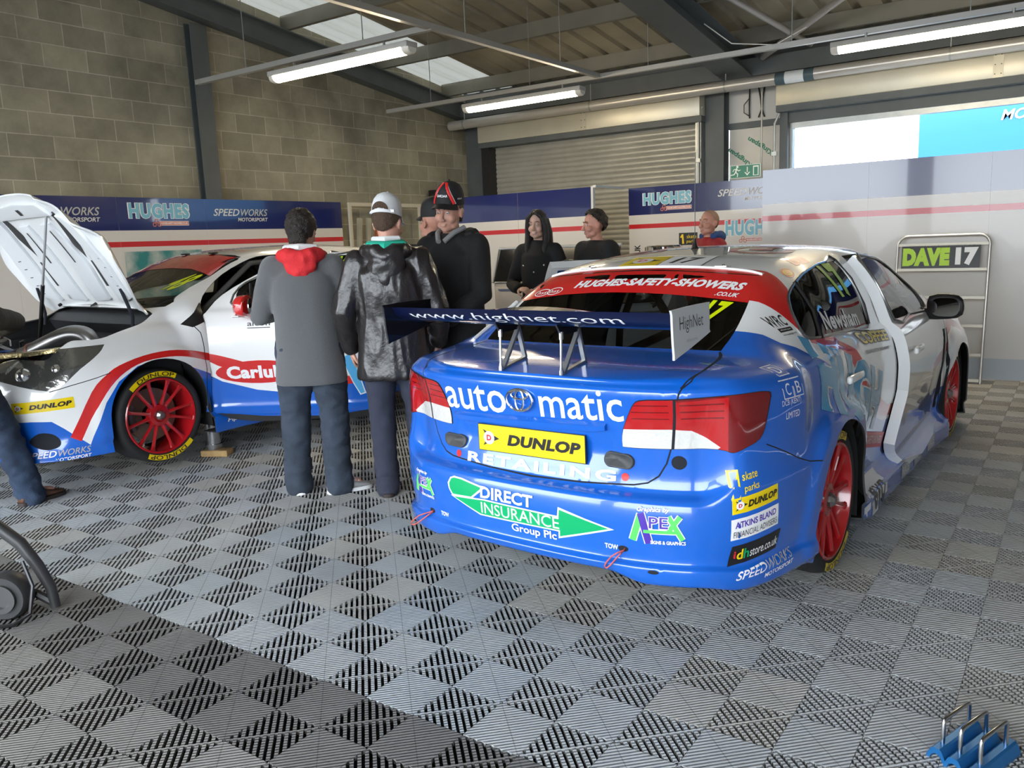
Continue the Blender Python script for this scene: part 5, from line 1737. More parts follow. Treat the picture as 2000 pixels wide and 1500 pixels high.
    for sx in (-1, 1):
        k = lambda p_: [(sx*u, v) for u, v in p_]
        pad('bonnet_rib', k([(.08, 2.68), (.30, 2.70), (.34, 2.95), (.30, 3.15), (.24, 3.3), (.10, 3.3)]), IW, .034, .022)
        pad('bonnet_rib', k([(.46, 2.68), (.66, 2.72), (.69, 3.0), (.65, 3.2), (.54, 3.34), (.45, 3.36), (.47, 3.05)]), IW, .034, .022)
        pad('bonnet_recess', k([(.30, 3.12), (.36, 3.02), (.44, 3.20), (.43, 3.38), (.36, 3.36)]), INNER, .0135)
        pad('bonnet_recess', k([(.36, 2.80), (.40, 2.80), (.41, 3.0), (.38, 3.0)]), INNER, .0135)
        for j in range(5):
            pad('bonnet_slot', k([(.60, 2.75+.07*j), (.64, 2.75+.07*j), (.64, 2.756+.07*j), (.60, 2.756+.07*j)]), INNER, .0365)
        pad('bonnet_slot', k([(.18, 3.0), (.20, 3.0), (.19, 3.25), (.175, 3.25)]), INNER, .0365)
        # gooseneck hinge
        bm = B(); tube(bm, [(sx*.64, 2.80, .88), (sx*.66, 2.68, .87), (sx*.67, 2.60, .86), (sx*.67, 2.52, .82)], .012, 8); ob('bonnet_hinge', bm, GAP, bo)
    pad('bonnet_rib', [(-.40, 3.36), (.40, 3.36), (.34, 3.45), (0, 3.47), (-.34, 3.45)], IW, .034, .022)
    pad('bonnet_recess', [(-.025, 3.385), (.025, 3.385), (.025, 3.43), (-.025, 3.43)], INNER, .0365)
    hy, hz, ang = 2.60, .965, math.radians(71)
    Mb = Matrix.Translation((0, hy, hz)) @ Matrix.Rotation(ang, 4, 'X') @ Matrix.Translation((0, -hy, -hz))
    bo.matrix_local = Mb
    top = Mb @ Vector((-.30, 3.36, .80))
    foot = Vector((.08, 3.02, .66))
    bm = B(); tube(bm, [foot, foot+(top-foot)*.52], .013, 10); tube(bm, [foot+(top-foot)*.50, top], .008, 10, mi=1)
    ob('bonnet_prop', bm, [BLACKV, mat('prop_grey', (.35, .35, .36), .35, metal=.6)], P)
    # engine bay -------------------------------------------------------------
    bm = B()
    b2(bm, -.74, .74, 2.42, 2.46, .30, .93); b2(bm, -.60, .60, 2.46, 3.45, .28, .30)
    for sx in (-1, 1): b2(bm, sx*.78-.01, sx*.78+.01, 2.46, 3.05, .5, .74); b2(bm, sx*.57-.01, sx*.57+.01, 2.46, 3.45, .3, .6)
    b2(bm, -.62, .62, 3.46, 3.49, .3, .62)
    ob('engine_bay', bm, mat('engine_bay_black', (.012, .012, .013), .6), P, smooth=False)
    bm = B()
    rs = []
    for k in range(15):
        x = -.72+1.44*k/14; c = .05*(1-(x/.72)**2)
        rs.append([(x, 2.47+c, .955+c*.3), (x, 2.60+c, .925+c*.3), (x, 2.66+c, .88), (x, 2.62, .80), (x, 2.45, .80)])
    rings(bm, rs); bmesh.ops.recalc_face_normals(bm, faces=bm.faces[:]); ob('scuttle_panel', bm, mat('scuttle_black', (.025, .026, .028), .5), P)
    for x0, x1 in ((.05, -.52), (.58, .02)):
        bm = B(); a = Vector((x0, 2.63, .985)); b_ = Vector((x1, 2.53, 1.02)); tube(bm, [a, a+Vector((-.04, -.03, .03)), (a+b_)/2+Vector((0, -.01, .02)), b_], [.012, .011, .009, .006], 8); ob('wiper', bm, BLACKV, P)
    ALLOY = mat('intake_alloy', (.30, .29, .28), .3, metal=.85)
    bm = B()
    path = [Vector(q) for q in ((-.56, 2.93, .66), (-.56, 2.93, .76), (-.53, 2.95, .825), (-.46, 2.99, .845), (-.37, 3.04, .825), (-.26, 3.10, .775), (-.14, 3.16, .72), (-.06, 3.2, .69))]
    fine = []
    for i in range(len(path)-1):
        p0, p1, p2, p3 = path[max(i-1, 0)], path[i], path[i+1], path[min(i+2, len(path)-1)]
        for k in range(4):
            t = k/4; fine.append(.5*((2*p1)+(-p0+p2)*t+(2*p0-5*p1+4*p2-p3)*t*t+(-p0+3*p1-3*p2+p3)*t**3))
    tube(bm, fine+[path[-1]], .058, 20); ob('intake_pipe', bm, ALLOY, P)
    bm = B(); tube(bm, [(-.09, 3.185, .70), (.04, 3.25, .645), (.12, 3.28, .58)], .064, 18); ob('intake_hose', bm, BLACKV, P)
    bm = B(); tube(bm, [(-.17, 3.145, .735), (-.155, 3.153, .728)], .0625, 20); ob('hose_clamp', bm, mat('clamp_copper', (.28, .12, .10), .4, metal=.6), P)
    bm = B(); b2(bm, -.30, .25, 2.62, 2.95, .45, .72, bev=.03); ob('engine_block', bm, mat('engine_grey', (.06, .06, .065), .45, metal=.4), P)
    bm = B(); cyl(bm, (-.40, 3.08, .55), (-.40, 3.08, .72), .05, n=20); ob('oil_filter', bm, mat('filter_grey', (.22, .22, .22), .35, metal=.7), P)
    bm = B(); b2(bm, .15, .30, 3.05, 3.15, .62, .70, bev=.01); ob('sensor_box', bm, mat('sensor_blue', (.06, .22, .55), .4), P)
    rr = random.Random(5)
    for k in range(14):
        x, y, z = rr.uniform(-.3, .45), rr.uniform(2.7, 3.3), rr.uniform(.62, .74)
        bm = B(); pts = [Vector((x, y, z))]
        for j in range(4): pts.append(pts[-1]+Vector((rr.uniform(-.12, .12), rr.uniform(-.10, .10), rr.uniform(-.04, .05))))
        tube(bm, pts, rr.choice((.006, .009, .014)), 8)
        ob('engine_hose', bm, rr.choice((BLACKV, ALLOY, BLACKV, mat('hose_blue', (.05, .1, .3), .5))), P)
    for k in range(5):
        x, y, z = rr.uniform(-.1, .4), rr.uniform(2.9, 3.35), rr.uniform(.6, .7)
        bm = B(); box(bm, (x, y, z), (rr.uniform(.05, .12), rr.uniform(.05, .1), rr.uniform(.04, .1)), bev=.008, rot=Matrix.Rotation(rr.uniform(0, 3), 3, 'Z'))
        ob('engine_part', bm, rr.choice((ALLOY, M_ALU, BLACKV)), P)
    # foil-wrapped slam panel above the lamps
    bm = B()
    rs = []
    for x, y, z in ((-.815, 3.05, .79), (-.735, 3.22, .785), (-.62, 3.35, .77), (-.40, 3.44, .755), (-.15, 3.48, .745), (.2, 3.48, .745), (.5, 3.42, .76)):
        rs.append([(x, y-.03, z-.02), (x, y+.02, z-.02), (x, y+.025, z+.004), (x, y-.03, z+.012)])
    rings(bm, rs); bmesh.ops.recalc_face_normals(bm, faces=bm.faces[:])
    ob('slam_panel', bm, mat('gold_foil', (.55, .44, .22), .22, metal=.95, bump=.6, bscale=25), P, sharp=40)
    interior(P)
    for (x, y, sd, st) in ((-.90, 2.7, -1, .06), (.90, 2.7, 1, .06), (-.90, 0, -1, 0), (.90, 0, 1, 0)):
        make_wheel(P, x, y, .283, sd, st, .22)
    # built-in air jacks holding the car up
    for x, y, zb in ((-.70, 2.22, -.075), (.70, 2.22, -.12), (-.70, .55, -.12), (.70, .55, -.12)):
        bm = B(); cyl(bm, (x, y, zb+.035), (x, y, .16), .05, n=24); cyl(bm, (x, y, zb), (x, y, zb+.04), .058, .06, n=24)
        ob('air_jack', bm, mat('jack_alloy', (.42, .42, .43), .25, metal=.95), P)
build_48()
bm = B(); box(bm, (0, 0, .0225), (.20, .11, .045), bev=.004)
q = C48.matrix_basis @ Vector((-.70, 2.22, 0)) if False else (Matrix.Translation(C48.location) @ Matrix.Rotation(C48.rotation_euler.z, 4, 'Z')) @ Vector((-.73, 2.22, 0))
tag(ob('wood_block', bm, mat('raw_timber', (.42, .27, .11), .7, var=.2, vscale=20), loc=(q.x, q.y, 0), rotz=.5), 'small timber block under the air jack beside the front wheel', 'wood block')
# ------------------------------------------------------------------ sponsor partitions round the garage
PANW = mat('panel_white', (.60, .575, .54), .28, coat=.25)
PANB = mat('panel_navy', (.010, .016, .10), .16, coat=.6)
PANR = mat('panel_red', (.50, .015, .02), .22, coat=.4)
PANG = mat('panel_grey_base', (.40, .44, .48), .4)
CYAN = mat('pale_cyan_print', (.16, .42, .55), .3)
PH, ZB, ZR0, ZR1 = 2.085, 1.735, 1.56, 1.617

def panel(label, p0, u, L, group, base=False, n=None):
    """an upright printed panel: p0 = left foot as one faces it, u = direction to the right"""
    u = Vector(u).normalized(); nrm = Vector((u.y, -u.x, 0))      # towards the viewer
    rz = math.atan2(u.y, u.x)
    r = empty('sponsor_panel', label, 'partition panel', p0, rz, group)
    bm = B()
    zs = [(0, .20, 3 if base else 0), (.20, ZR0, 0), (ZR0, ZR1, 2), (ZR1, ZB, 0), (ZB, PH, 1)]
    x0, x1 = .0004, L-.0004
    cols = [0, .02, .04]
    for z0, z1, mi in zs:
        f = bm.faces.new([bm.verts.new(p) for p in ((x0, 0, z0), (x1, 0, z0), (x1, 0, z1), (x0, 0, z1))]); f.material_index = mi
    bmesh.ops.remove_doubles(bm, verts=bm.verts[:], dist=1e-5)
    for pts in (((x0, .04, 0), (x0, .04, PH), (x1, .04, PH), (x1, .04, 0)), ((x0, 0, PH), (x1, 0, PH), (x1, .04, PH), (x0, .04, PH)), ((x0, 0, 0), (x0, 0, PH), (x0, .04, PH), (x0, .04, 0)), ((x1, 0, 0), (x1, .04, 0), (x1, .04, PH), (x1, 0, PH))):
        bm.faces.new([bm.verts.new(p) for p in pts])
    ob('board', bm, [PANW, PANB, PANR, PANG], r, smooth=False)
    return r, rz

def stick(r, bm, mats, x, z, name='lettering'):
    place_flat(bm, axes_matrix((x, -.0015, z), (1, 0, 0), (0, 0, 1))); return ob(name, bm, mats, r, sharp=None)

def hughes_art(w_, h_):
    return art((fit_text('HUGHES', w_*1.03, h_*1.06, bold=.09, spacing=1.14), 0), (fit_text('HUGHES', w_, h_, bold=.055, spacing=1.14), 1))
def tag_art(w_):
    L = [(rect(w_*.78, w_*.105, w_*.10, 0), 0), (rect(w_*.76, w_*.085, w_*.10, 0), 1), (fit_text('HUGHES-SAFETY-SHOWERS.CO.UK', w_*.72, w_*.05, bold=.03), 0, w_*.10, 0)]
    for dx, dy in ((-.42, -.03), (-.36, .05), (-.30, -.03)): L.append((ring_bm(w_*.05, w_*.05, w_*.03, w_*.03), 1, w_*dx, w_*dy))
    return art(*L)
HUG = [WHITEV, CYAN]; TAG = [WHITEV, mat('salmon_print', (.55, .16, .12), .4)]; SW = [mat('pale_print2', (.62, .62, .60), .35), mat('silver_print', (.42, .42, .40), .35)]

def build_panels():
    L = 1.078
    x = -8.5
    names = ['mostly behind the raised bonnet', 'grey lettering beside the raised bonnet edge', 'pale blue name and smoke picture', 'silver lettering left of the dark head', 'last before the rack frame']
    for k, y in enumerate((2.79, 3.868, 4.946, 6.024, 7.10)):
        r, rz = panel('white and navy panel by the block wall, ' + names[k], (x, y, 0), (0, 1, 0), L, 'sponsor panels along the block wall')
        if k == 2:
            stick(r, hughes_art(.73, .165), HUG, 5.44-y, 1.945); stick(r, tag_art(.47), TAG, 5.56-y, 1.81)
            # printed smoke picture
            m = bpy.data.materials.new('smoke_picture'); m.use_nodes = True; nt = m.node_tree; b = nt.nodes['Principled BSDF']
            tc = nt.nodes.new('ShaderNodeTexCoord'); nz = nt.nodes.new('ShaderNodeTexNoise'); nz.inputs['Scale'].default_value = 3.2; nz.inputs['Detail'].default_value = 5
            cr = nt.nodes.new('ShaderNodeValToRGB'); cr.color_ramp.elements[0].position = .38; cr.color_ramp.elements[0].color = (.03, .20, .20, 1); cr.color_ramp.elements[1].position = .62; cr.color_ramp.elements[1].color = (.55, .57, .53, 1)
            nt.links.new(tc.outputs['Object'], nz.inputs['Vector']); nt.links.new(nz.outputs['Fac'], cr.inputs['Fac']); nt.links.new(cr.outputs['Color'], b.inputs['Base Color']); b.inputs['Roughness'].default_value = .3
            stick(r, poly_bm(rect(.95, .62)), [m], .50, 1.20, 'printed_picture')
        if k in (1, 3):
            stick(r, speedworks_art(.80), SW, (6.53-6.024) if k == 3 else .50, 1.935)
    names = ['left of the shutter gap, wide navy band', 'behind the woman, beside the shutter gap']
    for k, x0 in enumerate((-7.30, -6.22)):
        panel('white and navy panel at the back, ' + ['in the corner behind the capped group', 'behind the woman, left of the shutter gap'][k], (x0, 9.15, 0), (1, 0, 0), L if k == 0 else 1.10, 'sponsor panels at the back')
    bm = B(); b2(bm, 0, .03, 0, .05, 0, PH+.01); b2(bm, .03, .07, 0, .8, PH-.01, PH+.02)
    tag(ob('panel_post', bm, mat('pale_alu', (.6, .6, .58), .35, metal=.4), smooth=False, loc=(-5.12, 9.15, 0)), 'pale upright post at the shutter gap with bar above', 'post')
    r, rz = panel('white and navy panel with pale blue name, right of the shutter gap', (-5.03, 10.0, 0), (1, 0, 0), L, 'sponsor panels at the back')
    stick(r, hughes_art(.66, .155), HUG, .54, 1.93); stick(r, tag_art(.44), TAG, .66, 1.805)
    stick(r, art((rect(.25, .155), 0), (fit_text('skate', .13, .045), 1, .045, .03), (fit_text('parks', .13, .05), 1, .045, -.035), ([(-.11, .02), (-.085, .06), (-.065, .06), (-.055, -.06), (-.08, -.06), (-.083, .015)], 1)), [BLACKV, YEL], .83, 1.405)
    bm = fit_text('CO.UK', .26, .085, bold=.03); place_flat(bm, axes_matrix((.12, -.0015, 1.22), (0, 0, 1), (-1, 0, 0))); ob('lettering', bm, BLACKV, r, sharp=None)
    r, rz = panel('white panel with silver lettering, behind the person in red', (-3.952, 10.0, 0), (1, 0, 0), L, 'sponsor panels at the back')
    stick(r, speedworks_art(.80), SW, .54, 1.945)
    stick(r, hughes_art(.66, .19), HUG, .57, 1.515); stick(r, tag_art(.44), TAG, .62, 1.37)
    rn = ['left end of the plain run beside the doorway', 'middle of the plain run, behind the pit board', 'right end of the plain run, cut by the photo edge', 'beyond the right edge of the photo']
    for k, x0 in enumerate((-2.865, -1.82, -.775, .27)):
        panel('plain white and navy panel, ' + rn[k], (x0, 8.8, 0), (1, 0, 0), 1.045, 'plain panels on the right', base=True)
    # side return of the right hand run
    panel('narrow return panel at the left end of the plain run', (-2.868, 10.0, 0), (0, -1, 0), 1.19, 'plain panels on the right')
build_panels()

# pit board leaning on the right hand panels
def build_pit_board():
    r = empty('pit_board', 'aluminium pit board with lime and white lettering, leaning on the white panel', 'pit board', (-1.13, 8.50, 0))
    TB = mat('pit_board_alu', (.55, .53, .50), .35, metal=.7)
    lean = .16
    Ml = Matrix.Rotation(-lean, 4, 'X')
    P = lambda x, z, y=0: Ml @ Vector((x, y, z))
    bm = B(); w2, h = .385, 1.37; c = .09
    pts = [P(-w2, .0)]+[P(-w2, h-c)]+[P(-w2+c*(1-math.cos(a)), h-c+c*math.sin(a)) for a in [PI/2*k/6 for k in range(1, 7)]]+[P(w2-c+c*math.sin(a), h-c+c*math.cos(a)) for a in [PI/2*k/6 for k in range(0, 7)]]+[P(w2, 0)]
    tube(bm, pts, .013, 10); ob('frame', bm, TB, r)
    for z in (1.285, 1.05, .79, .53, .265, .03):
        bm = B(); vs = box(bm, (0, 0, 0), (.75, .022, .026)); bmesh.ops.transform(bm, matrix=Ml @ Matrix.Translation((0, -.004, z)), verts=vs); ob('rail', bm, mat('rail_cream', (.58, .55, .47), .4, metal=.3), r, smooth=False)
    bm = B(); vs = box(bm, (0, 0, 0), (.66, .006, .215)); bmesh.ops.transform(bm, matrix=Ml @ Matrix.Translation((-.015, -.012, 1.17)), verts=vs); pl_ = ob('letter_plate', bm, BLACKV, r, smooth=False)
    M0 = Ml @ axes_matrix((0, -.0165, 1.17), (1, 0, 0), (0, 0, 1))
    bm = fit_text('DAVE', .40, .17, bold=.085, spacing=1.1); bmesh.ops.translate(bm, vec=(-.135, 0, 0), verts=bm.verts[:]); bmesh.ops.transform(bm, matrix=M0, verts=bm.verts[:]); ob('lettering', bm, LIMEG, pl_, sharp=None)
    bm = fit_text('17', .185, .165, bold=.075, spacing=1.1); bmesh.ops.translate(bm, vec=(.205, 0, 0), verts=bm.verts[:]); bmesh.ops.transform(bm, matrix=M0, verts=bm.verts[:]); ob('lettering', bm, WHITEV, pl_, sharp=None)
build_pit_board()

# white cabinet with black sloping front behind the woman
def build_cabinet():
    r = empty('tool_cabinet', 'white cabinet with black display panel behind the woman', 'cabinet', (-4.95, 7.35, 0))
    bm = B(); b2(bm, -.40, 1.1, 0, .6, 0, 1.02, bev=.01); ob('body', bm, mat('cabinet_cream', (.50, .47, .42), .4), r)
    for k in range(3):
        bm = B(); b2(bm, -.37, 1.07, -.012, .004, .10+.30*k, .37+.30*k, bev=.005); d = ob('drawer', bm, mat('drawer_cream', (.55, .52, .47), .35), r)
        bm = B(); b2(bm, -.33, 1.03, -.022, -.010, .335+.30*k, .352+.30*k); ob('drawer_handle', bm, M_ALU, d, smooth=False)
    bm = B(); prism(bm, [(-.02, 1.03), (.02, 1.03), (.16, 1.36), (.12, 1.37)], -.38, 1.08, 'X'); pn = ob('display_panel', bm, mat('gloss_black_panel', (.006, .006, .007), .12, coat=.5), r, smooth=False)
    bm = B(); tube(bm, [(-.40, -.02, 1.02), (-.40, .13, 1.385), (1.1, .13, 1.385)], .018, 8); ob('panel_edge', bm, mat('pale_alu', (.6, .6, .58), .35, metal=.4), r)
    M0 = axes_matrix((-.05, .028, 1.13), (1, 0, 0), (0, .39, .92))
    bm = art((fit_text('SPEEDWORKS', .62, .065, bold=.035, shear=.25), 0), (fit_text('SPEEDWORKS', .60, .055, bold=.0, shear=.25), 1), (fit_text('MOTORSPORT', .25, .03, bold=.03, shear=.2), 0, .16, -.07))
    place_flat(bm, M0); ob('lettering', bm, [LIMEG, BLACKV], pn, sharp=None)
build_cabinet()

# black drum with a chrome rim beyond the car roof
r = empty('waste_bin', 'black round bin with chrome rim in front of the sponsor panels', 'bin', (-4.06, 8.95, 0))
bm = B(); lathe(bm, [(0, .02), (.19, .02), (.20, .05), (.215, 1.28), (.19, 1.30), (.18, 1.25), (.17, .1), (0, .08)], 36); bmesh.ops.recalc_face_normals(bm, faces=bm.faces[:]); ob('drum', bm, BLACKV, r)
bm = B(); lathe(bm, [(.15, 1.33), (.19, 1.345), (.218, 1.33), (.218, 1.29), (.205, 1.285), (.205, 1.31), (.16, 1.31)], 36, closed_prof=True); bmesh.ops.recalc_face_normals(bm, faces=bm.faces[:]); ob('chrome_rim', bm, M_CHROME, r)

# racking frame and boards against the block wall
r = empty('storage_rack', 'pale rack frame against the block wall beyond the last left panel', 'rack', (-8.45, 8.25, 0))
bm = B(); b2(bm, 0, .04, 0, 1.5, 2.03, 2.08); b2(bm, 0, .04, 1.46, 1.5, 0, 2.03); b2(bm, 0, .04, 0, .04, 0, 2.03)
ob('frame', bm, mat('rack_cream', (.50, .46, .36), .5), r, smooth=False)
for k, (y, c, lb) in enumerate(((8.42, (.40, .38, .30), 'pale timber batten, leftmost in the rack'), (8.60, (.42, .40, .31), 'pale timber batten, second in the rack'), (8.78, (.45, .13, .05), 'orange batten at the right in the rack'))):
    bm = B(); vs = box(bm, (0, 0, .94), (.04, .07, 1.88)); bmesh.ops.rotate(bm, cent=(0, 0, 0), matrix=Matrix.Rotation(-.09, 3, 'X'), verts=vs)
    tag(ob('timber_batten', bm, mat('batten_%d' % k, c, .7, var=.15), smooth=False, loc=(-8.52, y-.05, 0)), lb, 'batten')

# dark object on the back wall above the caps: small loudspeaker on a bracket
r = empty('wall_speaker', 'small black loudspeaker on the corner wall above the capped heads', 'loudspeaker', (-8.62, 10.3, 2.05))
bm = B(); b2(bm, 0, .16, -.11, .11, 0, .26, bev=.01); ob('cabinet', bm, BLACKV, r)
bm = B(); lathe(bm, [(0, .162), (.06, .17), (.085, .165), (.09, .16)], 20, 'X', (0, 0, .13)); ob('driver_cone', bm, M_RUBBER, r)
bm = B(); b2(bm, -.06, .02, -.02, .02, .1, .16); ob('bracket', bm, M_GALV, r, smooth=False)
# ------------------------------------------------------------------ people
def skin_mat(name, col):
    m = mat(name, col, 0.5, var=.06, vscale=30)
    b = m.node_tree.nodes['Principled BSDF']
    b.inputs['Subsurface Weight'].default_value = 0.12
    b.inputs['Subsurface Radius'].default_value = (.02, .008, .004)
    b.inputs['Subsurface Scale'].default_value = 0.3
    return m
SKIN = skin_mat('fair_skin', (.56, .30, .22))
SKIN2 = skin_mat('ruddy_skin', (.52, .25, .18))

def ball(bm, c, r, mi=0, seg=16, M=None):
    q = bmesh.ops.create_uvsphere(bm, u_segments=seg, v_segments=max(8, seg//2), radius=1.0)
    vs = q['verts']
    r = (r, r, r) if not isinstance(r, (tuple, list)) else r
    bmesh.ops.scale(bm, vec=r, verts=vs)
    bmesh.ops.translate(bm, vec=c, verts=vs)
    if M is not None: bmesh.ops.transform(bm, matrix=M, verts=vs)
    for f in {f for v in vs for f in v.link_faces}: f.material_index = mi
    return vs

def limb(bm, pts, rs, n=14, flat=1.0):
    tube(bm, pts, rs, n, flat=flat)
    for p_, r_ in ((pts[0], rs[0]*.99), (pts[-1], rs[-1]*.99)): ball(bm, p_, (r_, r_*flat, r_), seg=12)

def remeshed(name, bm, voxel, mats, parent=None, it=2, disp=None, loc=None, rotz=None):
    me = bpy.data.meshes.new(name); bm.to_mesh(me); bm.free()
    t = bpy.data.objects.new(name, me); COL.objects.link(t)
    md = t.modifiers.new('r', 'REMESH'); md.mode = 'VOXEL'; md.voxel_size = voxel; md.adaptivity = 0
    dg = bpy.context.evaluated_depsgraph_get()
    me2 = bpy.data.meshes.new_from_object(t.evaluated_get(dg))
    bpy.data.objects.remove(t); bpy.data.meshes.remove(me)
    b = B(); b.from_mesh(me2); bpy.data.meshes.remove(me2)
    for _ in range(it): bmesh.ops.smooth_vert(b, verts=b.verts[:], factor=.5, use_axis_x=True, use_axis_y=True, use_axis_z=True)
    b.normal_update()
    if disp:
        ns = [v.normal.copy() for v in b.verts]
        for v, n in zip(b.verts, ns): v.co += n*disp(v.co)
        bmesh.ops.smooth_vert(b, verts=b.verts[:], factor=.4, use_axis_x=True, use_axis_y=True, use_axis_z=True)
    for f in b.faces: f.material_index = 0
    return ob(name, b, mats, parent, sharp=None, loc=loc, rotz=rotz)

def folds(amp, sc=(7, 7, 4), ridge=False, seed=0):
    def fn(co):
        p = Vector((co.x*sc[0]+seed, co.y*sc[1]+seed*2, co.z*sc[2]))
        a = noise.noise(p); b = noise.noise(p*2.1)
        if ridge: return amp*((1-abs(a)*2.2)*.8+b*.4)
        return amp*(a+.5*b)
    return fn

HEADP = Vector((0, -.005, 1.50))      # neck pivot
def head_matrix(yaw, pitch, roll=0, lean=Matrix()):
    return lean @ Matrix.Translation(HEADP) @ Matrix.Rotation(yaw, 4, 'Z') @ Matrix.Rotation(-pitch, 4, 'X') @ Matrix.Rotation(roll, 4, 'Y') @ Matrix.Translation(-HEADP)

def add_head(bm, M, female=False, big=1.0):
    b2_ = lambda c, r: ball(bm, c, r, M=M, seg=20)
    w = .93 if female else 1.0
    b2_((0, -.012, 1.665), (.076*w, .097, .092)); b2_((0, .012, 1.60), (.064*w, .080, .082))
    b2_((0, .040, 1.562), (.050*w, .048, .044)); b2_((0, .066, 1.538), (.024*w, .022, .020))
    for s in (-1, 1):
        b2_((s*.040*w, .055, 1.603), (.026, .032, .030)); b2_((s*.044*w, .030, 1.556), (.020, .034, .022))
        b2_((s*.079*w, -.008, 1.625), (.009, .020, .032)); b2_((s*.083*w, -.018, 1.637), (.008, .012, .018))
        b2_((s*.029*w, .078, 1.660), (.024, .012, .008))
        b2_((s*.012, .106, 1.598), (.010, .011, .009))
    vs0 = len(bm.verts)
    t = B(); tube(t, [(0, .086, 1.652), (0, .102, 1.625), (0, .113, 1.602)], [.008, .011, .014], 10); ball(t, (0, .112, 1.602), .0135)
    ball(t, (0, .091, 1.574), (.022, .010, .0062)); ball(t, (0, .091, 1.5635), (.020, .010, .0068))
    add_bm(bm, t, M)

def add_hand(bm, wrist, d, up, side, curl=.5, k=1.0):
    """d: direction of the hand, up: back of the hand, side +1 right hand"""
    d = Vector(d).normalized(); up = (Vector(up)-d*Vector(up).dot(d)).normalized(); x = d.cross(up).normalized()*side*-1
    W = Vector(wrist)
    m = Matrix((x, d, up)).transposed().to_4x4(); m.translation = W
    t = B()
    ball(t, (0, .045*k, 0), (.036*k, .052*k, .016*k), seg=16)
    tube(t, [(0, -.03, 0), (0, .02, 0)], [.027*k, .028*k], 12, flat=.75)
    for i, (fx, L, r_) in enumerate(((-.030, .062, .0082), (-.010, .072, .0086), (.011, .068, .0084), (.030, .053, .0076))):
        p = Vector((fx*k, .082*k, 0)); a = 0; pts = [Vector((fx*.8*k, .06*k, 0)), p]
        for j, f in enumerate((.45, .32, .23)):
            a += curl*(.9 if j else .5)*(1+.12*i)
            p = p+Vector((fx*.05, math.cos(a), -math.sin(a)))*L*f*k*1.15; pts.append(p)
        tube(t, pts, [r_*k*1.1, r_*k*1.1, r_*k, r_*.95*k, r_*.85*k], 8); ball(t, pts[-1], r_*.85*k, seg=8)
    pts = [Vector((-.024*k, .020*k, -.004)), Vector((-.046*k, .042*k, -.012)), Vector((-.056*k, .068*k, -.018-.01*curl)), Vector((-.054*k, .090*k, -.026-.02*curl))]
    tube(t, pts, [.014*k, .0115*k, .010*k, .0085*k], 8); ball(t, pts[-1], .0085*k, seg=8)
    add_bm(bm, t, m)

def eyes(parent, M, col=(.10, .07, .04), female=False):
    for s in (-1, 1):
        c = M @ Vector((s*.030*(.95 if female else 1), .0800, 1.639))
        bm = B(); ball(bm, c, .0095, 0, 14)
        f = (M.to_3x3() @ Vector((s*.03, 1, -.06))).normalized()
        ball(bm, c+f*.0052, .0055, 1, 10)
        ob('eye', bm, [mat('eye_white', (.62, .58, .55), .25), mat('iris_%d' % int(col[0]*100), col, .2)], parent)

def brows(parent, M, m, w=1.0):
    for s in (-1, 1):
        bm = B(); tube(bm, [M @ Vector((s*.014, .094, 1.662)), M @ Vector((s*.032, .0905, 1.668)), M @ Vector((s*.052, .076, 1.660))], [.003*w, .0045*w, .0025*w], 6)
        ob('eyebrow', bm, m, parent)

def hair_shell(parent, M, m, front=1.70, back=1.555, side=1.62, grow=1.07, amp=.006, name='hair', seed=1, temple=.02):
    bm = B()
    bmesh.ops.create_uvsphere(bm, u_segments=64, v_segments=48, radius=1.0)
    for v in bm.verts:
        v.co = Vector((v.co.x*.0775*grow, v.co.y*.099*grow-.012, v.co.z*.097*grow+1.662))
    kill = []
    for v in bm.verts:
        y = v.co.y+.012
        t = y/.1
        lim = side + (front-side)*max(0, min(1, (t-.1)/.6)) if t > .1 else side+(back-side)*max(0, min(1, (-t)/.6))
        if v.co.z < lim: kill.append(v)
    bmesh.ops.delete(bm, geom=kill, context='VERTS')
    if back < 1.57:
        bm2 = B(); tube(bm2, [(0, -.075, 1.60), (0, -.066, back)], [.055, .045], 16, flat=.7); add_bm(bm, bm2)
    bmesh.ops.recalc_face_normals(bm, faces=bm.faces[:]); bm.normal_update()
    ns = {v: v.normal.copy() for v in bm.verts}
    for v in bm.verts:
        v.co += ns[v]*amp*(1+noise.noise(v.co*55+Vector((seed, 0, 0)))*1.0+noise.noise(v.co*160)*.5)
    bmesh.ops.transform(bm, matrix=M, verts=bm.verts[:])
    return ob(name, bm, m, parent, sharp=None)

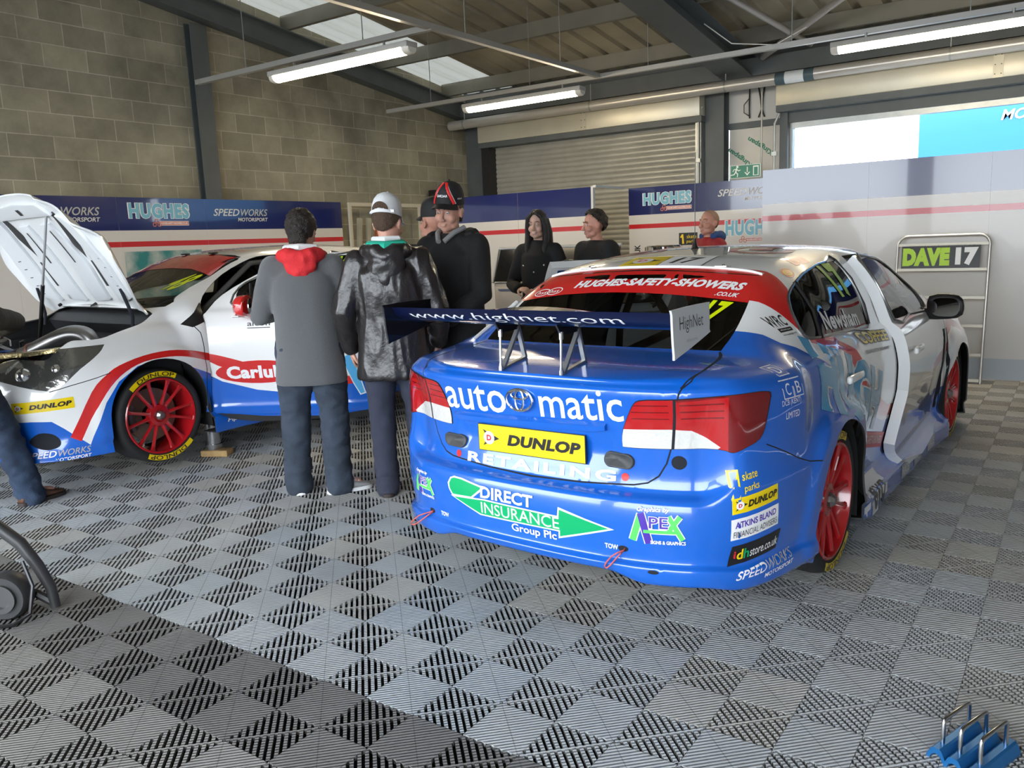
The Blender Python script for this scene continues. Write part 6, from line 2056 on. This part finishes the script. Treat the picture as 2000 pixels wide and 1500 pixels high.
def cap_hat(parent, M, mats, tilt=0.0, brim=True, backwards=False):
    """baseball cap: crown, peak, button"""
    root = bpy.data.objects.new('cap', None); COL.objects.link(root); root.parent = parent
    Mc = M @ Matrix.Translation((0, -.012, 1.684)) @ Matrix.Rotation(tilt, 4, 'X')
    bm = B()
    prof = [(1.0, -.012), (1.005, .0), (1.0, .02), (.97, .05), (.88, .08), (.70, .105), (.42, .121), (.15, .127), (0, .128)]
    rs = []
    n = 40
    for r_, h in prof[:-1]:
        rs.append([Mc @ Vector((.085*r_*math.cos(2*PI*k/n), .106*r_*math.sin(2*PI*k/n)-.004, h)) for k in range(n)])
    rings(bm, rs, True, False, True)
    for f in bm.faces:
        f.material_index = 0
    ob('crown', bm, mats[:1], root, sharp=None)
    bm = B(); ball(bm, Mc @ Vector((0, -.004, .130)), .007); ob('button', bm, mats[0], root)
    if brim:
        bm = B()
        top, bot = [], []
        for i in range(6):
            t = i/5
            row = []
            for k in range(15):
                a = PI*.14+PI*.72*k/14
                x = .083*math.cos(a); y0 = .104*math.sin(a)
                ext = .075*math.sin(PI*k/14)**.6
                y = y0+ext*t; z = .002-.018*t-.028*(x/.083)**2*(.5+.5*t)
                row.append(Mc @ Vector((x*(1+.06*t), y, z)))
            top.append(row)
        vr = [[bm.verts.new(p) for p in r] for r in top]
        for a_, b_ in zip(vr, vr[1:]):
            for i in range(14): bm.faces.new((a_[i], a_[i+1], b_[i+1], b_[i]))
        bmesh.ops.recalc_face_normals(bm, faces=bm.faces[:])
        bmesh.ops.solidify(bm, geom=bm.faces[:], thickness=.004)
        ob('peak', bm, mats[min(1, len(mats)-1)], root, sharp=40)
    return root, Mc

def shoe(parent, ankle, yaw, mats, k=1.0, name='shoe', sole=.022):
    """ankle: ground point under the ankle; yaw about z"""
    root = bpy.data.objects.new(name, None); COL.objects.link(root); root.parent = parent
    M = Matrix.Translation((ankle[0], ankle[1], 0)) @ Matrix.Rotation(yaw, 4, 'Z')
    bm = B(); rs = []
    for y, w, h, zc in ((-.078, .022, .05, .04), (-.07, .033, .085, .05), (-.03, .037, .105, .055), (.02, .038, .10, .05), (.07, .043, .075, .042), (.12, .047, .055, .036), (.165, .043, .044, .033), (.195, .03, .034, .03), (.205, .012, .026, .028)):
        row = []
        for q in range(16):
            a = 2*PI*q/16
            x, z = w*k*math.cos(a), zc+(h-zc if math.sin(a) > 0 else zc-.012)*math.sin(a)
            row.append(M @ Vector((x, y*k, max(z, .012))))
        rs.append(row)
    rings(bm, rs); bmesh.ops.recalc_face_normals(bm, faces=bm.faces[:])
    ob('upper', bm, mats[0], root, sharp=None)
    bm = B()
    out = [(-.085, 0), (-.075, .03), (-.03, .041), (.04, .043), (.11, .051), (.165, .048), (.20, .030), (.213, 0), (.20, -.030), (.165, -.048), (.11, -.051), (.04, -.043), (-.03, -.041), (-.075, -.03)]
    out = smooth_poly([(x, y) for y, x in out], 3)
    prism(bm, [(x*k, y*k) for x, y in out], 0, sole, 'Z')
    bmesh.ops.transform(bm, matrix=M, verts=bm.verts[:]); bmesh.ops.recalc_face_normals(bm, faces=bm.faces[:])
    ob('sole', bm, mats[1], root, sharp=50)
    if len(mats) > 2:
        bm = B()
        for i in range(4):
            y = .05+.022*i; z = .088-.010*i
            tube(bm, [M @ Vector((-.024, y*k, z)), M @ Vector((0, y*k+.006, z+.010)), M @ Vector((.024, y*k, z))], .0035, 6)
        ob('laces', bm, mats[2], root)
    return root

def person(label, loc, rotz, H=1.75, head=(0, 0, 0), lsh=None, skin=SKIN, female=False, elbows=None, wrists=None, hands=None, feet=None, knees=None, hips=None,
           jacket=None, jhem=.85, jw=1.0, trousers=None, tfold=.008, lean=0.0, jdisp=None, collar=True, legw=1.0, curl=.5, group=None):
    """stand a clothed figure at loc facing +y turned by rotz; points in its own frame for a 1.75 m person"""
    k = H/1.75
    elbows = elbows or {-1: (-.26, -.02, 1.13), 1: (.26, -.02, 1.13)}
    wrists = wrists or {-1: (-.27, .05, .88), 1: (.27, .05, .88)}
    feet = feet or {-1: (-.11, 0, .1), 1: (.11, 0, -.1)}            # x, y, yaw
    Lm = Matrix.Translation((0, 0, .95)) @ Matrix.Rotation(-lean, 4, 'X') @ Matrix.Translation((0, 0, -.95))
    T = lambda p: Lm @ Vector(p)
    Mh = head_matrix(*head, lean=Lm)
    hip = hips or Vector((0, 0, .93))
    hip = Vector(hip)
    sh = {s: T((s*.175, -.01, 1.415)) for s in (-1, 1)}
    if female: sh = {s: T((s*.155, -.01, 1.40)) for s in (-1, 1)}
    ank = {s: Vector((feet[s][0], feet[s][1], .085)) for s in (-1, 1)}
    hj = {s: hip+Vector((s*.088, 0, -.02)) for s in (-1, 1)}
    kn = {s: (Vector(knees[s]) if knees else (hj[s]+ank[s])/2+Vector((s*.012, .03, .015))) for s in (-1, 1)}
    el = {s: Vector(elbows[s]) for s in (-1, 1)}
    wr = {s: Vector(wrists[s]) for s in (-1, 1)}
    # the body, one surface under the clothes
    bm = B()
    add_head(bm, Mh, female)
    tube(bm, [T((0, -.02, 1.44)), T((0, -.012, 1.50)), Mh @ Vector((0, .0, 1.585))], [.060 if not female else .05, .054 if not female else .045, .052 if not female else .044], 16)
    limb(bm, [hip, T((0, 0, 1.1)), T((0, 0, 1.3)), T((0, -.01, 1.42))], [.10, .09, .10, .065], flat=.8)
    for s in (-1, 1):
        limb(bm, [T((0, -.01, 1.39)), sh[s]], [.05, .036])
        limb(bm, [sh[s], el[s], wr[s]], [.038, .030, .025])
        limb(bm, [hj[s], kn[s], ank[s]], [.070, .046, .036])
        limb(bm, [ank[s]+Vector((0, 0, -.02)), ank[s]+Matrix.Rotation(feet[s][2], 3, 'Z') @ Vector((0, .12, -.04))], [.034, .026])
        hd = hands[s] if hands else None
        d = Vector(hd[0]) if hd else (wr[s]-el[s])
        up = Vector(hd[1]) if hd else Vector((s, -.2, 0))
        add_hand(bm, wr[s], d, up, s, curl, .95 if female else 1.0)
    root = remeshed('person', bm, .0058, [skin], None, 1, loc=loc, rotz=rotz)
    root.scale = (k, k, k)
    tag(root, label, 'person', group)
    eyes(root, Mh, female=female)
    # trousers
    if trousers is not None:
        bm = B()
        limb(bm, [hip+Vector((0, 0, .08)), hip+Vector((0, -.01, -.02))], [.135, .14], flat=.8)
        for s in (-1, 1):
            low = Vector((ank[s].x, ank[s].y-.01, .045))
            limb(bm, [hj[s]+Vector((0, 0, .02)), (hj[s]+kn[s])/2, kn[s], (kn[s]+low)/2, low], [.105*legw, .094*legw, .078*legw, .074*legw, .073*legw])
        tw = remeshed('trousers', bm, .011, [trousers], root, 2, folds(tfold, (9, 9, 16), True, 3))
    if jacket is not None:
        bm = B()
        y0 = -.005
        rows = [(jhem, .195*jw, .135*jw), (jhem+.02, .198*jw, .138*jw), ((jhem+1.1)/2, .180*jw, .130*jw), (1.10, .172*jw, .125*jw), (1.25, .185*jw, .135*jw), (1.36, .178*jw, .128*jw), (1.43, .115, .092), (1.475, .075, .072), (1.50, .068, .066)]
        if female: rows = [(z, a*.88, b*.92) for z, a, b in rows]
        n = 28
        rs = [[T((a*math.copysign(abs(math.cos(2*PI*q/n))**.85, math.cos(2*PI*q/n)), y0+b*math.sin(2*PI*q/n), z)) for q in range(n)] for z, a, b in rows]
        rings(bm, rs)
        for s in (-1, 1):
            limb(bm, [T((s*.06, -.012, 1.43)), sh[s]+Vector((0, 0, -.012))], [.072, .074*jw])
            m1 = (sh[s]+el[s])/2
            limb(bm, [sh[s], m1, el[s], (el[s]+wr[s])/2, wr[s]-(wr[s]-el[s]).normalized()*.012], [.074*jw, .068*jw, .060*jw, .054*jw, .046*jw])
        remeshed('jacket', bm, .0105, [jacket], root, 5, jdisp or folds(.006, seed=len(label)))
    return root, Mh, T

WOOL = mat('grey_wool', (.105, .108, .112), .95, bump=.35, bscale=260, sheen=.3)
LEATHER = mat('black_leather', (.018, .015, .015), .33, bump=.25, bscale=30, coat=.15)
BLACKC = mat('black_cloth', (.008, .008, .009), .85, bump=.2, bscale=140)
DENIM = mat('dark_denim', (.030, .042, .062), .9, bump=.3, bscale=200, var=.3, vscale=7)
DENIM2 = mat('blue_denim', (.020, .036, .070), .9, bump=.3, bscale=200, var=.35, vscale=6)
NAVYC = mat('navy_trouser_cloth', (.026, .030, .050), .9, bump=.15, bscale=160)
REDC = mat('red_cloth', (.62, .02, .025), .8, bump=.2, bscale=120)
HAIRD = mat('dark_brown_hair', (.018, .012, .009), .5, bump=.6, bscale=150)
HAIRB = mat('black_hair', (.008, .007, .008), .38, bump=.5, bscale=150)
HAIRM = mat('brown_hair', (.07, .038, .02), .55, bump=.6, bscale=160)

def hood_lump(parent, T, m, z=1.47, w=.135, drop=.09, depth=.075, name='hood', y=-.085, disp=None, inner=None):
    bm = B()
    pts = [(-w, .02, z+.0), (-w*.85, y*.6, z+.015), (-w*.45, y-.02, z+.005), (0, y-.03, z-.01), (w*.45, y-.02, z+.005), (w*.85, y*.6, z+.015), (w, .02, z)]
    tube(bm, [T(p) for p in pts], [.030, .042, .052, .055, .052, .042, .030], 12)
    ball(bm, T((0, y-.025, z-drop*.55)), (w*.80, depth*.62, drop))
    ball(bm, T((0, y-.035, z-drop)), (w*.45, depth*.5, drop*.7))
    return remeshed(name, bm, .009, [m], parent, 2, disp or folds(.008, (14, 14, 10), True, 2))

def build_people():
    # 1 grey coat
    r, Mh, T = person('person in a grey wool coat with red hood and dark jeans, back to the camera', (-3.76, 3.28, 0), math.radians(41), 1.67, head=(math.radians(-12), math.radians(12), 0),
        elbows={-1: (-.29, .05, 1.12), 1: (.31, .06, 1.11)}, wrists={-1: (-.12, .30, 1.16), 1: (.15, .32, 1.14)}, hands={-1: ((.6, .8, .1), (-.4, .3, .8)), 1: ((-.6, .8, .1), (.4, .3, .8))}, feet={-1: (-.13, .0, .2), 1: (.13, -.06, -1.15)},
        jacket=WOOL, jhem=.70, jw=1.12, trousers=DENIM, legw=1.12, tfold=.012, jdisp=folds(.004, (6, 6, 2.2), False, 5))
    hair_shell(r, Mh, HAIRD, front=1.70, back=1.555, side=1.60, grow=1.06, amp=.009)
    hood_lump(r, T, REDC, z=1.475, w=.125, drop=.075, depth=.07)
    bm = B(); tube(bm, [T((-.10, .05, 1.50)), T((-.085, -.05, 1.53)), T((0, -.09, 1.535)), T((.085, -.05, 1.53)), T((.10, .05, 1.50))], .022, 10); ob('shirt_collar', bm, mat('white_cotton', (.7, .7, .7), .8), r)
    shoe(r, (-.13, 0), .2, [mat('grey_canvas', (.30, .30, .31), .8), WHITEV, WHITEV]); shoe(r, (.13, -.06), -1.15, [mat('grey_canvas', (.30, .30, .31), .8), WHITEV, WHITEV])
    # 2 leather jacket, white cap
    r, Mh, T = person('person in a black leather jacket and white cap, seen from behind', (-3.25, 3.46, 0), math.radians(36), 1.69, head=(math.radians(-18), math.radians(10), 0),
        elbows={-1: (-.275, -.03, 1.13), 1: (.275, -.02, 1.13)}, wrists={-1: (-.27, .10, .90), 1: (.26, .14, .92)}, feet={-1: (-.09, .02, .1), 1: (.12, .10, -.2)},
        jacket=LEATHER, jhem=.73, jw=1.13, trousers=NAVYC, legw=.98, jdisp=folds(.010, (15, 15, 4.5), True, 9))
    root, Mc = cap_hat(r, Mh, [mat('white_cap_cotton', (.66, .67, .68), .8, bump=.15, bscale=150)], tilt=-.06)
    hair_shell(r, Mh, HAIRM, front=1.72, back=1.57, side=1.66, grow=1.02, amp=.003)
    bm = B()
    n = 12
    v0 = []
    arc_ = [(-.052, .0)] + [(.052*math.cos(PI-PI*q/n), .046*math.sin(PI*q/n)) for q in range(n+1)]
    def onc(u, h, off=.005):
        a = -PI/2+u/.085
        rr = 1.0 if h < .02 else 1.0-.03*((h-.02)/.03)
        return Mc @ Vector(((.085*rr+off)*math.cos(a), (.106*rr+off)*math.sin(a)-.004, h))
    cv = bm.verts.new(onc(0, .012))
    vs = [bm.verts.new(onc(u, h+.004)) for u, h in arc_[1:]]
    for a_, b_ in zip(vs, vs[1:]): bm.faces.new((cv, b_, a_))
    ob('strap_opening', bm, HAIRM, root, sharp=None)
    bm = B(); tube(bm, [onc(-.085+.0142*q, -.002, .003) for q in range(13)], .007, 6); ob('strap', bm, WHITEV, root)
    bm = B(); box(bm, onc(.072, .0, .006), (.02, .012, .012)); ob('buckle', bm, M_ALU, root, smooth=False)
    hood_lump(r, T, LEATHER, z=1.46, w=.135, drop=.12, depth=.085, disp=folds(.012, (10, 10, 8), True, 4))
    GC = mat('green_lining', (.015, .40, .27), .8)
    bm = B(); tube(bm, [T((-.105, .03, 1.49)), T((-.09, -.06, 1.50)), T((0, -.105, 1.49)), T((.09, -.06, 1.50)), T((.105, .03, 1.49))], [.028, .038, .042, .038, .028], 12)
    ob('hood_lining', bm, GC, r)
    bm = B(); tube(bm, [T((-.08, .05, 1.535)), T((-.07, -.05, 1.545)), T((0, -.085, 1.545)), T((.07, -.05, 1.545)), T((.08, .05, 1.535))], .016, 10); ob('shirt_collar', bm, mat('white_cotton', (.7, .7, .7), .8), r)
    for s, f in ((-1, (-.09, .02, .1)), (1, (.12, .10, -.2))): shoe(r, f[:2], f[2], [mat('brown_shoe_leather', (.045, .022, .016), .35, coat=.3), mat('brown_sole', (.03, .02, .018), .6)])
    # 3 black and red cap, looking down
    r, Mh, T = person('person in a black coat and black cap with red piping, looking down', (-3.25, 4.03, 0), math.radians(184), 1.77, head=(math.radians(8), math.radians(12), math.radians(-5)),
        elbows={-1: (-.26, .08, 1.13), 1: (.27, .04, 1.13)}, wrists={-1: (-.14, .26, 1.0), 1: (.15, .26, 1.0)}, jacket=BLACKC, jhem=.62, jw=1.12, trousers=BLACKC)
    hair_shell(r, Mh, HAIRM, front=1.74, back=1.56, side=1.615, grow=1.02, amp=.003); brows(r, Mh, HAIRM)
    root, Mc = cap_hat(r, Mh, [mat('black_cap_cotton', (.010, .010, .011), .75, bump=.15, bscale=150)], tilt=.10)
    for s in (-1, 1):
        for nm, m_, w_, o_ in (('cap_piping', REDV, .009, .0), ('cap_trim', WHITEV, .0035, .012)):
            bm = B(); pts = []
            for q in range(9):
                t = q/8; a = PI/2-s*(.22+.62*t+o_*8*0) ; h = .118*(1-t)**1.0*math.cos(t*.4)
                rr = math.sqrt(max(0.02, 1-(h/.130)**2.6))
                a2 = a - s*o_*9
                pts.append(Mc @ Vector(((.087*rr+.001)*math.cos(a2), (.108*rr+.001)*math.sin(a2)-.004, h)))
            tube(bm, pts, w_, 6, flat=.5); ob(nm, bm, m_, root)
    bm = fit_text('RACING', .07, .014, bold=.02, shear=.2)
    for v in bm.verts:
        a = PI/2-v.co.x/.09; h = .045+v.co.y; rr = math.sqrt(max(.02, 1-(h/.130)**2.6))
        v.co = Mc @ Vector(((.088*rr+.002)*math.cos(a), (.109*rr+.002)*math.sin(a)-.004, h))
    ob('cap_lettering', bm, WHITEV, root, sharp=None)
    bm = fit_text('YUASA', .035, .009, bold=.02)
    for v in bm.verts:
        a = PI/2+1.25-v.co.x/.09; h = .028+v.co.y; rr = math.sqrt(max(.02, 1-(h/.130)**2.6))
        v.co = Mc @ Vector(((.088*rr+.002)*math.cos(a), (.109*rr+.002)*math.sin(a)-.004, h))
    ob('cap_lettering', bm, WHITEV, root, sharp=None)
    hood_lump(r, T, BLACKC, z=1.47, w=.15, drop=.12, depth=.10)
    bm = B(); tube(bm, [T((-.085, -.03, 1.53)), T((-.06, .05, 1.50)), T((-.02, .10, 1.45))], .016, 8); tube(bm, [T((.085, -.03, 1.53)), T((.06, .05, 1.50)), T((.02, .10, 1.45))], .016, 8)
    ob('shirt_collar', bm, mat('grey_shirt', (.25, .25, .25), .8), r)
    for s in (-1, 1): shoe(r, (s*.11, 0), -s*.1, [BLACKV, M_RUBBER])
    # 4 black cap, half hidden
    r, Mh, T = person('person in a plain black cap and black coat, half hidden in the group', (-3.62, 4.30, 0), math.radians(72), 1.71, head=(math.radians(6), math.radians(-4), 0), skin=SKIN2, jacket=BLACKC, jhem=.70, jw=1.15, trousers=BLACKC)
    cr, Mc = cap_hat(r, Mh, [mat('black_cap_cotton', (.010, .010, .011), .75, bump=.15, bscale=150)], tilt=-.04)
    for dz, m_, tx in ((.040, REDV, 'YUASA'), (.024, WHITEV, 'speedworks')):
        bm = fit_text(tx, .05, .010, bold=.02)
        for v in bm.verts:
            a = -.25-v.co.x/.09; h = dz+v.co.y; rr = math.sqrt(max(.02, 1-(h/.130)**2.6))
            v.co = Mc @ Vector(((.088*rr+.002)*math.cos(a), (.109*rr+.002)*math.sin(a)-.004, h))
        ob('cap_lettering', bm, m_, cr, sharp=None)
    for s in (-1, 1): shoe(r, (s*.11, 0), -s*.1, [BLACKV, M_RUBBER])
    # 5 woman
    r, Mh, T = person('person with long dark hair and black jacket, smiling behind the open car door', (-3.96, 6.12, 0), math.radians(190), 1.70, head=(math.radians(2), math.radians(4), 0), female=True, skin=skin_mat('pale_skin', (.58, .36, .28)),
        elbows={-1: (-.27, -.02, 1.10), 1: (.27, .0, 1.10)}, wrists={-1: (-.10, .22, 1.06), 1: (.10, .24, 1.08)}, hands={-1: ((.8, .5, .0), (0, .5, .8)), 1: ((-.8, .5, .0), (0, .5, .8))}, jacket=BLACKC, jhem=.66, jw=1.05, trousers=BLACKC)
    hair_shell(r, Mh, HAIRB, front=1.722, back=1.56, side=1.655, grow=1.06, amp=.006); brows(r, Mh, HAIRB, .8)
    for s in (-1, 1):
        bm = B(); tube(bm, [Mh @ Vector((s*.020, .062, 1.735)), Mh @ Vector((s*.066, .050, 1.70)), Mh @ Vector((s*.082, .020, 1.62)), Mh @ Vector((s*.086, .020, 1.53)), T((s*.085, .05, 1.43)), T((s*.075, .075, 1.34))], [.012, .022, .028, .030, .028, .012], 12)
        tube(bm, [Mh @ Vector((s*.05, -.06, 1.68)), Mh @ Vector((s*.07, -.07, 1.56)), T((s*.075, -.075, 1.42)), T((s*.06, -.09, 1.33))], [.04, .045, .04, .02], 12)
        ob('long_hair', bm, HAIRB, r)
    for x, z in ((-.10, 1.28), (.10, 1.28), (.0, 1.22), (-.09, .86), (.09, .86)):
        bm = B(); ball(bm, T((x, .122 if z > 1 else .130, z)), .008); ob('coat_button', bm, M_ALU, r)
    bm = B(); ball(bm, Mh @ Vector((0, .0935, 1.5695)), (.015, .007, .0035)); ob('teeth', bm, WHITEV, r)
    for s in (-1, 1): shoe(r, (s*.10, 0), 0, [BLACKV, M_RUBBER])
    # 6 dark haired man
    r, Mh, T = person('person with short dark hair and black fleece, looking left beside the partition gap', (-3.50, 6.32, 0), math.radians(160), 1.68, head=(math.radians(-22), math.radians(4), 0), skin=SKIN2, jacket=BLACKC, jhem=.80, jw=1.18, trousers=BLACKC)
    hair_shell(r, Mh, HAIRD, front=1.728, back=1.57, side=1.66, grow=1.05, amp=.012); brows(r, Mh, HAIRD)
    bm = fit_text('SPEEDWORKS', .085, .010, bold=.02); place_flat(bm, axes_matrix(T((.09, .142, 1.27)), (-1, -.25, 0), (0, 0, 1))); ob('jacket_lettering', bm, [mat('pale_red_print', (.6, .3, .28), .5)], r, sharp=None)
    bm = B(); ball(bm, Mh @ Vector((0, .0935, 1.5695)), (.014, .007, .003)); ob('teeth', bm, WHITEV, r)
    for s in (-1, 1): shoe(r, (s*.11, 0), 0, [BLACKV, M_RUBBER])
    # 7 bald man in red
    r, Mh, T = person('person with a shaved head in a red jacket, in front of the sponsor panels', (-2.92, 7.42, 0), math.radians(142), 1.66, head=(math.radians(14), math.radians(-4), 0), skin=SKIN2, jacket=mat('dark_red_cloth', (.30, .012, .018), .75, bump=.15, bscale=120), jhem=.82, jw=1.12, trousers=DENIM)
    brows(r, Mh, HAIRM, .8)
    hair_shell(r, Mh, mat('shaved_hair', (.30, .18, .13), .7), front=1.745, back=1.58, side=1.655, grow=1.004, amp=.0008, name='stubble')
    hood_lump(r, T, mat('blue_cloth', (.02, .07, .22), .8), z=1.50, w=.115, drop=.06, depth=.08)
    for s in (-1, 1): shoe(r, (s*.11, 0), 0, [BLACKV, M_RUBBER])
    # 8 man leaning into the engine bay, mostly out of frame
    r, Mh, T = person('person in blue jeans and brown shoes leaning into the engine bay at the left edge', (-5.36, 2.01, 0), math.radians(62), 1.78, head=(0, math.radians(-10), 0), lean=math.radians(-62), hips=(-.02, -.24, .86),
        elbows={-1: (-.30, .55, 1.05), 1: (.30, .50, 1.05)}, wrists={-1: (-.2, .78, .98), 1: (.2, .78, .98)}, feet={-1: (-.22, .12, .2), 1: (.30, -.04, -.9)}, knees={-1: (-.20, .02, .50), 1: (.20, -.08, .50)},
        jacket=mat('olive_brown_shirt', (.055, .042, .028), .9, bump=.15, bscale=100), jhem=.90, jw=1.05, trousers=DENIM2, tfold=.016)
    hair_shell(r, Mh, HAIRM)
    for f in ((-.22, .12, .2), (.30, -.04, -.9)): shoe(r, f[:2], f[2], [mat('tan_shoe_leather', (.10, .045, .025), .4, coat=.2), mat('brown_sole', (.03, .02, .018), .6)])
build_people()
# ------------------------------------------------------------------ things on the floor
SADDLE = [(-.221, 2.415, 0), (-.176, 2.388, 0), (-.126, 2.363, 0)]; SADDLE_YAW = math.radians(-19.8)
def build_saddle(label, loc, rz):
    """blue saddle block with a steel bar handle"""
    r = empty('saddle_block', label, 'tool', loc, rz, 'blue saddle blocks')
    L = .215
    out = [(-.035, 0), (-.035, .010), (-.020, .034), (-.012, .039), (.012, .039), (.020, .034), (.035, .010), (.035, 0), (.022, 0)] + [(.022*math.cos(a), .021*math.sin(a)) for a in [PI*k/12 for k in range(1, 12)]] + [(-.022, 0)]
    bm = B(); prism(bm, [(u*.72, v*.9) for u, v in out], -L/2, L/2, 'Y'); ob('block', bm, mat('blue_anodised', (.02, .16, .42), .3, metal=.5), r, smooth=False)
    bm = B()
    h = .105
    pts = [(0, -.072, .034), (0, -.072, h-.010), (0, -.068, h-.003), (0, -.060, h), (0, .060, h), (0, .068, h-.003), (0, .072, h-.010), (0, .072, .034)]
    tube(bm, pts, .0058, 12); ob('handle', bm, mat('polished_steel', (.6, .6, .6), .2, metal=1), r)
    return r
proto = build_saddle('blue saddle block with bar handle, leftmost of the three on the floor', SADDLE[0], SADDLE_YAW)
dup(proto, 'blue saddle block with bar handle, middle of the three on the floor', SADDLE[1])
dup(proto, 'blue saddle block with bar handle, rightmost of the three, by the photo corner', SADDLE[2])

# castor base and cable at the left edge
r = empty('floor_polisher', 'black wheeled machine foot with curved leg and cable, left edge of the floor', 'trolley', (-3.55, 1.42, 0), math.radians(35))
PL = mat('dark_grey_plastic', (.035, .035, .036), .45)
bm = B(); lathe(bm, [(.0, .03), (.06, .03), (.066, .04), (.088, .042), (.097, .028), (.097, -.028), (.088, -.042), (0, -.042)], 36, 'Y'); bmesh.ops.translate(bm, vec=(-.02, .0, .097), verts=bm.verts[:]); bmesh.ops.recalc_face_normals(bm, faces=bm.faces[:]); ob('castor_wheel', bm, PL, r)
bm = B(); lathe(bm, [(.0, .0), (.035, .0), (.04, -.012), (.06, -.012), (.06, 0)], 30, 'Y', (-.02, -.043, .097)); ob('wheel_cap', bm, mat('dull_alloy', (.10, .10, .10), .4, metal=.5), r)
bm = B(); tube(bm, [(.135, .06, .012), (.125, .06, .10), (.09, .05, .20), (.03, .05, .30), (-.08, .05, .40), (-.25, .05, .48)], [.020, .022, .024, .026, .026, .026], 12); ob('leg', bm, PL, r)
bm = B(); tube(bm, [(.06, .0, .24), (.10, -.02, .14), (.10, -.06, .04), (.05, -.10, .010), (-.06, -.13, .010), (-.3, -.16, .010)], .008, 8); ob('cable', bm, BLACKV, r)
bm = B(); tube(bm, [(-.02, .05, .10), (.06, .06, .075), (.13, .06, .03)], .018, 8); ob('axle_arm', bm, PL, r)
